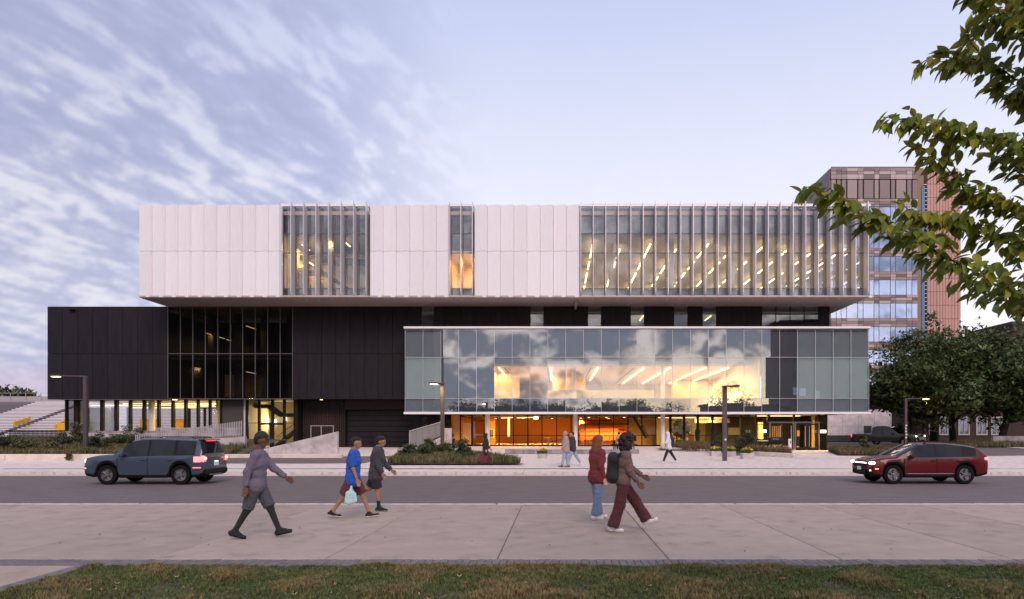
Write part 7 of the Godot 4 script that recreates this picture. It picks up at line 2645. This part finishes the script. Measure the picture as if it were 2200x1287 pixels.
	if legw[0] == 2.0:
		for sd in [-1, 1]:
			for q in [[0.0, 1.0], [0.5, 0.6], [-0.5, 0.6]]:
				var l: Array = leg[sd]
				var hem: Vector3 = l[2] + Vector3(q[0] * 0.16, 0.05, 0.03 * sd)
				lb.append([l[0], hem, 0.10, 0.085, 1])
		lb.append([hip, hip + Vector3(0.0, -0.80, 0), 0.13, 0.19, 1])
	else:
		for sd in [-1, 1]:
			var l: Array = leg[sd]
			if legw[0] == 1.0:
				lb.append([l[0], l[0].lerp(l[1], legw[1]), 0.088 + e0, 0.064 + e1, 1])
			else:
				lb.append([l[0], l[1], 0.086 + e0, 0.060 + (e0 + e1) * 0.5])
				lb.append([l[1], l[1].lerp(l[2], legw[1]), 0.058 + (e0 + e1) * 0.4, 0.040 + e1, 1])
	var ls := new_st()
	sdf_mesh(ls, lb, g * 0.8, 90.0, scale, 0.008)
	part(o, ["trousers", "shorts", "skirt"][int(legw[0])], ls.commit(), s.legs_cloth)
	if s.has("leggings"):
		var gs := new_st()
		var gb := []
		for sd in [-1, 1]:
			var l: Array = leg[sd]
			gb.append([l[0].lerp(l[1], 0.7), l[1], 0.064, 0.060])
			gb.append([l[1], l[2] + (l[2] - l[1]) * 0.08, 0.060, 0.042])
		sdf_mesh(gs, gb, g * 0.8, 70.0, scale)
		part(o, "leggings", gs.commit(), s.leggings)
	if s.has("socks"):
		var gs := new_st()
		var gb := []
		for sd in [-1, 1]:
			var l: Array = leg[sd]
			gb.append([l[1].lerp(l[2], 0.62), l[2], 0.046, 0.041])
			gb.append([l[2], l[4].lerp(l[2], 0.3), 0.040, 0.034])
		sdf_mesh(gs, gb, g * 0.7, 70.0, scale)
		part(o, "socks", gs.commit(), s.socks)
	# top
	var top: Dictionary = s.top       # cloth, ease, sleeve 0..2, drop below the hip, hood
	var tb := []
	var ez: float = top.ease
	for t in tors:
		tb.append([t[0], t[1], t[2] + ez, t[3] + ez])
	var drop: float = top.get("drop", 0.06)
	tb.append([hip + Vector3(0, 0.05 - drop, -0.085), hip + Vector3(0, 0.05 - drop, 0.085), 0.100 + ez * 1.3, 0.100 + ez * 1.3])
	for sd in [-1, 1]:
		var a: Array = arm[sd]
		var sl: float = top.get("sleeve", 2.0)
		tb.append([a[0], a[0].lerp(a[1], minf(sl, 1.0)), 0.058 + ez * 0.7, 0.047 + ez * 0.7, 1] if sl < 1.0 else [a[0], a[1], 0.058 + ez * 0.7, 0.047 + ez * 0.6])
		if sl > 1.0:
			tb.append([a[1], a[1].lerp(a[2], (sl - 1.0) * 1.0), 0.047 + ez * 0.6, 0.036 + ez * 0.45, 1])
	if top.get("hood", 0) == 1:
		tb.append([neck + Vector3(-0.06, 0.0, -0.06), neck + Vector3(-0.06, 0.0, 0.06), 0.055, 0.055])
	var ts := new_st()
	sdf_mesh(ts, tb, g * 0.8, 85.0, scale, 0.009)
	if top.get("hood", 0) == 2:
		var hb2 := [[hx * Vector3(-0.035, 0.03, 0), hx * Vector3(-0.035, 0.03, 0), 0.118, 0.118], [hx * Vector3(-0.05, -0.07, 0), hx * Vector3(-0.06, -0.14, 0), 0.100, 0.105]]
		sdf_mesh(ts, hb2, g * 0.7, 60.0, scale)
	part(o, top.get("name", "shirt"), ts.commit(), top.cloth)
	if s.has("print"):
		var ps := new_st()
		add_box(ps, scale * (chest + Vector3(0.05, 0.02, 0.19)), Vector3(0.14, 0.10, 0.012), 0.004, Basis(Vector3.UP, 0.5))
		part(o, "shirt_print", ps.commit(), s.print)
	# hair or hat
	var hbn := []
	var hk: String = s.hair
	if hk != "bald" and top.get("hood", 0) != 2:
		hbn.append([hx * Vector3(-0.034, 0.038, -0.014), hx * Vector3(-0.034, 0.038, 0.014), 0.093, 0.093])
		hbn.append([hx * Vector3(-0.062, -0.03, -0.03), hx * Vector3(-0.062, -0.03, 0.03), 0.052, 0.052])
		hbn.append([hx * Vector3(0.02, 0.075, -0.03), hx * Vector3(0.02, 0.075, 0.03), 0.058, 0.058])
	if hk == "long":
		hbn.append([hx * Vector3(-0.05, 0.02, -0.04), hx * Vector3(-0.085, -0.24, -0.04), 0.075, 0.055])
		hbn.append([hx * Vector3(-0.05, 0.02, 0.04), hx * Vector3(-0.085, -0.24, 0.04), 0.075, 0.055])
		hbn.append([hx * Vector3(0.0, 0.0, 0.07), hx * Vector3(-0.01, -0.17, 0.075), 0.034, 0.03])
		hbn.append([hx * Vector3(0.0, 0.0, -0.07), hx * Vector3(-0.01, -0.17, -0.075), 0.034, 0.03])
	if hk == "curly":
		# a loose mass of curls round the back and sides of the head
		for k in 90:
			var v := Vector3(rng.randfn(), rng.randfn(), rng.randfn()).normalized()
			if v.x > 0.45 and v.y < 0.35:
				continue
			var c := hx * (Vector3(-0.03, 0.03, 0) + Vector3(v.x * 0.135, v.y * 0.125 - maxf(-v.y, 0.0) * 0.10, v.z * 0.135))
			hbn.append([c, c + Vector3(rng.randfn(), rng.randfn(), rng.randfn()) * 0.015, 0.030, 0.024])
	if hk == "bun":
		hbn.append([hx * Vector3(-0.12, 0.09, 0), hx * Vector3(-0.13, 0.09, 0), 0.045, 0.045])
	if hbn.size() > 0:
		var hs := new_st()
		sdf_mesh(hs, hbn, g * 0.5, 130.0 if hk == "curly" else 95.0, scale, 0.010)
		part(o, "hair", hs.commit(), s.hair_cloth)
	if s.has("cap"):
		var cs := new_st()
		sdf_mesh(cs, [[hx * Vector3(-0.022, 0.058, -0.012), hx * Vector3(-0.022, 0.058, 0.012), 0.101, 0.101]], g * 0.55, 90.0, scale)
		add_box(cs, scale * (hx * Vector3(0.115, 0.055, 0)), Vector3(0.13, 0.012, 0.15), 0.005, hb)
		part(o, "cap", cs.commit(), s.cap)
	# shoes
	var ss := new_st()
	var sole := new_st()
	for sd in [-1, 1]:
		var l: Array = leg[sd]
		sdf_mesh(ss, [[l[3] + Vector3(0, 0.012, 0), l[4] + Vector3(0.012, 0.0, 0), 0.040, 0.032], [l[2] + Vector3(-0.005, 0.005, 0), l[3].lerp(l[4], 0.40) + Vector3(0, 0.025, 0), 0.048, 0.038]], g * 0.6, 80.0, scale)
		sdf_mesh(sole, [[l[3] + Vector3(0, -0.016, -0.012), l[4] + Vector3(0.016, -0.014, -0.012), 0.019, 0.018], [l[3] + Vector3(0, -0.016, 0.012), l[4] + Vector3(0.016, -0.014, 0.012), 0.019, 0.018]], g * 0.6, 80.0, scale)
	part(o, "shoes", ss.commit(), s.shoes)
	part(o, "soles", sole.commit(), s.get("soles", mats.plastic_black))
	o.set_meta("wrist", scale * arm[1][2])
	o.set_meta("wrist_back", scale * arm[-1][2])
	o.set_meta("back", scale * (chest + spine * 0.02))
	o.remove_meta("wrist")
	return o

func backpack(label: String, at: Vector3, turn: float, c: Material, big := 1.0) -> void:
	var o := thing("backpack", label, "backpack", at, turn)
	var st := new_st()
	sdf_mesh(st, [[Vector3(0, -0.17, -0.09), Vector3(0, -0.17, 0.09), 0.085, 0.085], [Vector3(0, 0.12, -0.08), Vector3(0, 0.12, 0.08), 0.075, 0.075], [Vector3(-0.01, -0.17, 0), Vector3(0, 0.14, 0), 0.11, 0.09]], 0.02, 45.0, Transform3D(Basis.IDENTITY.scaled(Vector3.ONE * big), Vector3.ZERO))
	part(o, "bag", st.commit(), c)
	st = new_st()
	for s in [-1.0, 1.0]:
		add_tube(st, [Vector3(0.05, 0.19, 0.09 * s), Vector3(0.16, 0.24, 0.11 * s), Vector3(0.26, 0.12, 0.12 * s), Vector3(0.22, -0.06, 0.13 * s), Vector3(0.06, -0.18, 0.12 * s)], [0.018, 0.02, 0.02, 0.018, 0.014], 6)
	part(o, "straps", st.commit(), c)

func make_people() -> void:
	var haze := cloth("mauve_knit", lin(0.125, 0.105, 0.15))
	var blackc := cloth("black_cloth", lin(0.014, 0.013, 0.015))
	var whitec := cloth("white_cloth", lin(0.62, 0.60, 0.62))
	var jeans := cloth("jeans", lin(0.14, 0.20, 0.31))
	var pale_jeans := cloth("pale_jeans", lin(0.26, 0.34, 0.44))
	var blue := cloth("royal_blue", lin(0.012, 0.075, 0.38))
	var char := cloth("charcoal_cloth", lin(0.040, 0.037, 0.045))
	var maroon := cloth("maroon_cloth", lin(0.135, 0.018, 0.024))
	var wine := cloth("wine_cloth", lin(0.060, 0.014, 0.017))
	var brownc := cloth("brown_knit", lin(0.125, 0.075, 0.068))
	var beige := cloth("beige_cloth", lin(0.33, 0.25, 0.22))
	var navy := cloth("navy_cloth", lin(0.016, 0.022, 0.045))
	var dark_hair := cloth("dark_hair", lin(0.012, 0.009, 0.008))
	var red_hair := cloth("red_hair", lin(0.17, 0.055, 0.016))
	var grey_hair := cloth("pale_hair", lin(0.30, 0.26, 0.25))
	var mint := cloth("mint_cloth", lin(0.36, 0.58, 0.60))
	var tan := cloth("tan_shoe", lin(0.22, 0.09, 0.04))
	var d := 11.55
	make_person("person in a dark cap and mauve sweatshirt striding right, nearest the viewer on the left", Vector3(X(552.0, d), 0.0, -d), 0.06, {"height": 1.76, "skin": "brown", "lean": 0.07, "legs": [[0.44, 0.06, 0.22], [-0.30, 0.22, -0.28]], "arms": [[0.62, 0.30, 0.12], [-0.38, 0.30, 0.16]], "legwear": [1.0, 0.98, 0.022, 0.030], "legs_cloth": cloth("mauve_shorts", lin(0.060, 0.056, 0.075)), "leggings": blackc, "socks": blackc, "top": {"cloth": haze, "ease": 0.020, "sleeve": 2.0, "drop": 0.09, "name": "sweatshirt"}, "hair": "short", "hair_cloth": dark_hair, "cap": cloth("dark_green_cap", lin(0.016, 0.022, 0.016)), "shoes": blackc, "nod": 0.15})
	d = 14.35
	var p2 := Vector3(X(758.0, d), 0.0, -d)
	make_person("person in a royal blue T-shirt and shorts striding right, carrying a mint cloth", p2, 0.05, {"height": 1.70, "skin": "tan", "lean": 0.06, "legs": [[0.46, 0.10, 0.10], [-0.42, 0.20, -0.20]], "arms": [[-0.35, 0.30, 0.10], [0.10, 0.25, 0.12]], "legwear": [1.0, 0.92, 0.03, 0.05], "legs_cloth": cloth("maroon_shorts", lin(0.09, 0.022, 0.026)), "top": {"cloth": blue, "ease": 0.032, "sleeve": 0.9, "drop": 0.14, "name": "t_shirt"}, "print": cloth("red_print", lin(0.32, 0.05, 0.09)), "hair": "short", "hair_cloth": dark_hair, "shoes": blackc, "soles": whitec})
	var bag := thing("cloth_bag", "mint green cloth held by the person in the blue T-shirt", "bag", p2 + Vector3(0.03, 0.50, 0.24), 0.2)
	var st := new_st()
	sdf_mesh(st, [[Vector3(-0.075, 0.04, 0), Vector3(-0.095, -0.15, 0.01), 0.030, 0.034], [Vector3(-0.02, 0.06, 0), Vector3(-0.03, -0.17, 0.02), 0.034, 0.036], [Vector3(0.035, 0.05, 0), Vector3(0.04, -0.15, 0.0), 0.034, 0.036], [Vector3(0.08, 0.02, 0), Vector3(0.10, -0.13, 0.01), 0.028, 0.032], [Vector3(0.0, 0.05, 0), Vector3(0.01, 0.17, -0.01), 0.034, 0.022]], 0.013, 75.0)
	part(bag, "cloth", st.commit(), mint)
	d = 15.55
	make_person("person in a charcoal hooded top, black shorts and black socks walking right", Vector3(X(808.0, d), 0.0, -d), -0.02, {"height": 1.66, "skin": "tan", "lean": 0.10, "head_lean": 0.22, "legs": [[-0.45, 0.75, -0.9], [0.14, 0.06, 0.0]], "arms": [[0.30, 0.5, 0.10], [0.12, 0.42, 0.10]], "legwear": [1.0, 0.88, 0.03, 0.05], "legs_cloth": blackc, "socks": blackc, "top": {"cloth": char, "ease": 0.042, "sleeve": 2.0, "drop": 0.16, "hood": 1, "name": "hooded_top"}, "hair": "short", "hair_cloth": dark_hair, "shoes": blackc, "soles": cloth("striped_sole", lin(0.25, 0.25, 0.26))})
	d = 14.05
	make_person("person with long reddish hair, maroon jacket and blue jeans walking away to the right", Vector3(X(1282.0, d), 0.0, -d), 0.5, {"height": 1.68, "skin": "light", "slim": 1.0, "lean": 0.03, "legs": [[0.16, 0.05, 0.05], [-0.06, 0.12, -0.05]], "arms": [[0.12, 0.35, 0.10], [-0.10, 0.35, 0.12]], "legwear": [0.0, 1.0, 0.012, 0.045], "legs_cloth": jeans, "top": {"cloth": maroon, "ease": 0.036, "sleeve": 2.0, "drop": 0.12, "name": "jacket"}, "hair": "long", "hair_cloth": red_hair, "shoes": whitec, "soles": whitec})
	d = 12.35
	var p5 := Vector3(X(1338.0, d), 0.0, -d)
	make_person("person with curly dark hair, brown top and flared wine trousers striding right", p5, 0.04, {"height": 1.70, "skin": "brown", "slim": 1.0, "lean": 0.10, "head_lean": 0.15, "legs": [[0.60, 0.06, 0.34], [-0.16, 0.16, -0.12]], "arms": [[0.5, 0.5, 0.10], [0.18, 0.45, 0.12]], "legwear": [0.0, 1.04, 0.016, 0.07], "legs_cloth": wine, "top": {"cloth": brownc, "ease": 0.022, "sleeve": 2.0, "drop": 0.02, "name": "top"}, "hair": "curly", "hair_cloth": cloth("curly_hair", lin(0.022, 0.011, 0.010)), "shoes": whitec, "soles": whitec, "nod": 0.12})
	backpack("big black backpack on the back of the person in wine trousers", p5 + Vector3(-0.17, 1.18, 0.0), 0.02, blackc, 1.12)
	# the far pavement and plaza
	d = 35.6
	make_person("person in black with a long dark red skirt walking by the middle bed", Vector3(X(1043.0, d), ground_y(-3.5, d), -d), 0.0, {"cell": 0.034, "height": 1.62, "skin": "light", "slim": 1.0, "lean": 0.04, "legs": [[0.34, 0.08, 0.1], [-0.28, 0.2, -0.2]], "arms": [[0.2, 0.5, 0.1], [-0.2, 0.5, 0.1]], "legwear": [2.0, 1.0, 0.02, 0.05], "legs_cloth": maroon, "top": {"cloth": blackc, "ease": 0.05, "sleeve": 2.0, "drop": 0.28, "name": "coat"}, "hair": "long", "hair_cloth": dark_hair, "shoes": blackc})
	d = 33.9
	make_person("person with pale hair and a beige jacket walking left on the plaza beside another", Vector3(X(1216.0, d), ground_y(0.5, d), -d), PI - 0.1, {"cell": 0.034, "height": 1.72, "skin": "light", "lean": 0.03, "legs": [[0.26, 0.06, 0.1], [-0.08, 0.12, -0.05]], "arms": [[0.15, 0.4, 0.1], [-0.15, 0.4, 0.1]], "legwear": [0.0, 1.0, 0.015, 0.03], "legs_cloth": pale_jeans, "top": {"cloth": beige, "ease": 0.055, "sleeve": 2.0, "drop": 0.12, "hood": 1, "name": "jacket"}, "hair": "short", "hair_cloth": grey_hair, "shoes": tan, "soles": tan})
	d = 35.0
	make_person("person in a dark jacket and pale jeans striding left behind the one in beige", Vector3(X(1231.0, d), ground_y(0.9, d), -d), PI + 0.05, {"cell": 0.034, "height": 1.74, "skin": "light", "lean": 0.04, "legs": [[0.36, 0.08, 0.12], [-0.42, 0.16, -0.25]], "arms": [[0.25, 0.4, 0.1], [-0.25, 0.4, 0.1]], "legwear": [0.0, 1.0, 0.012, 0.025], "legs_cloth": pale_jeans, "top": {"cloth": cloth("plum_cloth", lin(0.040, 0.030, 0.045)), "ease": 0.045, "sleeve": 2.0, "drop": 0.10, "name": "jacket"}, "hair": "short", "hair_cloth": dark_hair, "shoes": whitec, "soles": whitec})
	d = 37.0
	var p9 := Vector3(X(1437.0, d), ground_y(6.1, d), -d)
	make_person("person in a white hooded top and black trousers striding left across the plaza", p9, PI, {"cell": 0.034, "height": 1.70, "skin": "light", "lean": 0.10, "legs": [[0.42, 0.06, 0.15], [-0.46, 0.14, -0.25]], "arms": [[0.55, 0.35, 0.12], [-0.1, 0.4, 0.1]], "legwear": [0.0, 1.0, 0.012, 0.018], "legs_cloth": blackc, "top": {"cloth": whitec, "ease": 0.04, "sleeve": 1.2, "drop": 0.06, "hood": 2, "name": "hooded_top"}, "hair": "bald", "hair_cloth": dark_hair, "shoes": whitec, "soles": whitec})
	backpack("navy backpack on the person in the white hooded top", p9 + Vector3(0.19, 1.17, 0.0), PI, navy, 1.15)
	# two people at the dark table, one standing in the lobby
	var base := Vector3(X(1340.0, 51.5), ground_y(5.0, 51.5), -51.5)
	for q in [[-0.42, 0.66, beige, "person in a pale beige top sitting at the left of the dark table"], [0.28, 0.66, whitec, "person in a white top sitting at the right of the dark table"]]:
		make_person(q[3], base + Vector3(q[0], 0.0, q[1]), PI / 2, {"cell": 0.036, "height": 1.70, "skin": "light", "lean": 0.12, "legs": [[1.45, 1.45, 0.0], [1.5, 1.5, 0.0]], "arms": [[0.6, 1.1, 0.1], [0.5, 1.2, 0.1]], "legwear": [0.0, 1.0, 0.012, 0.02], "legs_cloth": navy, "top": {"cloth": q[2], "ease": 0.03, "sleeve": 2.0, "drop": 0.04, "name": "top"}, "hair": "short", "hair_cloth": dark_hair, "shoes": blackc}, "people sitting at the dark table")
	make_person("dark silhouetted person standing inside the yellow lobby", Vector3(X(1499.0, 62.4), 0.55, -62.4), PI / 2, {"cell": 0.036, "height": 1.72, "skin": "tan", "lean": 0.02, "legs": [[0.05, 0.02, 0.0], [-0.05, 0.04, 0.0]], "arms": [[0.1, 0.5, 0.08], [0.05, 0.4, 0.08]], "legwear": [0.0, 1.0, 0.012, 0.02], "legs_cloth": blackc, "top": {"cloth": char, "ease": 0.05, "sleeve": 2.0, "drop": 0.2, "name": "coat"}, "hair": "short", "hair_cloth": dark_hair, "shoes": blackc})
